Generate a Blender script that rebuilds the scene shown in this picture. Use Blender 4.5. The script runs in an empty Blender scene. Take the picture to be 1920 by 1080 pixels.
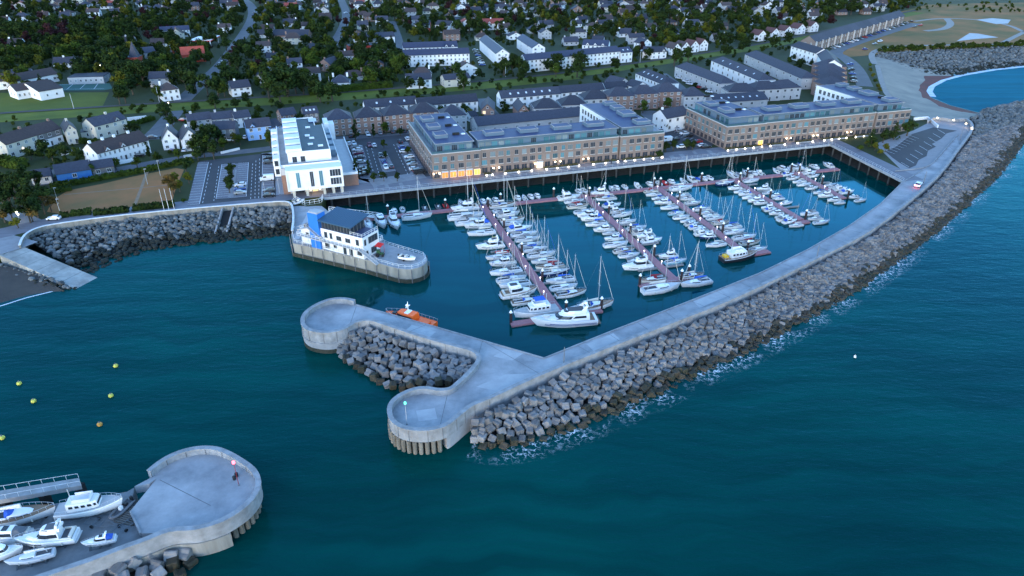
import bpy, math, random
from mathutils import Vector, Matrix
R = math.radians
rnd = random.Random(7)
scene = bpy.context.scene
COL = scene.collection

# ------------------------------------------------------------------ camera, sky, sun, exposure
CAM_H, CAM_P, CAM_F = 95.0, R(28.0), 1333.0
cd = bpy.data.cameras.new('camera')
cd.sensor_width = 36.0
cd.lens = 36.0 * CAM_F / 1920.0
cd.clip_start, cd.clip_end = 1.0, 20000.0
cam = bpy.data.objects.new('camera', cd)
cam.location = (0, 0, CAM_H)
cam.rotation_euler = (R(90) - CAM_P, 0, 0)
COL.objects.link(cam)
scene.camera = cam

SUN_EL, SUN_ROT = R(9), R(200)
world = bpy.data.worlds.new('World')
scene.world = world
world.use_nodes = True
wn = world.node_tree
sky = wn.nodes.new('ShaderNodeTexSky')
sky.sky_type = 'NISHITA'
sky.sun_disc = False
sky.sun_elevation = SUN_EL
sky.sun_rotation = SUN_ROT
sky.ozone_density = 3.3
sky.air_density = 1.0
sky.dust_density = 0.3
bg = wn.nodes['Background']
bg.inputs['Strength'].default_value = 0.15
wn.links.new(sky.outputs['Color'], bg.inputs['Color'])
sl = bpy.data.lights.new('sun', 'SUN')
sl.energy = 0.22
sl.angle = R(25)
sl.color = (1.0, 0.93, 0.86)
so = bpy.data.objects.new('sun', sl)
so.rotation_euler = (R(90) - SUN_EL, 0, -SUN_ROT + math.pi)
COL.objects.link(so)
scene.view_settings.view_transform = 'Standard'
scene.view_settings.look = 'None'
scene.view_settings.exposure = 2.75
scene.view_settings.gamma = 1.0
scene.cycles.max_bounces = 6
scene.cycles.diffuse_bounces = 2
scene.cycles.glossy_bounces = 2
scene.cycles.transparent_max_bounces = 4
scene.cycles.caustics_reflective = False
scene.cycles.caustics_refractive = False

def P(px, py, z=0.0):
    """a spot of the survey sheet (its pixel grid) as a point on the level z"""
    u = (px - 960) / CAM_F
    v = (540 - py) / CAM_F
    dy = math.cos(CAM_P) + v * math.sin(CAM_P)
    dz = -math.sin(CAM_P) + v * math.cos(CAM_P)
    t = (z - CAM_H) / dz
    return Vector((u * t, dy * t, z))
def PP(pts, z=0.0):
    return [P(p[0], p[1], p[2] if len(p) > 2 else z) for p in pts]
def SX(v):
    """screen x, y of a point (used only to order things for their labels)"""
    y = v[1] * math.cos(CAM_P) - (v[2] - CAM_H) * math.sin(CAM_P)
    z = v[1] * math.sin(CAM_P) + (v[2] - CAM_H) * math.cos(CAM_P)
    return (960 + CAM_F * v[0] / y, 540 - CAM_F * z / y, y)

# ------------------------------------------------------------------ materials
MATS = {}
def mat(name, col, rough=0.7, var=0.0, scale=0.5, bump=0.0, col2=None, metal=0.0, spec=0.3, emit=None, estr=0.0, objvar=0.0, stretch=None, detail=4.0, bscale=None):
    if name in MATS:
        return MATS[name]
    m = bpy.data.materials.new(name)
    m.use_nodes = True
    nt = m.node_tree
    b = nt.nodes['Principled BSDF']
    b.inputs['Roughness'].default_value = rough
    b.inputs['Metallic'].default_value = metal
    b.inputs['Specular IOR Level'].default_value = spec
    b.inputs['Base Color'].default_value = (*col, 1)
    out = None
    if var > 0 or col2 or bump:
        geo = nt.nodes.new('ShaderNodeNewGeometry')
        mp = nt.nodes.new('ShaderNodeMapping')
        nt.links.new(geo.outputs['Position'], mp.inputs['Vector'])
        if stretch:
            mp.inputs['Rotation'].default_value = (0, 0, stretch[0])
            mp.inputs['Scale'].default_value = (stretch[1], stretch[2], stretch[3] if len(stretch) > 3 else 1)
        nz = nt.nodes.new('ShaderNodeTexNoise')
        nz.inputs['Scale'].default_value = scale
        nz.inputs['Detail'].default_value = detail
        nz.inputs['Roughness'].default_value = 0.65
        nt.links.new(mp.outputs['Vector'], nz.inputs['Vector'])
        if var > 0 or col2:
            mr = nt.nodes.new('ShaderNodeMapRange')
            mr.inputs['From Min'].default_value = 0.32
            mr.inputs['From Max'].default_value = 0.68
            nt.links.new(nz.outputs['Fac'], mr.inputs['Value'])
            mx = nt.nodes.new('ShaderNodeMix')
            mx.data_type = 'RGBA'
            c2 = col2 or tuple(c * (1 - var) for c in col)
            c1 = col if col2 else tuple(min(1, c * (1 + var)) for c in col)
            mx.inputs['A'].default_value = (*c2, 1)
            mx.inputs['B'].default_value = (*c1, 1)
            nt.links.new(mr.outputs['Result'], mx.inputs['Factor'])
            out = mx.outputs['Result']
        if bump:
            bp = nt.nodes.new('ShaderNodeBump')
            bp.inputs['Strength'].default_value = bump
            bp.inputs['Distance'].default_value = 0.1
            if bscale:
                n2 = nt.nodes.new('ShaderNodeTexNoise')
                n2.inputs['Scale'].default_value = bscale
                nt.links.new(mp.outputs['Vector'], n2.inputs['Vector'])
                nt.links.new(n2.outputs['Fac'], bp.inputs['Height'])
            else:
                nt.links.new(nz.outputs['Fac'], bp.inputs['Height'])
            nt.links.new(bp.outputs['Normal'], b.inputs['Normal'])
    if objvar > 0:
        oi = nt.nodes.new('ShaderNodeObjectInfo')
        mr2 = nt.nodes.new('ShaderNodeMapRange')
        mr2.inputs['To Min'].default_value = 1 - objvar
        mr2.inputs['To Max'].default_value = 1 + objvar
        nt.links.new(oi.outputs['Random'], mr2.inputs['Value'])
        mm = nt.nodes.new('ShaderNodeMix')
        mm.data_type = 'RGBA'
        mm.blend_type = 'MULTIPLY'
        mm.inputs['Factor'].default_value = 1.0
        if out:
            nt.links.new(out, mm.inputs['A'])
        else:
            mm.inputs['A'].default_value = (*col, 1)
        cmb = nt.nodes.new('ShaderNodeCombineColor')
        for k in ('Red', 'Green', 'Blue'):
            nt.links.new(mr2.outputs['Result'], cmb.inputs[k])
        nt.links.new(cmb.outputs['Color'], mm.inputs['B'])
        out = mm.outputs['Result']
    if out:
        nt.links.new(out, b.inputs['Base Color'])
    if emit:
        b.inputs['Emission Color'].default_value = (*emit, 1)
        b.inputs['Emission Strength'].default_value = estr
    MATS[name] = m
    return m

# ------------------------------------------------------------------ mesh helpers
class MB:
    def __init__(s):
        s.v, s.f, s.m = [], [], []
    def add(s, vs, fs, mi=0):
        o = len(s.v)
        s.v.extend([tuple(p) for p in vs])
        s.f.extend([tuple(i + o for i in f) for f in fs])
        s.m.extend([mi] * len(fs))
        return s
    def box(s, x0, x1, y0, y1, z0, z1, mi=0):
        return s.add([(x0, y0, z0), (x1, y0, z0), (x1, y1, z0), (x0, y1, z0), (x0, y0, z1), (x1, y0, z1), (x1, y1, z1), (x0, y1, z1)],
                     [(0, 3, 2, 1), (4, 5, 6, 7), (0, 1, 5, 4), (1, 2, 6, 5), (2, 3, 7, 6), (3, 0, 4, 7)], mi)
    def prism(s, pts, z0, z1, mi=0, bottom=True):
        a = sum(pts[i][0] * pts[(i + 1) % len(pts)][1] - pts[(i + 1) % len(pts)][0] * pts[i][1] for i in range(len(pts)))
        if a < 0:
            pts = list(reversed(pts))
        n = len(pts)
        vs = [(p[0], p[1], z0) for p in pts] + [(p[0], p[1], z1) for p in pts]
        fs = [tuple(range(n, 2 * n))] + [(i, (i + 1) % n, n + (i + 1) % n, n + i) for i in range(n)]
        if bottom:
            fs.append(tuple(reversed(range(n))))
        return s.add(vs, fs, mi)
    def sheet(s, pts, z=None, mi=0):
        a = sum(pts[i][0] * pts[(i + 1) % len(pts)][1] - pts[(i + 1) % len(pts)][0] * pts[i][1] for i in range(len(pts)))
        if a < 0:
            pts = list(reversed(pts))
        return s.add([(p[0], p[1], p[2] if z is None else z) for p in pts], [tuple(range(len(pts)))], mi)
    def tube(s, a, b, r, n=6, r2=None, mi=0, cap=True):
        a, b = Vector(a), Vector(b)
        d = (b - a)
        if d.length < 1e-6:
            return s
        d.normalize()
        u = d.orthogonal().normalized()
        w = d.cross(u)
        r2 = r if r2 is None else r2
        vs = []
        for c, q in ((a, r), (b, r2)):
            for i in range(n):
                t = 2 * math.pi * i / n
                vs.append(c + (u * math.cos(t) + w * math.sin(t)) * q)
        fs = [(i, (i + 1) % n, n + (i + 1) % n, n + i) for i in range(n)]
        if cap:
            fs += [tuple(reversed(range(n))), tuple(range(n, 2 * n))]
        return s.add(vs, fs, mi)
    def path(s, pts, r, n=5, mi=0):
        for a, b in zip(pts, pts[1:]):
            s.tube(a, b, r, n, mi=mi)
        return s
    def lathe(s, prof, cx=0, cy=0, n=12, mi=0):
        vs = []
        for (r, z) in prof:
            for i in range(n):
                t = 2 * math.pi * i / n
                vs.append((cx + r * math.cos(t), cy + r * math.sin(t), z))
        fs = []
        for k in range(len(prof) - 1):
            for i in range(n):
                j = (i + 1) % n
                fs.append((k * n + i, k * n + j, (k + 1) * n + j, (k + 1) * n + i))
        fs.append(tuple(reversed(range(n))))
        fs.append(tuple(range((len(prof) - 1) * n, len(prof) * n)))
        return s.add(vs, fs, mi)
    def loft(s, rings, mi=0, closed=True, cap=True):
        n = len(rings[0])
        vs = [p for r in rings for p in r]
        fs = []
        for k in range(len(rings) - 1):
            for i in range(n if closed else n - 1):
                j = (i + 1) % n
                fs.append((k * n + i, k * n + j, (k + 1) * n + j, (k + 1) * n + i))
        if cap and closed:
            fs.append(tuple(reversed(range(n))))
            fs.append(tuple(range((len(rings) - 1) * n, len(rings) * n)))
        return s.add(vs, fs, mi)
    def xf(s, M):
        s.v = [tuple(M @ Vector(p)) for p in s.v]
        return s
    def join(s, o, M=None, mi=None):
        off = len(s.v)
        s.v.extend([tuple(M @ Vector(p)) for p in o.v] if M else o.v)
        s.f.extend([tuple(i + off for i in f) for f in o.f])
        s.m.extend(o.m if mi is None else [mi] * len(o.f))
        return s
    def mesh(s, name, mats, smooth=False):
        me = bpy.data.meshes.new(name)
        me.from_pydata(s.v, [], s.f)
        for m in (mats if isinstance(mats, (list, tuple)) else [mats]):
            me.materials.append(m)
        if any(s.m):
            me.polygons.foreach_set('material_index', s.m)
        if smooth:
            me.polygons.foreach_set('use_smooth', [True] * len(me.polygons))
        me.update()
        return me
    def build(s, name, mats, parent=None, smooth=False):
        return link(name, s.mesh(name, mats, smooth), parent)

def link(name, data, parent=None):
    o = bpy.data.objects.new(name, data)
    COL.objects.link(o)
    if parent:
        o.parent = parent
    return o
def tag(o, label=None, cat=None, group=None, kind=None):
    if label: o['label'] = label
    if cat: o['category'] = cat
    if group: o['group'] = group
    if kind: o['kind'] = kind
    return o
def empty(name, loc=(0, 0, 0), rz=0.0, s=1.0):
    o = link(name, None)
    o.empty_display_size = 0.5
    o.location = loc
    o.rotation_euler = (0, 0, rz)
    o.scale = (s, s, s)
    return o
KIDS = {}
def kids(o):
    if o.name not in KIDS:
        KIDS[o.name] = list(o.children)
    return KIDS[o.name]
def copy_tree(o, parent=None):
    c = o.copy()
    COL.objects.link(c)
    if parent:
        c.parent = parent
    for ch in kids(o):
        copy_tree(ch, c)
    return c
_used_protos = set()
def place(proto, loc, rz=0.0, s=1.0, label=None, group=None):
    """put the prototype itself down the first time, copies of it afterwards"""
    kids(proto)
    for ch in kids(proto):
        kids(ch)
    if proto.name in _used_protos:
        o = copy_tree(proto)
    else:
        _used_protos.add(proto.name)
        o = proto
    o.location = loc
    o.rotation_euler = (0, 0, rz)
    o.scale = (s, s, s) if not isinstance(s, (tuple, list)) else s
    if label: o['label'] = label
    if group: o['group'] = group
    return o
ORD = ('zeroth first second third fourth fifth sixth seventh eighth ninth tenth eleventh twelfth thirteenth fourteenth fifteenth sixteenth '
       'seventeenth eighteenth nineteenth twentieth').split()
TENS = {20: 'twenty', 30: 'thirty', 40: 'forty', 50: 'fifty', 60: 'sixty', 70: 'seventy', 80: 'eighty', 90: 'ninety'}
TENTH = {20: 'twentieth', 30: 'thirtieth', 40: 'fortieth', 50: 'fiftieth', 60: 'sixtieth', 70: 'seventieth', 80: 'eightieth', 90: 'ninetieth'}
def ordn(n):
    if n <= 20: return ORD[n]
    t, u = n // 10 * 10, n % 10
    return TENTH[t] if u == 0 else TENS[t] + '-' + ORD[u]
def structure(name, mb, mats, **k):
    return tag(mb.build(name, mats, **k), kind='structure')

def offset(pts, d, closed=False):
    """offset a 2-D polyline to its left by d"""
    n = len(pts)
    out = []
    for i in range(n):
        if closed:
            a, b = pts[i - 1], pts[(i + 1) % n]
        else:
            a, b = pts[max(0, i - 1)], pts[min(n - 1, i + 1)]
        p = pts[i]
        d1 = Vector((p[0] - a[0], p[1] - a[1])); d2 = Vector((b[0] - p[0], b[1] - p[1]))
        if d1.length < 1e-6: d1 = d2
        if d2.length < 1e-6: d2 = d1
        d1.normalize(); d2.normalize()
        n1 = Vector((-d1.y, d1.x)); n2 = Vector((-d2.y, d2.x))
        mm = n1 + n2
        if mm.length < 1e-3: mm = n1
        mm.normalize()
        k = min(2.0, 1 / max(0.3, mm.dot(n1)))
        out.append((p[0] + mm.x * d * k, p[1] + mm.y * d * k))
    return out
def resample(pts, step=None, n=None):
    pts = [Vector(p) for p in pts]
    L = [0.0]
    for a, b in zip(pts, pts[1:]):
        L.append(L[-1] + (b - a).length)
    tot = L[-1]
    if n is None: n = max(2, int(round(tot / step)) + 1)
    out, k = [], 0
    for i in range(n):
        s_ = tot * i / (n - 1)
        while k < len(pts) - 2 and L[k + 1] < s_: k += 1
        seg = L[k + 1] - L[k]
        t = 0 if seg < 1e-9 else (s_ - L[k]) / seg
        out.append(pts[k].lerp(pts[k + 1], min(1, max(0, t))))
    return out
def smooth_line(pts, it=2):
    pts = [Vector(p) for p in pts]
    for _ in range(it):
        q = [pts[0]]
        for a, b in zip(pts, pts[1:]):
            q += [a.lerp(b, .25), a.lerp(b, .75)]
        q.append(pts[-1])
        pts = q
    return pts
def wall_strip(mb, pts, w, z0, z1, mi=0):
    """a wall of thickness w lying to the left of the polyline"""
    q = offset(pts, w)
    n = len(pts)
    rings = [[(p[0], p[1], z0), (p[0], p[1], z1), (r[0], r[1], z1), (r[0], r[1], z0)] for p, r in zip(pts, q)]
    return mb.loft(rings, mi)
# ------------------------------------------------------------------ sea and land
def water_mat(name, c1, c2, s, bump, rough, refl=.5):
    m = bpy.data.materials.new(name); m.use_nodes = True
    nt = m.node_tree; nt.nodes.remove(nt.nodes['Principled BSDF'])
    df = nt.nodes.new('ShaderNodeBsdfDiffuse'); gl = nt.nodes.new('ShaderNodeBsdfGlossy'); ms = nt.nodes.new('ShaderNodeMixShader'); fr = nt.nodes.new('ShaderNodeFresnel')
    gl.inputs['Roughness'].default_value = rough; gl.inputs['Color'].default_value = (.17, .58, .80, 1)
    fr.inputs['IOR'].default_value = 1.33
    fm = nt.nodes.new('ShaderNodeMath'); fm.operation = 'MULTIPLY'; fm.inputs[1].default_value = refl
    nt.links.new(fr.outputs[0], fm.inputs[0]); nt.links.new(fm.outputs[0], ms.inputs['Fac'])
    nt.links.new(df.outputs[0], ms.inputs[1]); nt.links.new(gl.outputs[0], ms.inputs[2]); nt.links.new(ms.outputs[0], nt.nodes['Material Output'].inputs['Surface'])
    geo = nt.nodes.new('ShaderNodeNewGeometry')
    mp = nt.nodes.new('ShaderNodeMapping'); mp.inputs['Rotation'].default_value = (0, 0, R(-24)); mp.inputs['Scale'].default_value = (0.35, 1.0, 1.0)
    nt.links.new(geo.outputs['Position'], mp.inputs['Vector'])
    n1 = nt.nodes.new('ShaderNodeTexNoise'); n1.inputs['Scale'].default_value = s; n1.inputs['Detail'].default_value = 5
    nt.links.new(geo.outputs['Position'], n1.inputs['Vector'])
    mx = nt.nodes.new('ShaderNodeMix'); mx.data_type = 'RGBA'
    mx.inputs['A'].default_value = (*c1, 1); mx.inputs['B'].default_value = (*c2, 1)
    mr = nt.nodes.new('ShaderNodeMapRange'); mr.inputs['From Min'].default_value = .35; mr.inputs['From Max'].default_value = .65
    nt.links.new(n1.outputs['Fac'], mr.inputs['Value']); nt.links.new(mr.outputs['Result'], mx.inputs['Factor'])
    m4 = nt.nodes.new('ShaderNodeMapping'); m4.inputs['Rotation'].default_value = (0, 0, R(-32)); m4.inputs['Scale'].default_value = (.012, .16, 1)
    nw = nt.nodes.new('ShaderNodeTexNoise'); nw.inputs['Scale'].default_value = .05; nt.links.new(geo.outputs['Position'], nw.inputs['Vector'])
    vm = nt.nodes.new('ShaderNodeVectorMath'); vm.operation = 'MULTIPLY_ADD'; vm.inputs[1].default_value = (14, 14, 0)
    nt.links.new(nw.outputs['Color'], vm.inputs[0]); nt.links.new(geo.outputs['Position'], vm.inputs[2]); nt.links.new(vm.outputs[0], m4.inputs['Vector'])
    n4 = nt.nodes.new('ShaderNodeTexNoise'); n4.inputs['Scale'].default_value = 1.0; n4.inputs['Detail'].default_value = 4; nt.links.new(m4.outputs[0], n4.inputs['Vector'])
    r4 = nt.nodes.new('ShaderNodeMapRange'); r4.inputs['From Min'].default_value = .4; r4.inputs['From Max'].default_value = .65; r4.inputs['To Min'].default_value = .88; r4.inputs['To Max'].default_value = 1.28
    nt.links.new(n4.outputs['Fac'], r4.inputs['Value'])
    mq = nt.nodes.new('ShaderNodeVectorMath'); mq.operation = 'SCALE'; nt.links.new(mx.outputs['Result'], mq.inputs[0]); nt.links.new(r4.outputs[0], mq.inputs['Scale'])
    nt.links.new(mq.outputs[0], df.inputs['Color'])
    hs = []
    for sc, w in ((0.22, 1.0), (0.9, .45), (3.0, .18)):
        n = nt.nodes.new('ShaderNodeTexNoise'); n.inputs['Scale'].default_value = sc; n.inputs['Detail'].default_value = 3
        nt.links.new(mp.outputs['Vector'], n.inputs['Vector'])
        mu = nt.nodes.new('ShaderNodeMath'); mu.operation = 'MULTIPLY'; mu.inputs[1].default_value = w
        nt.links.new(n.outputs['Fac'], mu.inputs[0]); hs.append(mu)
    a1 = nt.nodes.new('ShaderNodeMath'); nt.links.new(hs[0].outputs[0], a1.inputs[0]); nt.links.new(hs[1].outputs[0], a1.inputs[1])
    a2 = nt.nodes.new('ShaderNodeMath'); nt.links.new(a1.outputs[0], a2.inputs[0]); nt.links.new(hs[2].outputs[0], a2.inputs[1])
    bp = nt.nodes.new('ShaderNodeBump'); bp.inputs['Strength'].default_value = bump; bp.inputs['Distance'].default_value = 0.35
    nt.links.new(a2.outputs[0], bp.inputs['Height'])
    for q in (df, gl, fr): nt.links.new(bp.outputs['Normal'], q.inputs['Normal'])
    return m
M_SEA = water_mat('sea_water', (.000, .031, .028), (.000, .043, .035), 0.018, 0.6, 0.15, .5)
M_BASIN = water_mat('basin_water', (.000, .028, .027), (.000, .033, .031), 0.03, 0.035, 0.03, .95)
M_BAY = water_mat('bay_water', (.002, .048, .078), (.004, .060, .092), 0.02, 0.5, 0.25, .18)

GZ = 4.5
W0, W1 = P(605, 372, GZ), P(1557, 271, GZ)            # the basin edge of the promenade
AX = (W1 - W0).normalized()                              # along the promenade
BX = Vector((AX.y, -AX.x, 0))                            # towards the sea
def pm(a, b, z=0.0):
    """metres along the promenade and out from it"""
    q = W0 + AX * a + BX * b
    return Vector((q.x, q.y, z))
PROM_L = (W1 - W0).length
E0 = P(1692, 340, GZ)                                    # where the basin meets the breakwater

sea = MB().sheet([(-2500, -900), (2500, -900), (2500, 1500), (-2500, 1500)], 0.0)
structure('sea', sea, M_SEA)

M_GROUND = mat('garden_ground', (.030, .040, .007), .9, scale=.05, col2=(.016, .024, .005), bump=.3, bscale=.6)
coast = [(-1500, 600, GZ), (-500, 560, GZ), (-60, 492, GZ), (8, 476, GZ), (41, 461, GZ), (44, 450, GZ), (52, 437, GZ), (70, 429, GZ), (95, 423, GZ), (200, 408, GZ), (340, 394, GZ), (480, 382, GZ), (540, 379, GZ), (575, 386, GZ), (603, 384, GZ)]
land = PP(coast)
land += [pm(2, -7, GZ), pm(PROM_L + 5.2, -7, GZ)]
land += [E0 + (P(1557, 271, GZ) - E0).normalized() * 2 - BX * 0 + AX * 7, P(1700, 345, GZ), P(1755, 330, GZ), P(1799, 276, GZ), P(1824, 243, GZ), P(1814, 224, GZ), P(1787, 227, GZ), P(1757, 223, GZ), P(1740, 226, GZ),
         P(1700, 214, GZ), P(1662, 180, GZ), P(1643, 122, GZ), P(1634, 103, GZ), P(1665, 98, GZ), P(1720, 95, GZ), P(1800, 88, GZ), P(1920, 84, GZ), P(2300, 76, GZ), (2400, 760, GZ), (2500, 3500, GZ), (-2500, 3500, GZ), (-2500, 300, GZ)]
lb = MB().prism(land, -3, GZ)
structure('terrain', lb, M_GROUND)

# ------------------------------------------------------------------ concrete
M_CONC = mat('pier_concrete', (.36, .36, .375), .85, scale=.14, col2=(.185, .19, .205), bump=.15, bscale=2.0, detail=10)
M_PARA = mat('parapet_concrete', (.29, .295, .31), .85, scale=.5, col2=(.17, .172, .18), bump=.2)
M_WALLC = mat('quay_wall_concrete', (.25, .24, .225), .9, scale=.5, col2=(.13, .125, .11), bump=.3, stretch=(0, 1, 1, .15))
M_WET = mat('wet_weedy_concrete', (.045, .042, .032), .7, scale=.8, col2=(.02, .025, .016))
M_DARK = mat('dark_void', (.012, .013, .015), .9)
M_JOINT = mat('joint_dark', (.12, .12, .125), .9)
M_PILE = mat('pile_concrete', (.22, .20, .17), .9, scale=.8, col2=(.08, .07, .055), stretch=(0, 1, 1, .2))
M_BLOCK = mat('armour_concrete', (.195, .19, .195), .9, scale=.5, col2=(.105, .10, .102), bump=.4, objvar=.32, detail=6)
M_BLOCKW = mat('weedy_armour_concrete', (.060, .046, .034), .8, scale=.5, col2=(.022, .024, .012), bump=.4, objvar=.3)
M_RUBBLE = mat('core_rubble', (.018, .018, .018), .95, scale=1.2, col2=(.008, .008, .008), bump=.8)  # colour darkened so the gaps between armour blocks read as shade
M_RAIL = mat('galvanised_rail', (.55, .57, .6), .5, metal=.3)
M_WHITE = mat('white_paint', (.80, .80, .80), .6)
PZ, DZ = 5.75, 4.56                                      # parapet top, deck level

# the outline of the breakwater: harbour edge (deck level) then round the heads (parapet top)
inner = [(1792, 254), (1750, 303), (1735, 315), (1692, 341), (1650, 382), (1590, 424), (1515, 467), (1440, 504), (1421, 513), (1283, 568), (1150, 619), (1020, 671)]
jetty = [(1020, 671), (905, 638), (801, 608), (668, 571)]
ring1 = [(666, 563), (650, 559.5), (634, 559), (618, 561), (603, 566), (588, 573), (575, 582), (567, 591), (564, 601), (565.5, 611), (575, 619), (588, 623), (602, 625), (616, 625), (628, 623), (638, 621), (649, 617), (658, 611), (668, 605), (682, 602), (697, 602), (723, 611), (792, 634), (850, 650), (878, 657), (889, 662), (895, 669), (894, 677), (884, 690), (870, 705), (855, 718), (848, 725), (839, 729), (823, 730), (805, 726.5), (789, 726), (773, 729), (760, 734), (748, 740), (737, 748), (729, 758), (726, 771), (730, 786), (738, 795), (749, 802), (762, 806), (778, 808.5), (798, 808.5), (812, 807), (826, 804), (840, 798), (852, 789), (867, 776), (885, 762), (905, 754), (918, 749)]
outer = [(918, 749), (1020, 701), (1182, 637), (1322, 583), (1374, 562), (1440, 531), (1478, 513), (1535, 484), (1615, 445), (1665, 411), (1727, 360), (1765, 326), (1802, 275), (1818, 254), (1826, 241), (1824, 231), (1815, 223), (1803, 222), (1787, 224), (1770, 221), (1757, 220), (1746, 221), (1739, 226)]
Winner = PP(inner, DZ)
Wjet = PP(jetty, DZ)
Wring = smooth_line(PP(ring1, PZ), 1)
Wout = smooth_line(PP(outer, PZ), 2)
pier = empty('breakwater_pier', P(1020, 690, 0))
tag(pier, 'long curved pale concrete breakwater with two round heads, enclosing the marina', 'breakwater')
def pbuild(root, name, mb, m, smooth=False):
    mb.xf(Matrix.Translation(-root.location))
    return mb.build(name, m, root, smooth)
# deck solid: everything but the round seaward head, which stands on piles
hk = [p for p in Wring]
i_a = min(range(len(hk)), key=lambda i: (hk[i] - P(773, 729, PZ)).length)
i_b = min(range(len(hk)), key=lambda i: (hk[i] - P(838, 799, PZ)).length)
body = [Vector(p) for p in Winner] + Wjet[1:] + hk[:i_a + 1] + hk[i_b:] + Wout[1:]
iw = min(range(len(Wout)), key=lambda i: (Wout[i] - P(1802, 275, PZ)).length)
body = Winner + Wjet[1:] + hk[:i_a + 1] + hk[i_b:] + Wout[1:iw + 1]
deck_mb = MB().prism(body, -3, DZ)
head = hk[i_a:i_b + 1]
pbuild(pier, 'head_slab', MB().prism(head, 3.0, DZ - .003), [M_CONC])
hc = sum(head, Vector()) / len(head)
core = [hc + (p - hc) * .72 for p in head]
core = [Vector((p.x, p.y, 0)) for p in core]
pbuild(pier, 'shade_core', MB().prism(core, -3, 3.0), [M_DARK])  # near-black solid stands in for the shade behind the piles
hp = resample(head, n=20)
for p in hp[1:-1]:
    q = hc + (p - hc) * .95
    pbuild(pier, 'pile', MB().tube((q.x, q.y, -2), (q.x, q.y, 3.0), .48, 8), [M_PILE])
# parapets (inside face stands on the deck, outside face 3 cm proud of the deck)
def para(pts, name='parapet', w=.75, z0=3.0, z1=PZ, root=pier):
    q = offset(pts, -.03)
    return pbuild(root, name, wall_strip(MB(), q, w, z0, z1), [M_PARA])
ring_par = wall_strip(MB(), offset(Wring, -.03), .75, 3.0, PZ)
para(Wout)
coping = MB(); wall_strip(coping, offset(Wring, -.13), 1.0, PZ, PZ + .22); pbuild(pier, 'coping', coping, [M_PARA])
coping = MB(); wall_strip(coping, offset(Wout, -.13), 1.0, PZ, PZ + .22); pbuild(pier, 'coping', coping, [M_PARA])
kerb = MB(); wall_strip(kerb, offset(Winner + Wjet[1:], .02), .35, DZ, DZ + .18)
pbuild(pier, 'kerb', kerb, [M_PARA])
# expansion joints across the deck, panel joints down the walls
jn = MB()
def strip(mb, a, b, w, z):
    a, b = Vector((a[0], a[1], 0)), Vector((b[0], b[1], 0))
    d = (b - a).normalized(); n = Vector((-d.y, d.x, 0)) * w / 2
    return mb.sheet([a - n, b - n, b + n, a + n], z)
ri = resample(Winner, step=9.5); ro = resample(Wout[:iw], step=3)
for p in ri[2:-1]:
    q = min(ro, key=lambda t: (t - p).length)
    if (q - p).length < 16:
        strip(jn, p, p.lerp(q, .9), .10, DZ + .012)
for a, b in (((905, 638), (890, 690)), ((801, 608), (760, 625)), ((910, 642), (1010, 700)), ((840, 735), (826, 795)), ((668, 575), (655, 612))):
    strip(jn, P(*a, DZ), P(*b, DZ), .10, DZ + .012)
deck_mb.join(jn, mi=1)
for q in (((893, 725), (948, 702), (1010, 700), (940, 735)), ((945, 655), (985, 660), (960, 676), (925, 668)), ((760, 620), (805, 632), (818, 622), (772, 609)), ((1100, 645), (1150, 625), (1163, 636), (1113, 658)), ((1300, 565), (1350, 545), (1362, 556), (1312, 577)), ((780, 770), (815, 765), (820, 785), (785, 790))):
    deck_mb.sheet(PP(q, DZ + .008), DZ + .008, 2)
M_PATCH = mat('concrete_patch', (.40, .40, .41), .85, scale=.3, col2=(.30, .30, .315), detail=8)
pbuild(pier, 'deck', deck_mb, [M_CONC, M_JOINT, M_PATCH])
pj = MB()
for k, p in enumerate(resample(Wring, step=3.2)):
    o = offset(Wring, -.06)
    q = min(o, key=lambda t: (t[0] - p.x) ** 2 + (t[1] - p.y) ** 2)
    pj.tube((q[0], q[1], 2.9), (q[0], q[1], PZ), .06, 4)
ring_par.join(pj, mi=1); pbuild(pier, 'parapet', ring_par, [M_PARA, M_JOINT])
# the caisson of the harbour head: a band where the tide wets it
w1 = [p for p in offset(Wring[:i_a], -.05)]
tide = MB(); wall_strip(tide, w1, .04, -1, 1.1)
pbuild(pier, 'tide_band', tide, [M_WET])
band = MB(); wall_strip(band, offset(Wring[:i_a], -.16), .14, 2.5, 2.9)
pbuild(pier, 'string_course', band, [M_PARA])
fnd = MB(); wall_strip(fnd, offset([Vector(p) for p in Winner[3:]] + Wjet[1:], -.05), .04, -1, 1.2)
pbuild(pier, 'tide_band', fnd, [M_WET])

# ------------------------------------------------------------------ the south pier with the boat yard
SZ = 4.56
ring3 = [(282, 885), (301, 869), (325, 855), (352, 846), (379, 842), (406, 844), (431, 855), (455, 870), (471, 882), (479, 896), (481, 912), (474, 928), (460, 945), (441, 959), (420, 972), (393, 982), (363, 989), (336, 989), (311, 993), (271, 1010), (230, 1024), (163, 1050), (95, 1072), (0, 1104), (-250, 1190)]
Wr3 = smooth_line(PP(ring3, PZ), 2)
inner3 = [(294, 897, SZ), (279, 907, SZ), (252, 912, SZ)]
south = empty('south_pier', P(360, 930, 0))
tag(south, 'short concrete pier with round head holding boats ashore, across the harbour mouth', 'pier')
ih = min(range(len(Wr3)), key=lambda i: (Wr3[i] - P(340, 989, PZ)).length)
i0 = 0
headpoly = PP(inner3) + Wr3[:ih + 1] + [P(262, 1000, SZ), P(243, 960, SZ)]
south_mb = MB().prism(headpoly, 2.9, SZ)
YZ = 3.6
yard = [P(243, 960, YZ), P(252, 914, YZ), P(238, 922, YZ), P(88, 947, YZ), P(0, 966, YZ), P(-250, 1020, YZ)] + [Vector((p.x, p.y, YZ)) for p in reversed(Wr3[ih:])] + [P(262, 1000, YZ)]
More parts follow.
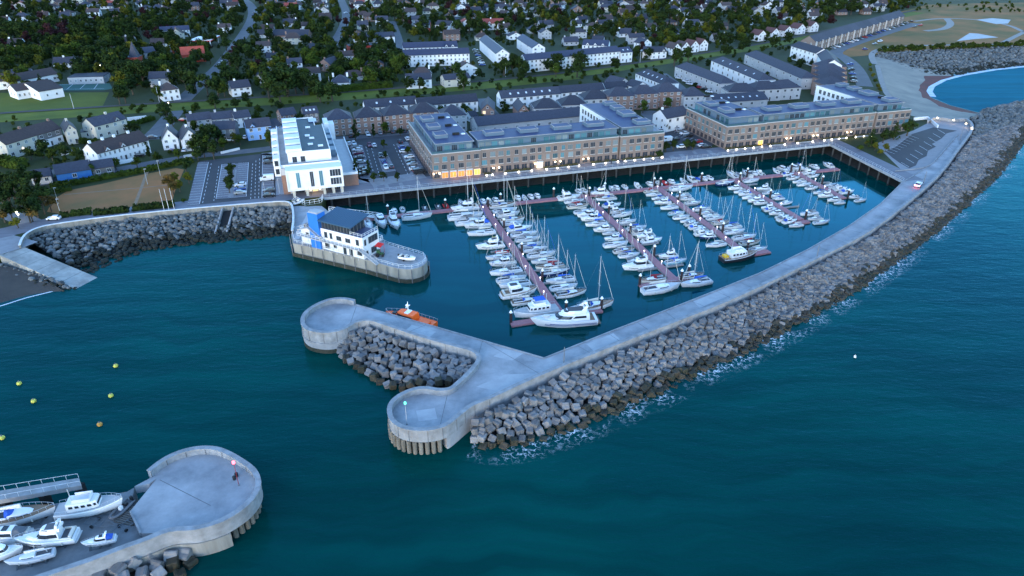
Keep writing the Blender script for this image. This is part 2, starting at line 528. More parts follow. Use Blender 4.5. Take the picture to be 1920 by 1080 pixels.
M_YARD = mat('yard_concrete', (.20, .205, .215), .9, scale=.35, col2=(.12, .125, .13), bump=.2, detail=8)
pbuild(south, 'yard_slab', MB().prism(yard, -3, YZ), [M_YARD])
q = offset(Wr3, -.03); south_par = wall_strip(MB(), q, .75, 2.9, PZ)
coping = MB(); wall_strip(coping, offset(Wr3, -.13), 1.0, PZ, PZ + .2); pbuild(south, 'coping', coping, [M_PARA])
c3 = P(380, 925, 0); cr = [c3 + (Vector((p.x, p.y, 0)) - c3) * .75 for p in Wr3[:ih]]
pbuild(south, 'shade_core', MB().prism(cr, -3, 2.9), [M_DARK])  # near-black filler for the shade under this head
for p in resample(Wr3[:ih], n=34)[1:-5]:
    q = c3 + (Vector((p.x, p.y, 0)) - c3) * .96
    pbuild(south, 'pile', MB().tube((q.x, q.y, -2), (q.x, q.y, 2.9), .5, 8), [M_PILE])
ip = min(range(len(Wr3)), key=lambda i: (Wr3[i] - P(420, 972, PZ)).length)
pbuild(south, 'panel_wall', wall_strip(MB(), offset(Wr3[ip:], .15), .8, -2, 2.9), [M_WALLC])
pjs = MB()
for p in resample(offset([Vector(p) for p in Wr3], -.06), step=3.4):
    pjs.tube((p[0], p[1], 2.9), (p[0], p[1], PZ), .06, 4)
for p in resample(offset([Vector(p) for p in Wr3[ip:]], .12), step=4.5):
    pjs.tube((p[0], p[1], -1), (p[0], p[1], 2.85), .16, 5)
pbuild(south, 'parapet', south_par.join(pjs, mi=1), [M_PARA, M_JOINT])
jn = MB()
strip(jn, P(300, 900, SZ), P(395, 948, SZ), .12, SZ + .012)
pbuild(south, 'head_slab', south_mb.join(jn, mi=1), [M_CONC, M_JOINT])
pbuild(south, 'step_edge', MB().prism([P(243, 960, SZ), P(246, 958, SZ), P(266, 999, SZ), P(262, 1001, SZ)], YZ, SZ + .15), [M_PARA])

# travel hoist runway beside the yard
M_HOIST = mat('hoist_beam_concrete', (.30, .30, .31), .9, scale=.4, col2=(.2, .2, .2))
hoist = empty('hoist_runway', P(152, 905, 0))
tag(hoist, 'concrete boat hoist runway beam on dark legs over the water beside the boat yard', 'runway')
b0, b1, b2, b3 = P(148, 896, 4.6), P(152, 910, 4.6), P(-160, 966, 4.6), P(-160, 946, 4.6)
pbuild(hoist, 'beam', MB().prism([b0, b1, b2, b3], 3.7, 4.6), [M_HOIST])
for px, py in ((146, 903), (78, 917), (6, 931)):
    c = P(px, py, 4.6)
    pbuild(hoist, 'support_leg', MB().box(c.x - .5, c.x + .5, c.y - .8, c.y + .8, -3, 3.7), [M_DARK])
rl = MB()
for o in (0, 1):
    a, b = (b0, b3) if o == 0 else (b1, b2)
    for t in range(14):
        q = a.lerp(b, t / 13); rl.tube((q.x, q.y, 4.6), (q.x, q.y, 5.6), .04, 4)
    rl.tube((a.x, a.y, 5.6), (b.x, b.y, 5.6), .04, 4)
pbuild(hoist, 'guard_rail', rl, [M_RAIL])

# ------------------------------------------------------------------ office quay
QZ = 4.3
quay_pts = [(603, 386), (614, 395), (640, 411), (700, 437), (716, 452), (730, 459), (780, 474), (792, 476.5), (799, 481), (801.5, 487), (797, 495), (787, 501), (767, 505.5), (745, 503), (690, 488), (600, 467), (550, 456), (546, 438), (551, 430), (548, 386)]
Wq = PP(quay_pts, QZ)
Wq = Wq[:6] + smooth_line(Wq[6:14], 1) + Wq[14:]
quay = empty('office_quay', P(670, 470, 0))
tag(quay, 'stone-coloured concrete quay with rounded end, carrying the harbour office', 'quay')
pbuild(quay, 'deck', MB().prism(Wq, -3, QZ), [M_CONC])
M_QWALL = mat('quay_panels', (.30, .285, .25), .9, scale=.35, col2=(.19, .18, .155), bump=.3, stretch=(0, 1, 1, .25))
ifr = next(i for i, p in enumerate(Wq) if (p - P(780, 474, QZ)).length < 1.5)
fr = Wq[ifr:-2]
quay_w = wall_strip(MB(), offset(fr, .06), -.5, -2, QZ - .05)
pjs = MB()
for p in resample([Vector((a[0], a[1], 0)) for a in offset(fr, .6)], step=3.9):
    pjs.tube((p[0], p[1], -1), (p[0], p[1], QZ - .1), .13, 5)
pbuild(quay, 'panel_wall', quay_w.join(pjs, mi=1), [M_QWALL, M_JOINT])
tide = MB(); wall_strip(tide, offset(fr, .62), -.05, -1, 1.25)
pbuild(quay, 'tide_band', tide, [M_WET])

def railing(root, pts, z, h=1.1, step=2.0, m=None, name='guard_rail', r=.035, mids=1):
    mb = MB()
    q = resample([Vector((p[0], p[1], p[2] if len(p) > 2 and z is None else z)) for p in pts], step=step)
    for p in q:
        mb.tube(p, p + Vector((0, 0, h)), r, 4)
    for k in range(mids + 1):
        hh = h * (1 - k * .45)
        mb.path([p + Vector((0, 0, hh)) for p in q], r, 4)
    mb.xf(Matrix.Translation(-root.location))
    return mb.build(name, m or M_RAIL, root)
railing(quay, [p for p in offset(Wq[4:-1], -.4)], QZ, r=.06)

# ------------------------------------------------------------------ promenade deck on piles
M_BOARD = mat('boardwalk', (.17, .165, .19), .75, scale=.35, col2=(.12, .118, .14), bump=.1, stretch=(math.atan2(AX.y, AX.x) * -1, .3, 3.0))
M_EDGE = mat('boardwalk_edge', (.36, .38, .40), .8, scale=1, col2=(.22, .23, .25))
M_PILED = mat('shade_dark_pile', (.05, .05, .05), .9, scale=.8, col2=(.025, .025, .024))  # pile colour darkened to imitate the shade beneath the deck
prom = empty('promenade', pm(0, 0, 0))
tag(prom, 'grey promenade deck on shade-darkened piles running along the marina below the apartments', 'promenade')
ey = (P(1557, 271, GZ) - E0)
E1 = E0 + AX * 0
side = (E0 - W1).normalized()
sn = Vector((-side.y, side.x, 0))
if sn.dot(AX) < 0: sn = -sn
pd = [pm(-1, 0, 0), Vector((W1.x, W1.y, 0)), Vector((E0.x, E0.y, 0)) + sn * 0, E0 + sn * 9, W1 + sn * 9 - BX * 12, pm(-1, -12, 0)]
pbuild(prom, 'deck', MB().prism(pd, GZ - .55, GZ + .07), [M_BOARD])
eb = MB(); wall_strip(eb, offset([pm(-1, 0, 0), W1, E0], -.05), .5, GZ - .7, GZ + .2)
pbuild(prom, 'edge_beam', eb, [M_EDGE])
railing(prom, offset([pm(0, 0, 0), W1, E0], .45), GZ + .07, h=1.2, step=2.4, r=.035)
edge = resample([pm(3, -.8, 0), W1 - BX * .8, E0 - side * 2 + sn * .8], step=6.2)
for p in edge:
    pbuild(prom, 'pile', MB().tube((p.x, p.y, -2), (p.x, p.y, GZ - .55), .38, 8), [M_PILED])
rev = MB()
a, b = [pm(-2, -6.9, 0), pm(PROM_L + 5.0, -6.9, 0), E0 + sn * 7 - side * 2], [pm(-2, -1.5, 0), pm(PROM_L - 1.5, -1.5, 0), E0 + sn * 1.5]
for k in range(2):
    rev.add([(a[k].x, a[k].y, 3.4), (a[k + 1].x, a[k + 1].y, 3.4), (b[k + 1].x, b[k + 1].y, -.6), (b[k].x, b[k].y, -.6)], [(0, 1, 2, 3)])
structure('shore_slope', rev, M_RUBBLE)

# ------------------------------------------------------------------ slopes and armour
def slope_sheet(name, top, bot, n=60, m=6, jitter=.5, material=M_RUBBLE):
    A, B = resample(top, n=n), resample(bot, n=n)
    mb = MB(); vs = []
    for i in range(n):
        for j in range(m):
            p = A[i].lerp(B[i], j / (m - 1))
            jz = rnd.uniform(-jitter, jitter) if 0 < j < m - 1 else 0
            vs.append((p.x, p.y, p.z + jz))
    fs = [(i * m + j, (i + 1) * m + j, (i + 1) * m + j + 1, i * m + j + 1) for i in range(n - 1) for j in range(m - 1)]
    mb.add(vs, fs)
    return structure(name, mb, material)
def slope_spots(top, bot, step, jit=.16):
    """spots on a slope: rows that run along it, shifted row by row"""
    A = resample(top, n=400); B = resample(bot, n=400)
    wid = sum((a - b).length for a, b in zip(A, B)) / 400
    rows = max(2, int(wid / step) + 1)
    out = []
    for r in range(rows):
        t = (r + .3) / rows
        line = [a.lerp(b, t) for a, b in zip(A, B)]
        L = sum((line[i + 1] - line[i]).length for i in range(399))
        k = max(2, int(L / step))
        pts = resample(line, n=k)
        for i, p in enumerate(pts):
            q = pts[min(k - 1, i + 1)]
            p = p.lerp(q, .5 * (r % 2))
            out.append((Vector((p.x + rnd.uniform(-jit, jit) * step, p.y + rnd.uniform(-jit, jit) * step, p.z + rnd.uniform(-.45, .35))), t))
    return out

def column_spots(top, bot, step, jit=.16):
    """the same, column by column, so that the rows fit the slope where it is narrow"""
    A = resample(top, n=400); B = resample(bot, n=400)
    M_ = resample([a.lerp(b, .5) for a, b in zip(A, B)], step=step); n = len(M_)
    A = resample(top, n=n); B = resample(bot, n=n); out = []
    for i in range(n):
        w = (A[i] - B[i]).length; k = max(3, int(round(w / step)))
        for r in range(k):
            t = (r + .35 + (.5 if i % 2 else 0)) / (k + .4)
            p = A[i].lerp(B[i], t)
            out.append((Vector((p.x + rnd.uniform(-jit, jit) * step, p.y + rnd.uniform(-jit, jit) * step, p.z + rnd.uniform(-.45, .35))), t))
    return out

def armour_mesh(seed):
    r_ = random.Random(seed)
    n = 24; prof = []
    for i in range(n):
        t = 2 * math.pi * i / n
        c = math.cos(4 * (t - math.pi / 4))
        prof.append((t, .925 + .165 * c - .03 * (c < -.5)))
    rings = []
    for z, s in ((-.86, .80), (-.90, .9), (-.80, 1.0), (.80, 1.0), (.90, .9), (.86, .80)):
        rings.append([(math.cos(t) * rr * s, math.sin(t) * rr * s, z) for t, rr in prof])
    rings = rings[1:-1]
    return MB().loft(rings)
ARM = armour_mesh(1)
arm_dry = ARM.mesh('armour_block', [M_BLOCK])
arm_wet = ARM.mesh('armour_block', [M_BLOCKW])
def rot():
    k = rnd.random()
    if k < .32:
        e = (rnd.uniform(-.35, .15) , rnd.uniform(-.3, .3), rnd.uniform(0, 3))       # star face up
    else:
        e = (math.pi / 2 + rnd.uniform(-.3, .3), rnd.choice((0, math.pi / 4)) + rnd.uniform(-.25, .25), rnd.uniform(0, 6.28))
    return e
cand = []
def armour(top, bot, zone, step=1.95, wet_t=.72, size=1.0):
    for p, t in (column_spots if zone == 'outer' else slope_spots)(top, bot, step):
        cand.append((p, t, zone, t > wet_t + rnd.uniform(-.1, .1), size * rnd.uniform(.92, 1.08)))
# outer slope
top_o = [P(x, y, PZ) for x, y in outer[:14]]
top_o = resample([Vector((p.x, p.y, 4.1)) for p in offset([P(880, 768, PZ)] + [P(x, y, PZ) for x, y in outer[:15]], -1.2)] if False else [Vector((p[0], p[1], 4.3)) for p in offset([P(885, 765, PZ)] + [P(x, y, PZ) for x, y in outer[:14]], -1.4)], n=60)
bot_o = [P(885, 843, -.8), P(930, 852, -.8), P(985, 845, -.8), P(1060, 822, -.8), P(1160, 785, -.8), P(1290, 722, -.8), P(1410, 665, -.8), P(1510, 610, -.8), P(1600, 556, -.8), P(1680, 500, -.8), P(1760, 436, -.8), P(1820, 382, -.8), P(1875, 330, -.8), P(1925, 262, -.8), P(1960, 215, -.8)]
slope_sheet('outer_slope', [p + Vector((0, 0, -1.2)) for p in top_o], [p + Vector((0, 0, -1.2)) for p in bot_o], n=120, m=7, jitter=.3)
armour(top_o, bot_o, 'outer', 1.95, size=.93)
# pocket between the heads
top_p = [Vector((p[0], p[1], 4.0)) for p in offset(PP([(655, 612), (668, 605), (682, 602), (697, 602), (723, 611), (792, 634), (850, 650), (878, 657), (889, 662), (895, 669), (894, 677), (884, 690)], PZ), -1.3)]
bot_p = [P(632, 655, .3), P(640, 678, .1), P(665, 697, .0), P(700, 718, .1), P(725, 733, .3), P(750, 737, .8), P(775, 727, 1.6), P(800, 722, 2.2), P(840, 722, 2.6), P(865, 706, 3.2)]
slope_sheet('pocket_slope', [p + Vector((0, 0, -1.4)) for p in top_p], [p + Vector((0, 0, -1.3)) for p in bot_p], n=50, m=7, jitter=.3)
armour(top_p, bot_p, 'pocket', 2.0, wet_t=.88, size=.97)
# foot of the south pier
top_s = [Vector((p[0], p[1], 3.2)) for p in offset(PP([(311, 993), (271, 1010), (230, 1024), (163, 1050), (95, 1072), (0, 1104)], PZ), -1.6)]
bot_s = [P(372, 1040, -.3), P(365, 1075, -.5), P(330, 1110, -.5), P(250, 1150, -.5), P(150, 1190, -.5), P(60, 1220, -.5)]
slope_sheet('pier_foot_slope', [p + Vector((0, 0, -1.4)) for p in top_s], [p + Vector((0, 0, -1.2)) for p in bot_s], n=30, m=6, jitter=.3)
armour(top_s, bot_s, 'south', 2.15, wet_t=.6, size=1.1)
def shown(p, mx=60, my=60):
    x, y, d = SX(p)
    return -mx < x < 1920 + mx and -my < y < 1080 + my and d > 0
cand = [c for c in cand if shown(c[0], 10, 25)]
cand.sort(key=lambda c: SX(c[0])[2])
ZL = {'outer': ('grey grooved concrete armour block on the sea slope of the breakwater', 'dark weed-stained armour block by the surf below the breakwater', 'armour blocks on the outer breakwater slope'),
      'pocket': ('grey grooved concrete armour block heaped between the two round pier heads', 'damp brown armour block at the water between the two pier heads', 'armour blocks between the pier heads'),
      'south': ('grey concrete armour block at the foot of the boat yard pier', 'dark wet armour block at the foot of the boat yard pier', 'armour blocks below the boat yard pier')}
def fit(e, s, p):
    from mathutils import Euler
    return Matrix.Translation(p) @ Euler(e).to_matrix().to_4x4() @ Matrix.Diagonal((s, s, s, 1))
masses = [MB(), MB()]
for i, (p, t, zone, wet, s) in enumerate(cand):
    e = rot()
    if i < 300:
        o = link('armour_block', arm_wet if wet else arm_dry)
        o.location, o.rotation_euler, o.scale = p, e, (s, s, s)
        L = ZL[zone]
        tag(o, L[1] if wet else L[0], 'armour block', L[2])
    else:
        masses[1 if wet else 0].join(ARM, fit(e, s, p))
both = MB().join(masses[0]).join(masses[1], mi=1)
M_BLOCKF = mat('armour_concrete_far', (.18, .177, .182), .9, scale=.3, col2=(.072, .07, .073), bump=.4, detail=2)
M_BLOCKWF = mat('weedy_armour_concrete_far', (.050, .040, .032), .8, scale=.3, col2=(.020, .023, .014), bump=.4)
tag(both.build('armour_block_mass', [M_BLOCKF, M_BLOCKWF]), 'jumble of concrete armour blocks covering the far outer breakwater slope', 'armour', kind='stuff')

# boulders
def boulder_mb(seed):
    r_ = random.Random(seed)
    import bmesh
    bm = bmesh.new(); bmesh.ops.create_icosphere(bm, subdivisions=2, radius=1)
    ax = [Vector((r_.uniform(-1, 1), r_.uniform(-1, 1), r_.uniform(-1, 1))).normalized() for _ in range(7)]
    lim = [r_.uniform(.55, .85) for _ in ax]
    for v in bm.verts:
        for a_, l_ in zip(ax, lim):
            d = v.co.dot(a_)
            if d > l_: v.co -= a_ * (d - l_)
        v.co *= 1 + r_.uniform(-.04, .04)
        v.co.z *= .75
    mb = MB(); mb.v = [tuple(v.co) for v in bm.verts]; mb.f = [tuple(w.index for w in f.verts) for f in bm.faces]; mb.m = [0] * len(mb.f)
    bm.free(); return mb
BO = [boulder_mb(s) for s in range(5)]
M_BOUL = mat('boulder_stone', (.125, .135, .14), .9, scale=.8, col2=(.065, .068, .07), bump=.4, objvar=.45)
M_BOULD = mat('weedy_boulder', (.020, .022, .018), .85, scale=.6, col2=(.010, .012, .009), bump=.4)
M_BOULF = mat('boulder_stone_mass', (.14, .15, .155), .9, scale=.35, col2=(.045, .05, .052), bump=.4, detail=2)
bo_me = [b.mesh('boulder', [M_BOUL]) for b in BO]
bo_dk = [b.mesh('boulder', [M_BOULD]) for b in BO]
bc = []
def boulders(top, bot, step, dark_t, zone, rmin, rmax):
    for p, t in slope_spots(top, bot, step, .4):
        bc.append((p, t > dark_t + rnd.uniform(-.12, .12), zone, rnd.uniform(rmin, rmax)))
top_l = PP([(47, 446, 3.7), (75, 436, 3.7), (130, 427, 3.7), (210, 417, 3.7), (340, 403, 3.7), (480, 391, 3.7), (543, 388, 3.7)])
bot_l = PP([(172, 520, -.4), (190, 508, -.4), (216, 494, -.4), (275, 474, -.4), (345, 463, -.4), (450, 453, -.4), (552, 443, -.4)])
slope_sheet('west_slope', [p + Vector((0, 0, -.5)) for p in top_l], [p + Vector((0, 0, -.4)) for p in bot_l], n=60, m=8, jitter=.25)
boulders(top_l, bot_l, 1.35, .60, 'west', .55, 1.15)
top_k = PP([(5, 484, 3.0), (60, 505, 2), (110, 530, 1)]); bot_k = PP([(-40, 510, 1.0), (40, 530, .6), (140, 545, -.2)])
boulders(top_k, bot_k, 1.5, .6, 'slip', .4, .9)
shore_t = PP([(1640, 100, 4.2), (1700, 97, 4.2), (1800, 90, 4.2), (1920, 86, 4.2), (2050, 82, 4.2)])
shore_b = PP([(1655, 122, 1.6), (1720, 138, .6), (1790, 143, -.2), (1850, 132, -.3), (1930, 123, -.3), (2050, 110, -.3)])
slope_sheet('north_shore_slope', [p + Vector((0, 0, -.6)) for p in shore_t], [p + Vector((0, 0, -.5)) for p in shore_b], n=40, m=8, jitter=.3)
boulders(shore_t, shore_b, 2.6, .82, 'north', .9, 1.7)
rock_t = PP([(1815, 262, 4.2), (1830, 240, 4.2), (1822, 222, 3.8), (1850, 205, 3.0), (1920, 190, 2)]); rock_b = PP([(1960, 222, -.4), (1985, 215, -.4), (1975, 205, -.4), (1955, 200, -.4), (1960, 196, -.4)])
slope_sheet('root_slope', [p + Vector((0, 0, -.6)) for p in rock_t], [p + Vector((0, 0, -.5)) for p in rock_b], n=20, m=8, jitter=.3)
boulders(rock_t, rock_b, 2.0, .75, 'root', .8, 1.4)
bc = [c for c in bc if shown(c[0], 10, 10) and not (413 < SX(c[0])[0] < 437 and 380 < SX(c[0])[1] < 424)]
bc.sort(key=lambda c: SX(c[0])[2] / c[3])
BL = {'west': ('blue-grey boulder on the sea wall slope left of the harbour office', 'dark weedy boulder at the waterline of the slope left of the office'),
      'slip': ('grey boulder beside the slipway above the dark beach', 'dark boulder beside the foot of the slipway'),
      'north': ('grey boulder on the stony shore above the northern bay', 'dark boulder at the edge of the northern bay'),
      'root': ('grey boulder on the shore where the breakwater meets the land', 'dark boulder where the breakwater meets the bay')}
bm2 = MB()
for i, (p, dk, zone, s) in enumerate(bc):
    e = (rnd.uniform(-.4, .4), rnd.uniform(-.4, .4), rnd.uniform(0, 6))
    k = rnd.randrange(5)
    if i < 300:
        o = link('boulder', (bo_dk if dk else bo_me)[k]); o.location, o.rotation_euler, o.scale = p, e, (s * 1.2, s, s)
        tag(o, BL[zone][1 if dk else 0], 'boulder', 'boulders on the ' + {'west': 'sea wall slope', 'slip': 'slipway side', 'north': 'northern shore', 'root': 'breakwater root'}[zone])
    else:
        bm2.join(BO[k], fit(e, s, p), mi=1 if dk else 0)
tag(bm2.build('boulder_mass', [M_BOULF, M_BOULD]), 'mass of smaller boulders along the shores', 'boulders', kind='stuff')

# ------------------------------------------------------------------ sea wall, slipway, beaches, foam
wl = [P(x, y, GZ + 1.0) for x, y in ((38, 459), (42, 447), (50, 437), (66, 428), (92, 421), (200, 406), (340, 392), (480, 380.5), (530, 377), (542, 379), (547, 386), (549, 410), (546, 432))]
wl = smooth_line(wl, 1)
sw = empty('sea_wall', P(200, 420, 0)); tag(sw, 'curved concrete sea wall with white coping above the boulder slope', 'wall')
pbuild(sw, 'wall_face', wall_strip(MB(), wl, .5, 1.5, GZ + .85), [M_WALLC])
cp = MB(); wall_strip(cp, offset(wl, -.08), .66, GZ + .85, GZ + 1.02); pbuild(sw, 'coping', cp, [mat('pale_coping', (.62, .63, .65), .8, scale=1, col2=(.5, .5, .52))])
dr = MB(); dq = [P(x, y, GZ + .4) for x, y in ((415, 390), (436, 388))]; dn = Vector((.12, -.99, 0))
for q in dq:
    e = q + dn * 13; dr.add([q, e - Vector((0, 0, 3.6)), e - Vector((0, 0, 5)), q - Vector((0, 0, 5)), q + Vector((.5, 0, 0)), e + Vector((.5, 0, -3.6)), e + Vector((.5, 0, -5)), q + Vector((.5, 0, -5))], [(0, 1, 2, 3), (4, 7, 6, 5), (0, 4, 5, 1), (1, 5, 6, 2)])
pbuild(sw, 'outfall_wall', dr, [M_PARA])
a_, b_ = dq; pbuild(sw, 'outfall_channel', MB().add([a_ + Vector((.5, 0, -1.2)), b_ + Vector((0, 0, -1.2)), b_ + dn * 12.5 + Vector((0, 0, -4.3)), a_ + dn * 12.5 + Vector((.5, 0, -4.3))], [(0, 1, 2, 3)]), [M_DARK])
slip = MB()
M_SLIP = mat('slipway_concrete', (.36, .36, .34), .85, scale=.2, col2=(.17, .17, .165), bump=.2, detail=8)
s0, s1, s2, s3 = P(-2, 478, GZ + .05), P(40, 461, GZ + .05), P(206, 530, -.7), P(166, 552, -.7)
slip.add([s0, s1, s2, s3, s0 - Vector((0, 0, 3)), s1 - Vector((0, 0, 3)), s2 - Vector((0, 0, 1)), s3 - Vector((0, 0, 1))], [(0, 3, 2, 1), (0, 4, 7, 3), (1, 2, 6, 5), (2, 3, 7, 6)])
so_ = empty('slipway'); pbuild(so_, 'ramp', slip, [M_SLIP]); tag(so_, 'pale concrete slipway running down into the water beside the dark beach', 'slipway')
sj = MB()
for t in (.12, .3, .42, .55, .7):
    a, b = s0.lerp(s3, t) + Vector((0, 0, .02)), s1.lerp(s2, t) + Vector((0, 0, .02))
    d = (s3 - s0).normalized() * .12
    sj.add([a, b, b + d, a + d], [(0, 1, 2, 3)])
pbuild(so_, 'slab_joint', sj, [M_JOINT])
def fan(name, top, bot, m, n=24, rows=6, kind='structure', noise=.0):
    A, B = resample(top, n=n), resample(bot, n=n)
    mb = MB(); vs = [A[i].lerp(B[i], j / (rows - 1)) for i in range(n) for j in range(rows)]
    mb.add(vs, [(i * rows + j, (i + 1) * rows + j, (i + 1) * rows + j + 1, i * rows + j + 1) for i in range(n - 1) for j in range(rows - 1)])
    o = mb.build(name, m); o['kind'] = kind; return o
M_DSAND = mat('dark_wet_sand', (.055, .048, .042), .8, scale=.2, col2=(.035, .032, .03))
fan('west_beach', PP([(-400, 540, 3.5), (-100, 505, 3.0), (0, 495, 2.6), (60, 512, 1.6), (120, 545, .3)]), PP([(-400, 680, -.3), (-100, 600, -.3), (0, 577, -.3), (55, 560, -.3), (122, 548, -.3)]), M_DSAND)
M_SAND = mat('beach_sand', (.27, .245, .205), .95, scale=.06, col2=(.17, .16, .145), bump=.3, bscale=1.0)
M_WEED = mat('red_seaweed', (.12, .022, .018), .8, scale=.15, col2=(.06, .014, .012))
bt = PP([(1632, 104, 4.4), (1642, 122, 4.4), (1661, 180, 4.4), (1699, 214, 4.4), (1740, 226, 4.4), (1757, 222, 4.4), (1790, 226, 4.4), (1815, 223, 4.4), (1850, 218, 3.5)])
shr = [(1800, 141, -.25), (1765, 150, -.25), (1742, 162, -.25), (1737, 171, -.25), (1746, 183, -.25), (1780, 197, -.25), (1830, 210, -.25), (1868, 215, -.25), (1890, 213, -.25)]
fan('north_beach', bt, PP(shr), M_SAND, n=40, rows=8)
wt = PP([(1722, 143, .9), (1704, 150, 1.0), (1699, 160, 1.0), (1705, 175, 1.0), (1728, 190, .8), (1770, 204, .55), (1820, 214, .4), (1868, 219, .3)])
wb = PP([(1795, 142, .04), (1765, 150, .04), (1742, 162, .04), (1737, 171, .04), (1746, 183, .04), (1780, 197, .04), (1830, 210, .04), (1868, 215.5, .04)])
fan('weed_band', [p + Vector((0, 0, .25)) for p in wt], wb, M_WEED, n=40, rows=4, kind='stuff')
by = PP(shr, .02) + PP([(1960, 205), (2300, 170), (2300, 90), (1930, 122), (1850, 131)], .02)
structure('bay', MB().sheet([(p.x, p.y) for p in by], .02), M_BAY)
# calmer water inside the harbour basin
bw = [W0, W1 - AX * .0, E0] + Winner[4:] + Wjet[1:] + [P(700, 540, 0), P(800, 495, 0), P(700, 437, 0), P(612, 395, 0)]
structure('basin', MB().sheet([(p[0], p[1]) for p in bw], .02), M_BASIN)

def foam_mat(name, thr, sc):
    m = bpy.data.materials.new(name); m.use_nodes = True
    nt = m.node_tree; b = nt.nodes['Principled BSDF']
    b.inputs['Base Color'].default_value = (.75, .8, .85, 1); b.inputs['Roughness'].default_value = .9
    geo = nt.nodes.new('ShaderNodeNewGeometry')
    n0 = nt.nodes.new('ShaderNodeTexNoise'); n0.inputs['Scale'].default_value = .09; n0.inputs['Detail'].default_value = 3
    nt.links.new(geo.outputs['Position'], n0.inputs['Vector'])
    n1 = nt.nodes.new('ShaderNodeTexVoronoi'); n1.inputs['Scale'].default_value = sc; n1.feature = 'DISTANCE_TO_EDGE'
    n3 = nt.nodes.new('ShaderNodeTexNoise'); n3.inputs['Scale'].default_value = .9; n3.inputs['Detail'].default_value = 5
    nt.links.new(geo.outputs['Position'], n3.inputs['Vector'])
    vm = nt.nodes.new('ShaderNodeVectorMath'); vm.operation = 'MULTIPLY_ADD'; vm.inputs[1].default_value = (3, 3, 0)
    nt.links.new(n3.outputs['Color'], vm.inputs[0]); nt.links.new(geo.outputs['Position'], vm.inputs[2])
    nt.links.new(vm.outputs[0], n1.inputs['Vector'])
    e = nt.nodes.new('ShaderNodeMapRange'); e.inputs['From Min'].default_value = .0; e.inputs['From Max'].default_value = .13; e.inputs['To Min'].default_value = 1; e.inputs['To Max'].default_value = 0
    nt.links.new(n1.outputs['Distance'], e.inputs['Value'])
    g = nt.nodes.new('ShaderNodeMapRange'); g.inputs['From Min'].default_value = thr; g.inputs['From Max'].default_value = thr + .12
    nt.links.new(n0.outputs['Fac'], g.inputs['Value'])
    g2 = nt.nodes.new('ShaderNodeMapRange'); g2.inputs['From Min'].default_value = .42; g2.inputs['From Max'].default_value = .6
    nt.links.new(n3.outputs['Fac'], g2.inputs['Value'])
    at = nt.nodes.new('ShaderNodeAttribute'); at.attribute_name = 'dens'
    mu = nt.nodes.new('ShaderNodeMath'); mu.operation = 'MULTIPLY'; nt.links.new(e.outputs[0], mu.inputs[0]); nt.links.new(g.outputs[0], mu.inputs[1])
    m2 = nt.nodes.new('ShaderNodeMath'); m2.operation = 'MULTIPLY'; nt.links.new(mu.outputs[0], m2.inputs[0]); nt.links.new(g2.outputs[0], m2.inputs[1])
    m3 = nt.nodes.new('ShaderNodeMath'); m3.operation = 'MULTIPLY'; nt.links.new(m2.outputs[0], m3.inputs[0]); nt.links.new(at.outputs['Fac'], m3.inputs[1])
    nt.links.new(m3.outputs[0], b.inputs['Alpha'])
    return m
def foam(name, line, din, dout, thr, sc, strength=1.0):
    A, B = offset(line, din), offset(line, -dout)
    n = len(line); rows = 6
    vs, w = [], []
    for a_, b_ in zip(A, B):
        for j in range(rows):
            t = j / (rows - 1)
            vs.append((a_[0] + (b_[0] - a_[0]) * t, a_[1] + (b_[1] - a_[1]) * t, .05)); w.append(strength * max(0, min(1, (1 - t) * 1.6)) * (1 if j < rows - 1 else 0))
    me = MB().add(vs, [(i * rows + j, (i + 1) * rows + j, (i + 1) * rows + j + 1, i * rows + j + 1) for i in range(n - 1) for j in range(rows - 1)]).mesh(name, [foam_mat(name, thr, sc)])
    at = me.attributes.new('dens', 'FLOAT', 'POINT'); at.data.foreach_set('value', w)
    return tag(link(name, me), kind='stuff')
foam('surf_foam', resample(bot_o, step=3), 2.0, 4.6, .42, .75)
sb = foam('shore_foam', resample(PP([(1930, 123), (1860, 131), (1800, 141), (1765, 150), (1742, 162), (1737, 171), (1746, 183), (1780, 197)]), step=3), -5, -1, .2, .3)
sh2 = resample(PP([(1935, 122), (1860, 130), (1800, 140), (1765, 149), (1742, 161), (1737, 171), (1744, 181)]), step=3)
mb = MB(); wall_strip(mb, sh2, 3.2, .03, .06); tag(mb.build('wave_wash', mat('wash_white', (.55, .6, .66), .8, scale=.2, col2=(.30, .38, .48))), kind='stuff')
sh3 = resample(PP([(-200, 640), (-60, 590), (0, 575), (50, 559), (95, 548), (112, 543)]), step=2)
mb = MB(); wall_strip(mb, sh3, .5, .02, .05); tag(mb.build('wave_wash', mat('wash_white2', (.5, .55, .6), .8)), kind='stuff')
# ------------------------------------------------------------------ boats
M_GEL = mat('white_gelcoat', (.70, .69, .69), .3, spec=.5, objvar=.14)
M_GELC = mat('cream_gelcoat', (.60, .58, .52), .35, spec=.5)
M_NAVY = mat('navy_hull', (.02, .035, .10), .25, spec=.5)
M_BLACKH = mat('dark_hull', (.025, .025, .03), .3, spec=.5)
M_TEALH = mat('pale_blue_hull', (.22, .42, .50), .3, spec=.5)
M_REDB = mat('red_rubber', (.55, .02, .02), .5)
M_ORNG = mat('orange_paint', (.95, .13, .015), .45)
M_DECK = mat('boat_deck', (.44, .44, .45), .7, objvar=.25)
M_TEAK = mat('teak_deck', (.20, .13, .085), .7, objvar=.2)
M_GLASS = mat('dark_glass', (.015, .02, .028), .12, spec=.6)
M_COCK = mat('cockpit_shade', (.085, .088, .10), .8, objvar=.5)
M_ALU = mat('mast_alloy', (.52, .54, .56), .4, metal=.5)
M_WIRE = mat('rigging_wire', (.22, .23, .25), .5, metal=.4)
M_BLUEC = mat('blue_canvas', (.02, .08, .38), .8, objvar=.3)
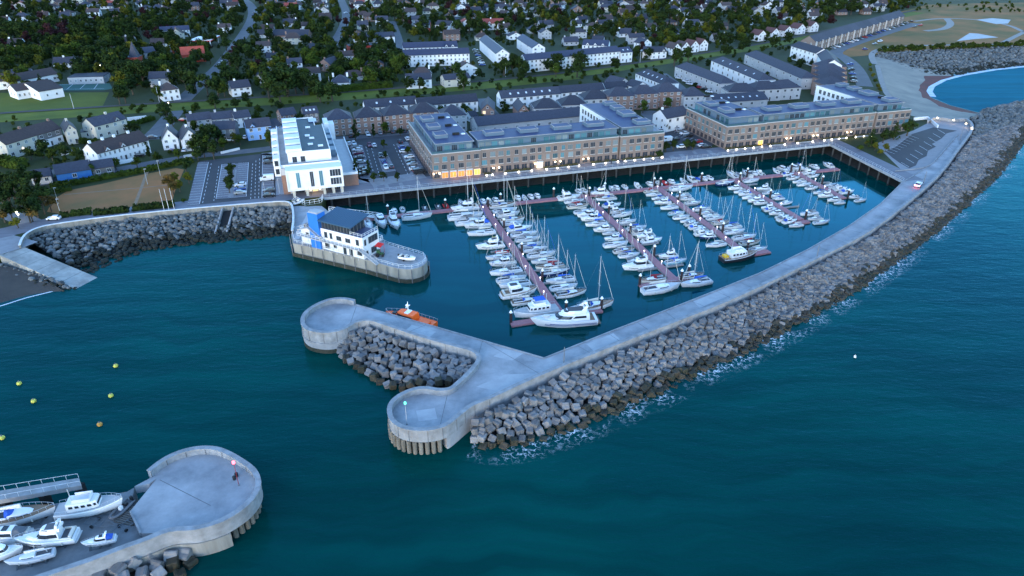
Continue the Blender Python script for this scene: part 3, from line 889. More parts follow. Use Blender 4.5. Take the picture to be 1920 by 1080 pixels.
M_CREAMC = mat('cream_canvas', (.55, .53, .48), .8)
M_GREYC = mat('grey_canvas', (.12, .13, .15), .8, objvar=.4)
M_REDC = mat('maroon_canvas', (.22, .02, .03), .8)
M_BOOT = mat('boot_stripe', (.03, .06, .20), .5)
M_RUB = mat('grey_rubber', (.12, .12, .13), .6, objvar=.3)
M_BLK = mat('black_engine', (.02, .02, .022), .4)
M_YEL = mat('yellow_paint', (.70, .40, .02), .5)

def half_beam(s, B, tr, mx, fine):
    """half breadth along the boat, s from stern 0 to bow 1"""
    if s < mx:
        t = (mx - s) / mx
        return B / 2 * (1 - (1 - tr) * t ** 2)
    t = (s - mx) / (1 - mx)
    return B / 2 * max(0.0, 1 - t ** fine)
def sheer(s, hs, hb):
    return hs + (hb - hs) * max(0, s) ** 1.8
def hull_parts(L, B, hs, hb, tr=.78, mx=.42, fine=2.0, rake=.06, draft=.55, n=13):
    outer_, deck = [], []
    for i in range(n):
        s = i / (n - 1)
        if i == n - 1: s = .998
        x = -L / 2 + L * s
        b = max(.03, half_beam(s, B, tr, mx, fine))
        z = sheer(s, hs, hb)
        k = 1 - .0 * s
        ov = rake * L * max(0, s - .6) / .4
        wl_ = b * (.90 - .30 * max(0, s - .5) * 2)
        dr = draft * (1 - .75 * max(0, s - .5) * 2) * (.55 + .45 * min(1, s * 3))
        xs = x - ov * .9
        ring = [(x, b, z), (x - ov * .35, b * .98, z * .55), (xs, wl_, .05), (xs, wl_ * .7, -dr * .7), (xs, 0, -dr),
                (xs, -wl_ * .7, -dr * .7), (xs, -wl_, .05), (x - ov * .35, -b * .98, z * .55), (x, -b, z)]
        outer_.append(ring)
        deck.append([(x, b, z), (x, b * .94, z + .09), (x, b * .90, z + .03), (x, 0, z + .08), (x, -b * .90, z + .03), (x, -b * .94, z + .09), (x, -b, z)])
    h = MB().loft(outer_, closed=False)
    h.add(outer_[0], [tuple(range(9))])
    d = MB().loft(deck, closed=False)
    return h, d
def cabin_mb(x0, x1, w0, w1, z0, h, slope_f=.8, slope_b=.25, inset=.12, nose=.6):
    """a rounded superstructure from x0 (aft) to x1 (forward)"""
    lo = [(x0, w0 / 2), (x0 + (x1 - x0) * .55, w0 / 2), (x1 - (x1 - x0) * .12, w1 / 2), (x1, w1 / 2 * nose)]
    def ring(ix, iy, xf0, xf1, z):
        pts = []
        for x, y in lo:
            t = (x - x0) / (x1 - x0)
            pts.append((x + xf0 * (1 - t) - xf1 * t, y - iy, z))
        return pts + [(p[0], -p[1], p[2]) for p in reversed(pts)]
    r0 = ring(0, 0, 0, 0, z0); r1 = ring(0, inset * .6, slope_b * .75, slope_f * .75, z0 + h * .78); r2 = ring(0, inset * 1.8, slope_b, slope_f, z0 + h)
    return MB().loft([r0, r1, r2])
def window_band(x0, x1, w0, w1, z0, h, a, b, zl, zh, slope_f, slope_b, inset, side, nose=.6, out=.02):
    """a dark pane on one side of that superstructure, between fractions a and b of its length"""
    def at(t, zz):
        x = x0 + (x1 - x0) * t
        y = w0 / 2 if t < .55 else w0 / 2 + (w1 / 2 - w0 / 2) * (t - .55) / .33 if t < .88 else w1 / 2
        f = (zz - z0) / (h * .78)
        return (x + slope_b * .75 * f * (1 - t) - slope_f * .75 * f * t, side * (y - inset * .6 * f + out), zz)
    n = 5
    lo = [at(a + (b - a) * i / n, zl) for i in range(n + 1)]; hi = [at(a + (b - a) * (i / n * .9 + .03), zh) for i in range(n + 1)]
    vs = lo + hi
    fs = [(i, i + 1, n + 2 + i, n + 1 + i) if side < 0 else (i, n + 1 + i, n + 2 + i, i + 1) for i in range(n)]
    return MB().add(vs, fs)
def windscreen_mb(x0, x1, w0, w1, z0, h, slope_f, inset, zl, zh, nose=.6):
    def at(t, zz):
        f = (zz - z0) / (h * .78)
        pts = [(x1 - (x1 - x0) * .12 - slope_f * .66 * f, w1 / 2 - inset * .6 * f), (x1 - slope_f * .75 * f, w1 / 2 * nose - inset * .6 * f)]
        return [(pts[0][0] + .02, pts[0][1] + .015, zz), (pts[1][0] + .03, pts[1][1] * .98, zz), (pts[1][0] + .03, -pts[1][1] * .98, zz), (pts[0][0] + .02, -pts[0][1] - .015, zz)]
    return MB().loft([at(0, zl), at(0, zh)], closed=False)
def rail_mb(L, B, hs, hb, tr, mx, fine, a=.12, b=.985, h=.6, r=.022, n=11):
    mb = MB(); top = {1: [], -1: []}
    for i in range(n):
        s = a + (b - a) * i / (n - 1)
        for sd in (1, -1):
            p = Vector((-L / 2 + L * s, sd * half_beam(s, B, tr, mx, fine) * .95, sheer(s, hs, hb)))
            q = p + Vector((0, 0, h)); top[sd].append(q); mb.tube(p, q, r, 3, cap=False)
    for sd in (1, -1): mb.path(top[sd], r, 3)
    mb.tube(top[1][-1], top[-1][-1], r, 3)
    return mb

def sail_yacht(name, L=10.0, hull=None, cover=None, hood=None, deckm=None, stripe=None, genoa=True):
    root = empty(name); B = L * .315; hs, hb = .082 * L + .15, .115 * L + .25
    tag(root, 'white sailing yacht', 'sailing yacht')
    tr, mx, fine = .72, .42, 1.9
    h, d = hull_parts(L, B, hs, hb, tr, mx, fine, rake=.07, draft=.5)
    hl = h.build('hull', [hull or M_GEL], root, True)
    h2, _ = hull_parts(L * 1.002, B * 1.008, .34, .40, tr * .93, mx, fine * .95, rake=.0, draft=.1)
    d.build('deck', [deckm or M_DECK], root)
    z = hs + .1
    cab = cabin_mb(-L * .12, L * .22, B * .58, B * .40, z - .05, .52, .5, .05, .10)
    cb = cab.build('cabin', [M_GEL], root)
    for sd in (1, -1):
        window_band(-L * .12, L * .22, B * .58, B * .40, z - .05, .52, .08, .90, z + .06, z + .30, .5, .05, .10, sd).build('window', [M_GLASS], cb)
    ck = MB().prism([(-L * .44, B * .22), (-L * .135, B * .24), (-L * .135, -B * .24), (-L * .44, -B * .22)], z + .04, z + .09)
    ck.build('cockpit', [M_COCK], root)
    co = MB(); 
    for sd in (1, -1): co.box(-L * .44, -L * .13, sd * B * .27 - .09, sd * B * .27 + .09, z, z + .28)
    co.build('coaming', [M_GEL], root)
    if hood:
        hd = MB().loft([[(-L * .15 + t, y * B * .27, z + .25 + (k * (1 - abs(y) ** 3))) for y in (-1, -.8, -.4, 0, .4, .8, 1)] for t, k in ((0.0, .85), (.45, .80), (1.05, .12))], closed=False)
        hd.build('sprayhood', [hood], root)
    mh = L * 1.28; mx_ = L * .08
    m = MB().tube((mx_, 0, z), (mx_, 0, z + mh), .07, 6, .05); m.build('mast', [M_ALU], root)
    sp = MB()
    sp.tube((mx_ - .06, 0, z + mh * .40), (mx_ - .06, 0, z + mh + .03), .03, 3)
    for f, w in ((.42, .85), (.70, .65)): sp.tube((mx_, -w, z + mh * f), (mx_, w, z + mh * f), .03, 4)
    sp.tube((mx_ - .25, 0, z + mh + .02), (mx_ + .1, 0, z + mh + .02), .03, 4); sp.tube((mx_, 0, z + mh), (mx_, 0, z + mh + .7), .015, 3)
    sp.build('spreader', [M_ALU], root)
    bz = z + 1.25
    bm_ = MB().tube((mx_, 0, bz), (-L * .34, 0, bz - .05), .07, 5)
    bo = bm_.build('boom', [M_ALU], root)
    if cover:
        cv = MB().loft([[(mx_ - .1 - t * L * .40, math.cos(a_) * w, bz + .16 + math.sin(a_) * hh) for a_ in [k * math.pi / 3 for k in range(6)]] for t, w, hh in ((0, .16, .42), (.4, .17, .30), (1, .07, .13))])
        cv.build('sail_cover', [cover], bo)
    rg = MB(); top = (mx_, 0, z + mh)
    rg.tube(top, (L * .49, 0, hb), .012, 3); rg.tube(top, (-L * .49, 0, hs), .010, 3)
    for sd in (1, -1):
        rg.tube((mx_, 0, z + mh * .97), (mx_, sd * .65, z + mh * .70), .009, 3); rg.tube((mx_, sd * .65, z + mh * .70), (mx_, sd * .85, z + mh * .42), .013, 3)
        rg.tube((mx_, sd * .85, z + mh * .42), (mx_, sd * B * .46, z), .009, 3)
    rg.build('rigging', [M_WIRE], root)
    if genoa:
        MB().tube(Vector((L * .46, 0, hb + .7)), Vector((mx_, 0, z + mh)).lerp(Vector((L * .49, 0, hb)), .08), .06, 5, .02).build('furled_sail', [M_CREAMC if genoa is True else genoa], root)
    rail_mb(L, B, hs, hb, tr, mx, fine, .06).build('guard_rail', [M_RAIL], root)
    hatch = MB(); hatch.box(L * .27, L * .31, -.28, .28, z + .14, z + .20); hatch.box(L * .02, L * .05, -.25, .25, z + .36, z + .42); hatch.build('deck_hatch', [M_GLASS], root)
    wh = MB(); c = Vector((-L * .36, 0, z + .75))
    wh.path([c + Vector((0, math.cos(k * .7) * .42, math.sin(k * .7) * .42)) for k in range(10)], .03, 3); wh.tube((c.x, 0, z), c, .09, 5)
    wh.build('steering_wheel', [M_ALU], root)
    fe = MB()
    for sd in (1, -1):
        for fx in (-.25, .0, .2):
            s = .5 + fx; y = sd * (half_beam(s, B, tr, mx, fine) + .10)
            fe.tube((L * fx, y, .25), (L * fx, y, .80), .10, 6)
    if stripe: 
        for k in range(1): fe = fe
    fe.build('fender', [stripe or M_CREAMC], root)
    root['L'] = L
    return root

def motor_cruiser(name, L=9.5, hull=None, fly=True, arch=True, deckm=None, hood=None, glassy=1.0):
    root = empty(name); B = L * .335; hs, hb = .095 * L + .12, .145 * L + .2
    tag(root, 'white motor cruiser', 'motor boat')
    tr, mx, fine = .92, .40, 2.3
    h, d = hull_parts(L, B, hs, hb, tr, mx, fine, rake=.10, draft=.5)
    h.build('hull', [hull or M_GEL], root, True); d.build('deck', [deckm or M_GEL], root)
    z = hs + .12
    # forward trunk cabin, then the wheelhouse
    tk = cabin_mb(-L * .05, L * .36, B * .66, B * .36, z + .05, .62, 1.1, 0, .15); tk.build('trunk_cabin', [M_GEL], root)
    a = (-L * .26, L * .17, B * .74, B * .58, z, 1.55)
    wh = cabin_mb(*a, 1.35, .05, .22); wb = wh.build('wheelhouse', [M_GEL], root)
    for sd in (1, -1):
        window_band(*a, .04, .93, z + .48, z + 1.19, 1.35, .05, .22, sd, out=.03).build('window', [M_GLASS], wb)
    windscreen_mb(*a, 1.35, .22, z + .50, z + 1.2).build('windscreen', [M_GLASS], wb)
    ck = MB().prism([(-L * .46, B * .36), (-L * .275, B * .36), (-L * .275, -B * .36), (-L * .46, -B * .36)], z - .02, z + .03); ck.build('cockpit', [M_COCK if not deckm else deckm], root)
    st = MB().box(-L * .455, -L * .41, -B * .34, B * .34, z, z + .5); 
    for sd in (1, -1): st.box(-L * .46, -L * .27, sd * B * .40 - .08, sd * B * .40 + .08, z - .1, z + .35)
    st.build('cockpit_seat', [M_CREAMC], root)
    MB().box(-L * .54, -L * .49, -B * .38, B * .38, .32, .42).build('swim_platform', [M_DECK], root)
    if fly:
        f = cabin_mb(-L * .30, L * .05, B * .62, B * .44, z + 1.56, .55, .5, -.1, .05)
        fb = f.build('flybridge', [M_GEL], root)
        MB().prism([(-L * .26, B * .23), (-L * .06, B * .22), (-L * .06, -B * .22), (-L * .26, -B * .23)], z + 2.11, z + 2.15).build('flybridge_seat', [M_COCK], fb)
        window_band(-L * .30, L * .05, B * .62, B * .44, z + 1.56, .55, .60, .98, z + 1.9, z + 2.06, .5, -.1, .05, 1).build('wind_deflector', [M_GLASS], fb)
    else:
        MB().box(-L * .16, -L * .05, -B * .2, B * .2, z + 1.55, z + 1.59).build('roof_hatch', [M_GLASS], wb)
    if arch:
        ar = MB(); zt = z + (2.75 if fly else 2.25)
        for sd in (1, -1): ar.loft([[(-L * .22 + dx, sd * B * .33 + dy, z + 1.2) for dx, dy in ((-.3, -.05), (.3, -.05), (.3, .05), (-.3, .05))], [(-L * .27 + dx, sd * B * .25 + dy, zt) for dx, dy in ((-.2, -.05), (.2, -.05), (.2, .05), (-.2, .05))]])
        ar.box(-L * .27 - .2, -L * .27 + .2, -B * .27, B * .27, zt, zt + .12); ar.lathe([(.28, zt + .12), (.28, zt + .3), (.1, zt + .36)], -L * .27, 0, 8)
        ar.tube((-L * .27, .4, zt + .1), (-L * .27, .4, zt + 1.3), .02, 3)
        ar.build('radar_arch', [M_GEL], root)
    if hood:
        MB().loft([[(x, y * B * .36, z + .5 + k * (1 - abs(y) ** 4)) for y in (-1, -.9, -.5, 0, .5, .9, 1)] for x, k in ((-L * .255, 1.0), (-L * .35, .95), (-L * .45, .2))], closed=False).build('canvas_hood', [hood], root)
    rail_mb(L, B, hs, hb, tr, mx, fine, .42, h=.55).build('guard_rail', [M_RAIL], root)
    fe = MB()
    for sd in (1, -1):
        for fx in (-.3, -.05, .15):
            y = sd * (half_beam(.5 + fx, B, tr, mx, fine) + .10); fe.tube((L * fx, y, .3), (L * fx, y, .9), .11, 6)
    fe.build('fender', [M_CREAMC], root)
    lw = MB()
    for sd in (1, -1):
        vs = []
        for k in range(6):
            s = .52 + .30 * k / 5; ov = .10 * L * max(0, s - .6) / .4
            zz = sheer(s, hs, hb)
            for f_ in (.60, .74): vs.append((-L / 2 + L * s - ov * .35 * (1 - f_) * 2, sd * (half_beam(s, B, tr, mx, fine) * .985 + .03), zz * f_))
        lw.add(vs, [(2 * k, 2 * k + 2, 2 * k + 3, 2 * k + 1) for k in range(5)])
    lw.build('hull_window', [M_GLASS], root)
    root['L'] = L
    return root

def open_boat(name, L=5.8, hull=None, cover=None, cuddy=True):
    root = empty(name); B = L * .38; hs, hb = .65, .95
    tag(root, 'small open motor boat', 'small boat')
    tr, mx, fine = .9, .4, 2.2
    h, d = hull_parts(L, B, hs, hb, tr, mx, fine, rake=.09, draft=.3)
    h.build('hull', [hull or M_GEL], root, True); d.build('deck', [M_GEL], root)
    z = hs + .1
    if cover:
        MB().loft([[(x, y * B * .44 * w, z + .05 + k * (1 - y * y)) for y in (-1, -.6, 0, .6, 1)] for x, w, k in ((-L * .46, .95, .1), (-L * .2, 1, .5), (L * .1, .95, .65), (L * .38, .5, .2))], closed=False).build('canvas_cover', [cover], root)
    else:
        MB().prism([(-L * .44, B * .36), (L * .02, B * .37), (L * .02, -B * .37), (-L * .44, -B * .36)], z - .02, z + .03).build('cockpit', [M_COCK], root)
        s = MB()
        for sd in (1, -1): s.box(-L * .12, -L * .02, sd * B * .18 - .22, sd * B * .18 + .22, z, z + .5)
        s.box(-L * .42, -L * .34, -B * .3, B * .3, z, z + .4); s.build('seat', [M_CREAMC], root)
        if cuddy:
            a = (-L * .04, L * .24, B * .66, B * .46, z, .95)
            c = cabin_mb(*a, .6, -.05, .12).build('cuddy', [M_GEL], root)
            for sd in (1, -1): window_band(*a, .1, .9, z + .35, z + .7, .6, -.05, .12, sd).build('window', [M_GLASS], c)
            windscreen_mb(*a, .6, .12, z + .38, z + .72).build('windscreen', [M_GLASS], c)
        else:
            windscreen_mb(-L * .1, L * .14, B * .7, B * .5, z, .6, .4, .05, z + .02, z + .45).build('windscreen', [M_GLASS], root)
    MB().loft([[(-L * .53 + dx, dy, zz) for dx, dy in ((-.22, -.16), (.18, -.16), (.18, .16), (-.22, .16))] for zz in (-.2, .7)] + [[(-L * .53 + dx, dy, 1.15) for dx, dy in ((-.25, -.2), (.25, -.2), (.25, .2), (-.25, .2))]]).build('outboard_motor', [M_BLK], root)
    rail_mb(L, B, hs, hb, tr, mx, fine, .6, h=.35, n=6).build('guard_rail', [M_RAIL], root)
    root['L'] = L
    return root

def rib_boat(name, L=5.5, tube_m=None, floor_m=None, canopy=None):
    root = empty(name); B = L * .40; tag(root, 'inflatable boat', 'inflatable boat')
    pts = []
    for i in range(25):
        t = i / 24; 
        if t < .3: p = Vector((-L * .5 + L * .62 * t / .3, B * .40, .45))
        elif t > .7: p = Vector((-L * .5 + L * .62 * (1 - t) / .3, -B * .40, .45))
        else:
            a_ = math.pi / 2 - (t - .3) / .4 * math.pi
            p = Vector((L * .12 + math.cos(a_) * L * .34, math.sin(a_) * B * .40, .45 + .25 * max(0, math.cos(a_))))
        pts.append(p)
    rings = []
    for i, p in enumerate(pts):
        d = (pts[min(24, i + 1)] - pts[max(0, i - 1)]).normalized(); n_ = Vector((-d.y, d.x, 0)).normalized()
        r = .27 if 1 < i < 23 else .16
        rings.append([p + n_ * math.cos(k * math.pi / 4) * r + Vector((0, 0, math.sin(k * math.pi / 4) * r)) for k in range(8)])
    MB().loft(rings).build('tube_collar', [tube_m or M_RUB], root, True)
    MB().prism([(-L * .47, B * .36), (L * .15, B * .36), (L * .38, 0), (L * .15, -B * .36), (-L * .47, -B * .36)], -.1, .42).build('hull', [floor_m or M_COCK], root)
    MB().loft([[(x0, -.35, .42), (x1, -.35, .42), (x1, .35, .42), (x0, .35, .42)] if False else [(x - .3, -.33, zz), (x + .3, -.33, zz), (x + .3, .33, zz), (x - .3, .33, zz)] for x, zz in ((0, .42), (-.05, 1.15))]).build('console', [M_GEL], root)
    MB().box(-L * .28, -L * .18, -.35, .35, .42, .95).build('seat', [M_BLK], root)
    MB().box(-L * .56, -L * .47, -.2, .2, -.1, 1.15).build('outboard_motor', [M_BLK], root)
    if canopy:
        MB().box(-L * .2, L * .08, -.6, .6, 1.75, 1.82).build('canopy', [canopy], root)
    root['L'] = L
    return root

def clone_name(n): return n
P_SAIL = [sail_yacht('sailing_yacht', 10, None, M_BLUEC, M_GREYC), sail_yacht('sailing_yacht', 10, None, M_CREAMC, M_BLUEC, M_TEAK), sail_yacht('sailing_yacht', 10, None, M_CREAMC, None, None),
          sail_yacht('sailing_yacht', 10, M_NAVY, M_CREAMC, M_CREAMC, M_DECK), sail_yacht('sailing_yacht', 10, None, M_GREYC, M_GREYC, M_DECK, genoa=M_BLUEC), sail_yacht('sailing_yacht', 10, M_TEALH, M_BLUEC, M_BLUEC),
          sail_yacht('sailing_yacht', 10, M_GELC, M_REDC, M_REDC, M_TEAK)]
D_SAIL = ['white yacht with blue sail cover', 'white yacht with teak deck', 'white yacht with cream sail cover', 'navy-hulled yacht', 'white yacht with grey sail cover', 'pale blue yacht', 'cream yacht with maroon cover']
P_MOT = [motor_cruiser('motor_cruiser', 9.5), motor_cruiser('motor_cruiser', 9.5, None, False, True, None, M_BLUEC), motor_cruiser('motor_cruiser', 9.5, None, False, False, M_DECK, M_GREYC), motor_cruiser('motor_cruiser', 9.5, M_NAVY, True, True), motor_cruiser('motor_cruiser', 9.5, None, True, False, M_TEAK)]
D_MOT = ['white flybridge cruiser', 'cruiser with blue canvas', 'cruiser with grey canvas', 'navy-hulled flybridge cruiser', 'flybridge cruiser with teak decks']
P_OPN = [open_boat('small_motorboat', 5.8), open_boat('small_motorboat', 5.8, None, M_BLUEC), open_boat('small_motorboat', 5.8, None, None, False), open_boat('small_motorboat', 5.8, M_NAVY, None, True), open_boat('small_motorboat', 5.8, None, M_GREYC)]
D_OPN = ['small cabin motorboat', 'motorboat under blue cover', 'open white motorboat', 'small navy motorboat', 'motorboat under grey cover']
P_RIB = {'rib': rib_boat('inflatable_boat'), 'red': rib_boat('inflatable_boat', 5.5, M_REDB, M_REDB), 'yel': rib_boat('work_boat', 5.5, M_BLK, M_YEL, M_YEL)}
D_RIB = {'rib': 'grey inflatable boat', 'red': 'bright red inflatable boat', 'yel': 'yellow and black work boat'}

# ---- pontoons
M_PONT = mat('pontoon_boards', (.38, .17, .18), .8, scale=1.5, col2=(.29, .13, .14), bump=.15)
M_PONTS = mat('pontoon_float', (.22, .21, .21), .8)
M_LAMPW = mat('lamp_glow_white', (.9, .9, .85), .5, emit=(1.0, .90, .72), estr=9.0)
M_LAMPP = mat('pedestal_glow', (.9, .8, .85), .5, emit=(1.0, .75, .8), estr=1.2)
M_PCAP = mat('white_pile_cap', (.75, .75, .75), .5)
M_PSTL = mat('pontoon_pile_steel', (.05, .028, .028), .7, scale=1.0, col2=(.02, .015, .015))
PD = [('longest pontoon', (905, 385), (1050, 586)), ('second pontoon', (1095, 365), (1267, 526)), ('middle pontoon', (1228, 347), (1392, 470)), ('fourth pontoon', (1378, 338), (1502, 411)), ('shortest pontoon', (1490, 322), (1582, 371))]
PZ0 = .55
PL = []
for nm, a, b in PD:
    A_, B_ = P(*a, PZ0), P(*b, PZ0)
    PL.append((nm, A_, B_, (B_ - A_).normalized(), (B_ - A_).length))
def pontoon_mb(mb, a, b, w, z=PZ0):
    d = (b - a).normalized(); n = Vector((-d.y, d.x, 0)) * w / 2
    return mb.prism([a - n, b - n, b + n, a + n], .02, z)
G0, G1 = P(675, 411, PZ0), P(1572, 316, PZ0)
GD = (G1 - G0).normalized(); GN = Vector((GD.y, -GD.x, 0))
mw = empty('walkway_pontoon', G0)
tag(mw, 'long reddish floating walkway linking the five pontoons below the promenade', 'pontoon')
pbuild(mw, 'deck', pontoon_mb(MB(), G0 - GD * 1, G1, 2.4), [M_PONT])
for (nm, A_, B_, D_, L_) in PL:
    r_ = empty('finger_pontoon', A_)
    tag(r_, 'reddish floating %s with boats moored along it' % nm, 'pontoon')
    pbuild(r_, 'deck', pontoon_mb(MB(), A_ + D_ * 1.0, B_, 2.5, PZ0 + .004), [M_PONT])
    pbuild(r_, 'float', pontoon_mb(MB(), A_ + D_ * 1.2, B_ - D_ * .2, 2.7, PZ0 - .18), [M_PONTS])
    n = int(L_ / 8.5)
    X_ = Vector((-D_.y, D_.x, 0))
    if X_.dot(AX) < 0: X_ = -X_
    for k in range(n):
        for sd in (-1, 1):
            c = A_ + D_ * (5.5 + k * 8.3)
            pbuild(r_, 'finger', pontoon_mb(MB(), c + X_ * sd * 1.25, c + X_ * sd * (7.5 if k > 2 else 6.5), .6, PZ0 - .06), [M_PONTS])
    for k in range(n):                                    # service pedestals with their little lights
        c = A_ + D_ * (4 + k * 8.3) + X_ * (.9 if k % 2 else -.9)
        pd_ = MB().box(-.11, .11, -.11, .11, 0, .9).xf(Matrix.Translation(c - A_))
        q = pd_.build('service_pedestal', [M_WHITE], r_)
        MB().box(-.13, .13, -.13, .13, .9, 1.12).xf(Matrix.Translation(c - A_)).build('pedestal_light', [M_LAMPP], q)
    piles = [.02, .27, .52, .76, 1.0] if L_ > 45 else [.02, .5, 1.0]
    for k, f in enumerate(piles):
        c = A_.lerp(B_, f) + X_ * (1.7 if k % 2 or f == 1 else 1.6)
        pr = empty('mooring_pile', (c.x, c.y, 0))
        tag(pr, 'dark steel pile with white cap beside the %s, %s from the promenade end' % (nm, ordn(k + 1)), 'mooring pile', 'steel piles that hold the pontoons')
        MB().tube((0, 0, -2), (0, 0, 3.4), .38, 10).build('shaft', [M_PSTL], pr)
        MB().lathe([(.46, 3.4), (.46, 3.55), (.05, 4.15)], 0, 0, 10).build('cap', [M_PCAP], pr)
for k in range(9):
    c = G0 + GD * (10 + k * 20.5) - GN * 1.9
    pr = empty('mooring_pile', (c.x, c.y, 0))
    tag(pr, 'dark steel pile with white cap along the long walkway, %s from the gangway' % ordn(k + 1), 'mooring pile', 'steel piles that hold the pontoons')
    MB().tube((0, 0, -2), (0, 0, 3.6), .38, 10).build('shaft', [M_PSTL], pr)
    MB().lathe([(.46, 3.6), (.46, 3.75), (.05, 4.35)], 0, 0, 10).build('cap', [M_PCAP], pr)
# hammerheads at the ends of the first two pontoons and the middle one
for nm, c0, c1 in (('longest', (958, 607), (1128, 580)), ('second', (1200, 536), (1292, 518)), ('middle', (1400, 477), (1442, 470)), ('fourth', (1490, 418), (1516, 414))):
    a, b = P(*c0, PZ0), P(*c1, PZ0)
    hh = empty('end_pontoon', a); tag(hh, 'short reddish cross pontoon at the seaward end of the %s pontoon' % nm, 'pontoon')
    pbuild(hh, 'deck', pontoon_mb(MB(), a, b, 2.2, PZ0 - .01), [M_PONT])
    for q, e in ((a, 'bow'), (b, 'stern')):
        if nm in ('longest', 'second'):
            pr = empty('mooring_pile', (q.x, q.y + .8, 0))
            tag(pr, 'dark steel pile at the %s end of the cross pontoon of the %s pontoon' % ('outer' if e == 'bow' else 'inner', nm), 'mooring pile', 'steel piles that hold the pontoons')
            MB().tube((0, 0, -2), (0, 0, 3.4), .38, 10).build('shaft', [M_PSTL], pr)
            MB().lathe([(.46, 3.4), (.46, 3.55), (.05, 4.15)], 0, 0, 10).build('cap', [M_PCAP], pr)
# gangway from the quay down to the walkway
ga, gb = P(617, 396, QZ), P(716, 408, PZ0 + .1)
gw = empty('gangway', ga); tag(gw, 'white truss gangway sloping from the office quay down to the floating walkway', 'gangway')
gd = (gb - ga).normalized(); gn = Vector((-gd.y, gd.x, 0)).normalized() * .9
pbuild(gw, 'walk_deck', MB().loft([[ga - gn, ga + gn, ga + gn - Vector((0, 0, .15)), ga - gn - Vector((0, 0, .15))], [gb - gn, gb + gn, gb + gn - Vector((0, 0, .15)), gb - gn - Vector((0, 0, .15))]]), [M_DECK])
tr_ = MB()
for s in (-1, 1):
    pts = [ga.lerp(gb, k / 12) + gn * s for k in range(13)]
    tp = [p + Vector((0, 0, 1.3)) for p in pts]
    tr_.path(pts, .07, 4); tr_.path(tp, .07, 4)
    for k in range(12):
        tr_.tube(pts[k], tp[k], .05, 4); tr_.tube(pts[k], tp[k + 1], .04, 4)
pbuild(gw, 'truss_rail', tr_, [M_WHITE])

# ---- boats berthed along the pontoons: side, place read off the survey grid, length, kind
Z3 = lambda x, y: (840 + x / 3.483, 330 + y / 3.483)
Z4 = lambda x, y: (1140 + x / 3.84, 300 + y / 3.84)
Z7 = lambda x, y: (960 + x / 4, 200 + y / 4)
Z6 = lambda x, y: (480 + x / 4, 200 + y / 4)
S3, S4, S7 = 3.483, 3.84, 4.0
def dat(Z, S, txt):
    out = []
    for w in txt.split():
        x, y, l, t = w.split(',')
        px, py = Z(float(x), float(y)); out.append((px, py, float(l) / S, t))
    return out
BER = {
    (0, -1): dat(Z3, S3, '140,208,185,m0 140,262,235,s2 190,297,210,s4 210,318,180,m1 232,370,190,s2 205,428,70,yel 300,455,190,m0 318,497,75,red 310,530,175,s2 375,565,180,m2 380,625,220,s4 435,670,205,s0 450,708,215,s2 470,765,245,m4 470,822,205,s1'),
    (0, 1): dat(Z3, S3, '375,190,170,s1 390,222,165,s2 395,250,155,m2 420,285,165,s1 450,303,140,s2 465,345,165,m1 500,380,180,s0 525,410,170,s4 545,447,160,s2 572,478,170,s0 605,515,195,s4 625,553,175,s2 680,590,200,s6 710,628,200,s3 730,680,200,s0 760,725,190,s2 812,765,215,s1'),
    (1, -1): dat(Z7, S7, '400,685,180,m0 470,706,155,s2 485,745,175,s6 545,785,165,s2 580,810,175,m2 600,838,175,m1 635,878,180,s0 680,920,165,m2 700,948,120,s2 725,990,150,m1 790,1030,200,s2') + dat(Z4, S4, '115,650,165,s1 145,683,165,s0 160,735,155,m2 225,765,235,m0 305,865,215,s6'),
    (1, 1): dat(Z7, S7, '655,648,155,m0 690,690,165,s1 745,740,145,m1 790,780,130,m0 800,810,165,s4 870,858,135,s2 910,912,160,s0 955,945,150,m2 985,970,150,m0 1040,1005,165,m0') + dat(Z4, S4, '430,690,150,m0 450,735,175,s5 590,835,195,s1'),
    (2, -1): dat(Z4, S4, '340,245,120,s2 385,270,110,s0 420,300,130,m1 445,340,140,s2 510,380,130,s5 540,408,130,s2 575,435,120,s2 620,455,110,m2 650,480,110,m1 690,500,120,m2 700,525,130,m0 720,550,130,m3 795,605,165,s2'),
    (2, 1): dat(Z4, S4, '560,255,120,s2 590,272,110,s4 620,305,125,s2 685,350,135,s0 715,375,120,s2 760,395,130,s4 800,412,140,s2 815,448,140,s6 890,480,175,s0 930,512,165,s2 985,555,190,s4 1050,590,165,s6 1075,640,150,s2'),
    (3, -1): dat(Z4, S4, '915,200,110,m2 950,225,110,s2 970,245,110,m1 1030,265,120,s2 1055,290,120,m0 1115,305,110,m2 1150,340,110,m0 1175,355,100,m1 1205,380,120,m2 1250,410,110,m0 1270,425,130,m2 1290,440,120,m1 1335,470,120,s2'),
    (3, 1): dat(Z4, S4, '1115,205,110,m0 1150,232,95,s2 1190,258,100,m2 1220,275,100,s0 1285,305,110,s2 1435,385,150,s4 1470,420,120,s2 1490,450,135,s2'),
    (4, -1): dat(Z4, S4, '1275,105,95,m1 1320,130,100,m2 1365,155,110,s2 1420,172,110,s2 1450,200,100,m2 1530,230,110,s0 1555,255,120,m0 1615,285,110,m2 1660,305,95,s2'),
    (4, 1): dat(Z4, S4, '1460,90,110,m0 1490,110,90,m2 1600,175,90,s2 1630,190,100,s4 1690,205,110,m0 1720,230,115,m1 1745,265,70,o0 1785,290,100,s2'),
}
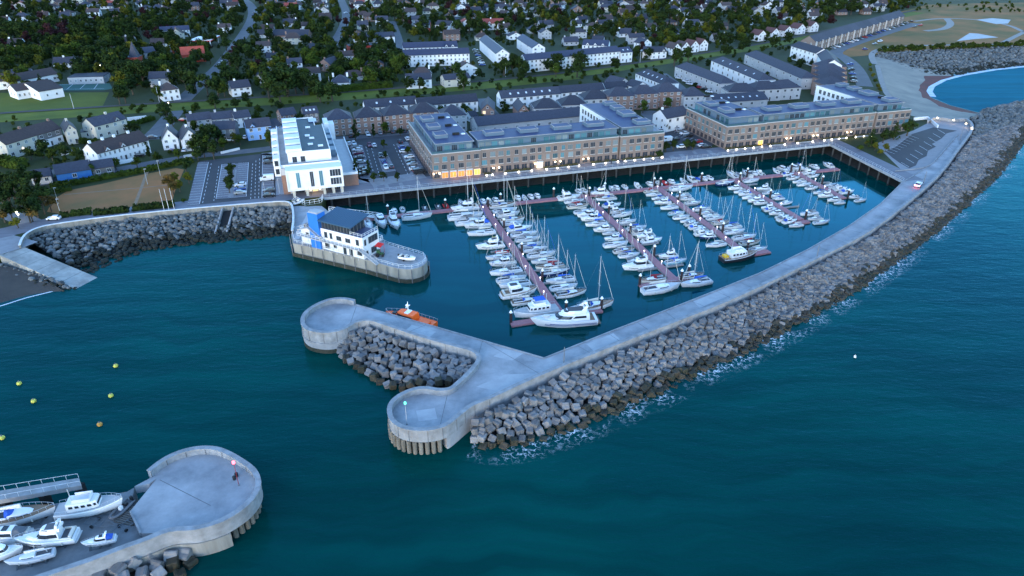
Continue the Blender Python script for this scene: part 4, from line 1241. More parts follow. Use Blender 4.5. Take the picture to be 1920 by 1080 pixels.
def proto(t):
    if t in P_RIB: return P_RIB[t], D_RIB[t], 'inflatables and work boats in the marina'
    k = int(t[1])
    return {'s': (P_SAIL, D_SAIL, 'sailing yachts in the marina'), 'm': (P_MOT, D_MOT, 'motor cruisers in the marina'), 'o': (P_OPN, D_OPN, 'small motorboats in the marina')}[t[0]][0][k % 7], {'s': D_SAIL, 'm': D_MOT, 'o': D_OPN}[t[0]][k], {'s': 'sailing yachts in the marina', 'm': 'motor cruisers in the marina', 'o': 'small motorboats in the marina'}[t[0]]
for (pi, sd), L_ in BER.items():
    nm, A_, B_, D_, PLn = PL[pi]
    X_ = Vector((-D_.y, D_.x, 0))
    if X_.dot(AX) < 0: X_ = -X_
    items = []
    for px, py, l, t in L_:
        c = P(px, py, .6)
        a_ = (P(px + l / 2, py, .6) - P(px - l / 2, py, .6)).length / .97
        items.append([(c - A_).dot(D_), max(4.5, a_ * .97), t])
    items.sort()
    for it in range(30):                                  # keep hulls from touching
        for i in range(len(items) - 1):
            bi = items[i][1] * .325; bj = items[i + 1][1] * .325
            need = (bi + bj) / 2 + .25; gap = items[i + 1][0] - items[i][0]
            if gap < need:
                items[i][0] -= (need - gap) / 2; items[i + 1][0] += (need - gap) / 2
    for i, (s, l, t) in enumerate(items):
        pr, desc, grp = proto(t)
        sc = l / pr['L']
        bow_in = rnd.random() < (.35 if t[0] == 's' else .3)
        off = 1.35 + .55 + l / 2 + rnd.uniform(0, .4)
        c = A_ + D_ * s + X_ * sd * off
        hd = X_ * (-sd if bow_in else sd)
        hs_ = (sc, sc, sc * rnd.uniform(.96, 1.06))
        place(pr, (c.x, c.y, 0), math.atan2(hd.y, hd.x) + rnd.uniform(-.03, .03), hs_,
              '%s, %s on the %s side of the %s' % (desc, ordn(i + 1), 'office' if sd < 0 else 'breakwater', nm), grp)
# small boats on the landward side of the walkway
NB = [Z6(1040, 780), Z6(1100, 778), Z6(1265, 757), Z6(1365, 747), Z6(1425, 745), Z3(80, 172), Z3(228, 162), Z3(270, 166), Z3(312, 155), Z3(460, 145), Z3(495, 137), Z3(540, 131), Z3(582, 127), Z7(495, 628), Z7(540, 628), Z7(625, 618), Z7(735, 606), Z7(775, 600), Z7(840, 596), Z7(930, 586),
      Z7(1010, 562), Z7(1085, 560), Z7(1160, 577), Z7(1210, 572), Z7(1290, 562), Z7(1345, 548), Z7(1412, 556), Z7(1445, 545), Z7(1490, 538), Z4(890, 107), Z4(940, 105), Z4(1000, 99), Z4(1050, 96), Z4(1088, 90), Z4(1200, 73), Z4(1258, 66), Z4(1300, 62), Z4(1340, 56), Z4(1400, 62), Z4(1485, 48), Z4(1590, 42)]
NK = ['o0', 'o2', 'rib', 'rib', 'red', 'm2', 'o0', 'o3', 'o0', 'o0', 'o2', 'o0', 'o0', 'o0', 'o2', 'o4', 'o0', 'o0', 'o2', 'o0', 'o0', 'o2', 'red', 'o0', 'o2', 'm2', 'o1', 'o0', 'o2', 's2', 'o4', 'm2', 'o0', 'o0', 'o2', 'm2', 'o2', 'm2', 's0', 'o0', 'm2']
for i, ((px, py), t) in enumerate(zip(NB, NK)):
    pr, desc, grp = proto(t)
    c = P(px, py, .5); s = (c - G0).dot(GD)
    l = {'o': 5.2, 'm': 6.6, 'r': 4.6, 's': 7.5, 'y': 5}[t[0]] + rnd.uniform(-.4, .4)
    q = G0 + GD * s - GN * (1.2 + .4 + l / 2)
    hd = GN if rnd.random() < .6 else -GN
    place(pr, (q.x, q.y, 0), math.atan2(hd.y, hd.x) + rnd.uniform(-.05, .05), l / pr['L'], '%s, %s from the gangway behind the long walkway' % (desc, ordn(i + 1)), grp)
# yachts lying along the walkway
for (px, py, l, t, lab) in ((*Z6(1205, 818), 55, 's2', 'long white racing yacht with sponsor-free hull moored along the walkway near the red inflatable'), (*Z7(1270, 612), 45, 's2', 'white sailing yacht lying along the walkway beside the start of the middle pontoon'),
                            (*Z7(1020, 615), 27, 's6', 'cream and brown sailing boat lying along the walkway between second and middle pontoons'), (*Z7(1600, 575), 37, 's3', 'dark-hulled sailing yacht lying along the walkway left of the fourth pontoon'), (*Z7(1785, 548), 32, 's2', 'white sailing yacht lying along the walkway just right of the fourth pontoon'),
                            ):
    pr, desc, grp = proto(t)
    c = P(px, py, .5); s = (c - G0).dot(GD); l_ = l / (CAM_F / SX(c)[2]) / .95
    q = G0 + GD * s + GN * (1.3 + .3 + l_ * .16)
    lab = lab.replace(' with sponsor-free hull', '')
    place(pr, (q.x, q.y, 0), math.atan2(GD.y, GD.x), l_ / pr['L'], lab, grp)
for (px, py, l, t, lab) in ((*Z6(847, 888), 8.5, 's2', 'white sailing boat moored bow out beside the foot of the gangway'), (*Z6(942, 868), 10.5, 'm2', 'white motor cruiser bow out from the landing, nearer the gangway of two'), (*Z6(1040, 875), 10.5, 'm0', 'white flybridge motor cruiser bow out from the landing, farther from the gangway of two')):
    pr, desc, grp = proto(t)
    c = P(px, py, .7)
    place(pr, (c.x, c.y, 0), math.atan2(GN.y, GN.x) + .08, l / pr['L'], lab, grp)
for (px, py, l, t, lab) in ((*Z4(385, 925), 12.0, 's2', 'large white sailing yacht lying across the end of the second pontoon'), (*Z4(632, 884), 10.0, 's0', 'sailing yacht with blue cover lying just beyond the end of the second pontoon'),
                            (*Z3(960, 848), 11.0, 's1', 'sailing yacht with teak deck half hidden behind the largest motor yacht'), (*Z3(715, 545), 0, '', '')):
    if not t: continue
    pr, desc, grp = proto(t); c = P(px, py, .7)
    place(pr, (c.x, c.y, 0), math.atan2(AX.y, AX.x) + (math.pi if t == 's0' else 0), l / pr['L'], lab, grp)
for t, b in (('s2', 'x'),): pass

# ---- the big motor yacht, the blue-topped trawler, the dark fishing boat, the orange pilot boat
def big_yacht():
    L, B, hs, hb = 17.5, 4.9, 1.55, 2.5
    root = empty('motor_yacht'); tag(root, 'largest white motor yacht with sweeping dark windows, across the end of the longest pontoon', 'motor yacht')
    tr, mx, fine = .9, .38, 2.3
    h, d = hull_parts(L, B, hs, hb, tr, mx, fine, rake=.12, draft=.8, n=17)
    h.build('hull', [M_GEL], root, True); d.build('deck', [M_GEL], root)
    st = MB()
    for sd in (1, -1):
        for zz, t in ((.62, .12), (.42, .07)):
            vs = []
            for k in range(9):
                s = .02 + .80 * k / 8; ov = .12 * L * max(0, s - .6) / .4
                for f in (zz, zz - t): vs.append((-L / 2 + L * s - ov * (.35 + .1), sd * (half_beam(s, B, tr, mx, fine) * .985 + .025), sheer(s, hs, hb) * f))
            st.add(vs, [(2 * k, 2 * k + 2, 2 * k + 3, 2 * k + 1) for k in range(8)])
    st.build('hull_stripe', [M_BOOT], root)
    z = 1.75
    a = (-6.6, 3.6, 4.0, 3.0, z, 1.75)
    s = cabin_mb(*a, 3.4, .1, .35, .55).build('saloon', [M_GEL], root)
    for sd in (1, -1):
        window_band(*a, .10, .50, z + .65, z + 1.25, 3.4, .1, .35, sd).build('window', [M_GLASS], s)
        window_band(*a, .54, .93, z + .45, z + 1.25, 3.4, .1, .35, sd).build('window', [M_GLASS], s)
    windscreen_mb(*a, 3.4, .35, z + .5, z + 1.3).build('windscreen', [M_GLASS], s)
    cabin_mb(1.2, 6.2, 2.9, 1.3, 2.0, .55, 2.0, 0, .3).build('foredeck_trunk', [M_GEL], root)
    f = cabin_mb(-5.6, .6, 3.3, 2.4, z + 1.75, .75, 1.2, -.2, .1).build('flybridge', [M_GEL], root)
    windscreen_mb(-5.6, .6, 3.3, 2.4, z + 1.75, .75, 1.2, .1, z + 2.2, z + 2.6).build('wind_deflector', [M_GLASS], f)
    MB().prism([(-5.2, 1.25), (-1.0, 1.05), (-1.0, -1.05), (-5.2, -1.25)], z + 2.5, z + 2.54).build('flybridge_deck', [M_COCK], f)
    ar = MB()
    for sd in (1, -1): ar.loft([[(-4.6 + dx, sd * 1.6 + dy, z + 2.1) for dx, dy in ((-.7, -.07), (.7, -.07), (.7, .07), (-.7, .07))], [(-5.9 + dx, sd * 1.15 + dy, z + 3.7) for dx, dy in ((-.35, -.07), (.35, -.07), (.35, .07), (-.35, .07))]])
    ar.box(-6.25, -5.55, -1.25, 1.25, z + 3.7, z + 3.85); ar.lathe([(.4, z + 3.85), (.4, z + 4.2), (.1, z + 4.3)], -5.9, 0, 8); ar.tube((-5.9, .8, z + 3.8), (-5.9, .8, z + 6), .03, 4)
    ar.build('radar_arch', [M_GEL], root)
    MB().box(-8.0, -6.5, -1.9, 1.9, 1.62, 1.68).build('aft_deck', [M_TEAK], root)
    MB().box(-9.6, -8.7, -2.0, 2.0, .4, .55).build('swim_platform', [M_TEAK], root)
    rail_mb(L, B, hs, hb, tr, mx, fine, .4, h=.8, r=.03, n=14).build('guard_rail', [M_RAIL], root)
    tn = MB().lathe([(.1, 0), (.75, .25), (.7, .55), (.1, .6)], 0, 0, 10).xf(Matrix.Translation((4.4, 0, 2.55)) @ Matrix.Diagonal((1.4, .8, .8, 1))); tn.build('dinghy', [M_CREAMC], root)
    return root
by_ = big_yacht(); c = P(1056, 602, .8); by_.location = (c.x, c.y, 0); by_.rotation_euler.z = math.atan2(P(995, 606, 0).y - P(1117, 597, 0).y, P(995, 606, 0).x - P(1117, 597, 0).x)
def trawler(name, L, hullm, cabm, top, lab, derrick=False, deckm=None):
    B, hs, hb = L * .33, 1.2, 2.0
    root = empty(name); tag(root, lab, 'trawler')
    tr, mx, fine = .85, .45, 2.4
    h, d = hull_parts(L, B, hs, hb, tr, mx, fine, rake=.06, draft=.8)
    h.build('hull', [hullm], root, True); d.build('deck', [deckm or M_DECK], root)
    rb = MB()
    for sd in (1, -1):
        rb.path([(-L / 2 + L * s, sd * (half_beam(s, B, tr, mx, fine) + .03), sheer(s, hs, hb) - .08) for s in [k / 12 * .985 for k in range(13)]], .07, 4)
    rb.build('rubbing_strake', [M_WHITE], root)
    z = hs + .1
    a = (-L * .30, L * .17, B * .74, B * .66, z, 1.75)
    cb = cabin_mb(*a, .35, 0, .08, .85).build('deckhouse', [cabm], root)
    for sd in (1, -1):
        for k in range(4):
            window_band(*a, .08 + .2 * k, .22 + .2 * k, z + .75, z + 1.3, .35, 0, .08, sd).build('window', [M_GLASS], cb)
    windscreen_mb(*a, .35, .08, z + .75, z + 1.3, .85).build('windscreen', [M_GLASS], cb)
    fb = MB().box(-L * .22, L * .06, -B * .28, B * .28, z + 1.75, z + 1.85)
    for sd in (1, -1): fb.box(-L * .2, L * .06, sd * B * .27 - .05, sd * B * .27 + .05, z + 1.85, z + 2.5)
    fb.box(L * .05, L * .065, -B * .27, B * .27, z + 1.85, z + 2.5)
    fb.build('flybridge', [cabm], root)
    if top:
        bt_ = MB().loft([[(x, y * B * .30, z + 3.3 + k * (1 - y * y)) for y in (-1, -.6, 0, .6, 1)] for x, k in ((-L * .20, .05), (-L * .10, .45), (L * .04, .1))], closed=False)
        b2 = bt_.build('bimini', [top], root)
        po = MB()
        for sd in (1, -1):
            for x in (-L * .2, L * .04): po.tube((x, sd * B * .28, z + 1.85), (x, sd * B * .30, z + 3.3), .03, 4)
        po.build('bimini_pole', [M_RAIL], b2)
    ms = MB().tube((-L * .24, 0, z + 1.7), (-L * .24, 0, z + (6.5 if derrick else 4.5)), .08, 6)
    if derrick: ms.tube((-L * .24, 0, z + 3), (-L * .45, 0, z + 5), .06, 5); ms.tube((-L * .24, 0, z + 6.4), (L * .48, 0, hb), .02, 3); ms.tube((-L * .24, 0, z + 6.4), (-L * .48, 0, hs), .02, 3)
    ms.build('mast', [M_ALU], root)
    if derrick:
        MB().box(-L * .44, -L * .34, -B * .2, B * .25, z, z + .7).build('fish_box', [M_YEL], root)
    rail_mb(L, B, hs, hb, tr, mx, fine, .02, h=.75, r=.03, n=12).build('guard_rail', [M_RAIL], root)
    root['L'] = L
    return root
t1 = trawler('trawler_yacht', 12.5, M_GEL, M_GEL, M_BLUEC, 'white trawler yacht with bright blue bimini, beside the end of the longest pontoon')
c = P(1004, 584, .8); t1.location = (c.x, c.y, 0); t1.rotation_euler.z = math.atan2(AX.y, AX.x) + math.pi
t2 = trawler('fishing_boat', 12.5, M_BLACKH, M_GEL, None, 'dark-hulled white-railed fishing boat with yellow gear off the end of the middle pontoon', True, M_TEAK)
c = P(1386, 481, .8); t2.location = (c.x, c.y, 0); t2.rotation_euler.z = math.atan2(AX.y, AX.x)
def pilot():
    L, B, hs, hb = 14.5, 5.0, 2.3, 2.7
    root = empty('pilot_boat'); tag(root, 'bright orange rescue boat moored against the inner side of the pier', 'rescue boat')
    tr, mx, fine = .95, .4, 2.6
    h, d = hull_parts(L, B, hs, hb, tr, mx, fine, rake=.08, draft=.7)
    h.build('hull', [M_ORNG], root, True); d.build('deck', [M_ORNG], root)
    z = 2.35
    a = (-2.4, 3.4, 3.1, 2.6, z, 2.0)
    cb = cabin_mb(*a, .8, .2, .2, .8).build('wheelhouse', [M_ORNG], root)
    for sd in (1, -1): window_band(*a, .08, .92, z + .9, z + 1.5, .8, .2, .2, sd).build('window', [M_GLASS], cb)
    windscreen_mb(*a, .8, .2, z + .9, z + 1.5, .8).build('windscreen', [M_GLASS], cb)
    m = MB(); m.box(-.6, .6, -1.0, 1.0, z + 2.0, z + 2.2); m.tube((0, 0, z + 2), (0, 0, z + 5.0), .10, 6); m.box(-.1, .1, -.9, .9, z + 3.6, z + 3.75); m.lathe([(.4, z + 3.8), (.4, z + 4.1), (.1, z + 4.2)], .2, 0, 8)
    m.build('radar_mast', [M_WHITE], root)
    MB().box(-6.2, -3.0, -1.0, 1.0, z + .1, z + .55).build('engine_hatch', [M_ORNG], root)
    MB().box(3.8, 4.8, -.5, .5, z + .55, z + .9).build('locker', [M_BLK], root)
    rail_mb(L, B, hs, hb, tr, mx, fine, .0, h=.9, r=.035, n=13).build('guard_rail', [M_RAIL], root)
    rb = MB()
    for sd in (1, -1): rb.path([(-L / 2 + L * s, sd * (half_beam(s, B, tr, mx, fine) + .05), sheer(s, hs, hb) - .1) for s in [k / 12 * .985 for k in range(13)]], .15, 5)
    rb.build('fender_belt', [M_BLK], root)
    return root
pb = pilot()
ja, jb = P(666, 571, 0), P(1020, 671, 0); jd = (P(1020, 671, DZ) - P(668, 571, DZ)).normalized(); jn_ = Vector((-jd.y, jd.x, 0))
if jn_.y < 0: jn_ = -jn_
c = P(752, 594, DZ); c = Vector((c.x, c.y, 0)); base = P(668, 571, DZ); c = base + jd * ((c - Vector((base.x, base.y, 0))).dot(jd)) + jn_ * 3.3
pb.location = (c.x, c.y, 0); pb.rotation_euler.z = math.atan2(-jd.y, -jd.x)

# ---- boats ashore in the yard, standing on cradles
M_CRAD = mat('cradle_steel', (.10, .12, .14), .6)
M_KEELP = mat('antifoul', (.05, .07, .13), .7)
def cradle(x, y, rz, L, lab):
    cr_ = empty('boat_cradle', (x, y, YZ), rz); tag(cr_, lab, 'cradle', 'cradles in the boat yard')
    mb = MB()
    for fx in (-.3, .0, .28):
        mb.box(L * fx - .08, L * fx + .08, -L * .13, L * .13, .02, .14)
        for sd in (1, -1): mb.tube((L * fx, sd * L * .13, .05), (L * fx, sd * L * .09, .75), .05, 5)
    for sd in (1, -1): mb.box(-L * .32, L * .3, sd * L * .10 - .06, sd * L * .10 + .06, .0, .10)
    mb.build('frame', [M_CRAD], cr_)
Z5 = lambda x, y: (x / 3.692, 820 + y / 3.692)
yard_boats = [((625, 470), 10.6, 12, 'trawler', 'white trawler yacht with grey wheelhouse windows ashore at the far side of the boat yard'), ((318, 690), 9.2, 10, 'm0', 'white hardtop motor cruiser ashore in the middle of the boat yard'), ((675, 700), 5.0, 17, 'm1', 'small white hardtop boat ashore near the pier parapet'),
              ((130, 535), 11.5, 14, 's1', 'white sailing yacht ashore with lowered boom at the boat yard'), ((200, 815), 6.9, 20, 's2', 'slender white sailing boat ashore close to the parapet'), ((15, 675), 8.4, 185, 'm2', 'white motor boat with dark blue canvas ashore at the yard edge'),
              ((-10, 790), 7.0, 15, 'o0', 'white motorboat ashore beside the slender sailing boat')]
for (zx, zy), l, ang, t, lab in yard_boats:
    px, py = Z5(zx, zy)
    if t == 'trawler':
        o = trawler('trawler_yacht', 12.0, M_GEL, M_GEL, None, lab); L0 = 12.0
    else:
        pr, desc, grp = proto(t); o = copy_tree(pr); o['label'] = lab; o['group'] = 'boats ashore in the yard'; L0 = pr['L']
    zc = YZ + .75
    c = P(px, py, zc + 1.0)
    o.location = (c.x, c.y, zc); s = l / L0; o.scale = (s, s, s)
    rz = R(ang) + (math.pi if t in ('m0', 's2', 'm1') else 0)
    o.rotation_euler = (0, 0, rz)
    if t[0] == 's':
        for ch in list(o.children):
            if ch.name.startswith(('mast', 'rigging', 'spreader', 'furled')): bpy.data.objects.remove(ch)
    cradle(c.x, c.y, rz, l, 'low steel cradle under the ' + ' '.join(lab.replace(' ashore', '').split()[:10]))
# dinghy and trailer odds and ends by the ramp wall
px, py = Z5(838, 500); c = P(px, py, YZ + .6); dg = copy_tree(P_RIB['rib']); dg.location = (c.x, c.y, YZ + .25); dg.rotation_euler.z = R(-105); dg['label'] = 'grey inflatable dinghy ashore beside the step to the round head'; dg['group'] = 'boats ashore in the yard'
for k, (zx, zy, a_) in enumerate(((480, 590, 15), (700, 605, -10), (360, 515, 40), (890, 610, 60))):
    px, py = Z5(zx, zy); c = P(px, py, YZ)
    tr1 = empty('boat_trailer', (c.x, c.y, YZ), R(a_)); tag(tr1, ['dark empty boat trailer behind the hardtop cruiser', 'empty trailer between the trawler yacht and the small hardtop boat', 'bare steel trailer beside the sailing yacht ashore', 'cluttered trailer by the plank stack near the round head'][k], 'trailer', 'empty trailers in the boat yard')
    mb = MB(); mb.tube((-2.6, -.7, .5), (1.2, -.7, .5), .05, 5); mb.tube((-2.6, .7, .5), (1.2, .7, .5), .05, 5); mb.tube((1.2, -.7, .5), (2.9, 0, .5), .05, 5); mb.tube((1.2, .7, .5), (2.9, 0, .5), .05, 5)
    for x in (-2.5, -1, .4): mb.tube((x, -.9, .5), (x, .9, .5), .05, 5)
    mb.build('chassis', [M_CRAD], tr1)
    for sd in (1, -1):
        w = MB().tube((-1, sd * .95 - .1, .32), (-1, sd * .95 + .1, .32), .32, 10); w.build('wheel', [M_BLK], tr1)
px, py = Z5(910, 545); c = P(px, py, YZ)
ps = empty('plank_stack', (c.x, c.y, YZ), R(-15)); tag(ps, 'stack of grey timber planks against the step of the round pier head', 'planks')
mb = MB()
for k in range(9): mb.box(-1.9, 1.9, -1.9 + k * .42, -1.6 + k * .42, .02, .32)
mb.build('plank', [mat('old_timber', (.14, .13, .12), .9, scale=3, col2=(.08, .075, .07))], ps)
# ------------------------------------------------------------------ building materials and helpers
M_WHT = mat('white_render', (.73, .73, .735), .8, scale=.25, col2=(.62, .62, .625))
M_CRM = mat('cream_render', (.52, .49, .41), .85, scale=.3, col2=(.43, .41, .35))
M_GRY = mat('grey_render', (.16, .16, .165), .85, scale=.3, col2=(.12, .12, .125))
M_LGR = mat('pale_grey_render', (.42, .42, .43), .85, scale=.3, col2=(.34, .34, .35))
M_TAN = mat('tan_brick', (.195, .155, .138), .9, scale=1.6, col2=(.155, .122, .108), bump=.2)
M_BRK = mat('brown_brick', (.26, .165, .13), .9, scale=1.6, col2=(.19, .12, .10), bump=.2)
M_RBR = mat('red_brick', (.42, .075, .045), .9, scale=1.2, col2=(.28, .05, .035), bump=.2)
M_OBR = mat('orange_brick', (.24, .14, .105), .9, scale=1.6, col2=(.19, .11, .085), bump=.2)
M_BLU = mat('pale_blue_render', (.22, .38, .66), .8, scale=.3, col2=(.19, .34, .60))
M_BSH = mat('bright_blue_wall', (.04, .16, .42), .8, scale=.4, col2=(.03, .13, .35))
M_BTW = mat('blue_tower_cladding', (.025, .16, .52), .5)
M_SLT = mat('slate_roof', (.044, .046, .064), .75, scale=1.2, col2=(.030, .031, .045), bump=.3, objvar=.2)
M_SLB = mat('brown_tile_roof', (.062, .046, .046), .85, scale=1.2, col2=(.044, .033, .034), bump=.3, objvar=.25)
M_RRF = mat('red_tile_roof', (.26, .06, .05), .85, scale=1.2, col2=(.19, .045, .038), bump=.3)
M_SLN = mat('new_slate_roof', (.040, .045, .080), .6, scale=.6, col2=(.032, .036, .065), bump=.1)
M_FLT = mat('flat_roof_membrane', (.046, .060, .130), .65, scale=.25, col2=(.034, .045, .102), detail=8)
M_FLG = mat('flat_roof_grey', (.055, .082, .10), .7, scale=.25, col2=(.042, .066, .08), detail=8)
M_ZNC = mat('zinc_cladding', (.075, .135, .195), .5, scale=.3, col2=(.085, .125, .18))
M_TRIM = mat('white_trim', (.66, .66, .66), .6)
M_WFR = mat('bronze_frame', (.20, .19, .18), .5)
M_SILL = mat('stone_sill', (.45, .44, .43), .8)
M_PANE = mat('window_glass', (.03, .038, .048), .1, spec=.7)
M_PALE = mat('curtained_glass', (.14, .18, .195), .15, spec=.6, objvar=.4)
M_TEAL = mat('teal_glass', (.055, .15, .185), .15, spec=.7, objvar=.5)
M_LIT = mat('lit_shop', (.3, .15, .05), .5, emit=(1.0, .30, .045), estr=.15)
M_LITB = mat('lit_hall', (.9, .8, .5), .5, emit=(1.0, .74, .32), estr=.22)
M_LITO = mat('lit_orange', (.8, .45, .1), .6, emit=(1.0, .40, .03), estr=.12)
M_LITW = mat('lit_window_small', (.9, .7, .4), .5, emit=(1.0, .50, .14), estr=.16)
M_LAMP = mat('lamp_globe', (.9, .85, .7), .5, emit=(1.0, .80, .50), estr=3.0)
M_DOOR = mat('dark_door', (.05, .05, .055), .6)
M_GBAL = mat('balcony_glass', (.045, .095, .115), .15, spec=.6)
M_PLANT = mat('planter_shrub', (.05, .065, .02), .9, scale=2, col2=(.09, .05, .02))

WMESH = {}
def win_mesh(w, h, pane, frame, bars=1, sill=True):
    k = (round(w, 2), round(h, 2), pane.name, frame.name, bars, sill)
    if k not in WMESH:
        mb = MB()
        t = min(.09, w * .1)
        mb.box(-w / 2 + t, w / 2 - t, -.02, .03, t, h - t, 0)
        for x0, x1, z0, z1 in ((-w / 2, -w / 2 + t, 0, h), (w / 2 - t, w / 2, 0, h), (-w / 2 + t, w / 2 - t, 0, t), (-w / 2 + t, w / 2 - t, h - t, h)):
            mb.box(x0, x1, -.05, .03, z0, z1, 1)
        for b in range(bars):
            x = -w / 2 + w * (b + 1) / (bars + 1)
            mb.box(x - t * .4, x + t * .4, -.04, -.021, t, h - t, 1)
        if sill: mb.box(-w / 2 - .1, w / 2 + .1, -.16, .0, -.1, -.002, 2)
        WMESH[k] = mb.mesh('window', [pane, frame, M_SILL])
    return WMESH[k]
def put(parent, name, me, x, y, z, rz=0.0):
    o = link(name, me, parent); o.location = (x, y, z); o.rotation_euler = (0, 0, rz); return o
OCC = []                                                  # footprints, so that trees keep clear of them
def occupy(c, r): OCC.append((c[0], c[1], r))
HOUSES = []

def roof_mb(L, D, H, rt, rh, ov=.4, th=.16):
    mb = MB()
    x0, x1, y0, y1 = -L / 2 - ov * .6, L / 2 + ov * .6, -ov, D + ov
    sl = rh / (D / 2); ze = H - sl * ov
    if rt == 'gable':
        for za, mi in ((0, 0),):
            up = [(x0, y0, ze), (x1, y0, ze), (x1, D / 2, H + rh), (x0, D / 2, H + rh), (x0, y1, ze), (x1, y1, ze)]
            t = [(p[0], p[1], p[2] + th) for p in up]
            mb.add(up + t, [(6, 7, 8, 9), (9, 8, 11, 10), (1, 0, 3, 2), (2, 3, 4, 5), (0, 1, 7, 6), (5, 4, 10, 11), (0, 6, 9, 3), (3, 9, 10, 4), (1, 2, 8, 7), (2, 5, 11, 8)])
    elif rt == 'hip':
        i = min(L / 2 - .2, D / 2 * .95)
        up = [(x0, y0, ze), (x1, y0, ze), (x1, y1, ze), (x0, y1, ze), (-L / 2 + i, D / 2, H + rh), (L / 2 - i, D / 2, H + rh)]
        mb.add(up, [(0, 1, 5, 4), (1, 2, 5), (2, 3, 4, 5), (3, 0, 4), (3, 2, 1, 0)])
    elif rt == 'fgable':
        s2 = rh / (L / 2); zf = H - s2 * ov
        xa, xb = -L / 2 - ov, L / 2 + ov
        up = [(xa, -ov, zf), (xa, D + ov, zf), (0, D + ov, H + rh), (0, -ov, H + rh), (xb, -ov, zf), (xb, D + ov, zf)]
        t = [(p[0], p[1], p[2] + th) for p in up]
        mb.add(up + t, [(7, 6, 9, 8), (8, 9, 10, 11), (0, 1, 2, 3), (3, 2, 5, 4), (1, 0, 6, 7), (4, 5, 11, 10), (0, 3, 9, 6), (3, 4, 10, 9), (2, 1, 7, 8), (5, 2, 8, 11)])
    else:
        mb.box(x0 + ov * .6, x1 - ov * .6, 0, D, H, H + .25)
    return mb
def wall_mb(L, D, H, rt, rh):
    mb = MB()
    if rt == 'gable':
        for x in (-L / 2, L / 2): pass
        v = [(-L / 2, 0, 0), (L / 2, 0, 0), (L / 2, D, 0), (-L / 2, D, 0), (-L / 2, 0, H), (L / 2, 0, H), (L / 2, D, H), (-L / 2, D, H), (-L / 2, D / 2, H + rh), (L / 2, D / 2, H + rh)]
        mb.add(v, [(0, 1, 5, 4), (1, 2, 6, 9, 5), (2, 3, 7, 6), (3, 0, 4, 8, 7)])
    elif rt == 'fgable':
        v = [(-L / 2, 0, 0), (L / 2, 0, 0), (L / 2, D, 0), (-L / 2, D, 0), (-L / 2, 0, H), (L / 2, 0, H), (L / 2, D, H), (-L / 2, D, H), (0, 0, H + rh), (0, D, H + rh)]
        mb.add(v, [(0, 1, 5, 8, 4), (1, 2, 6, 5), (2, 3, 7, 9, 6), (3, 0, 4, 7)])
    else:
        mb.box(-L / 2, L / 2, 0, D, 0, H)
    return mb
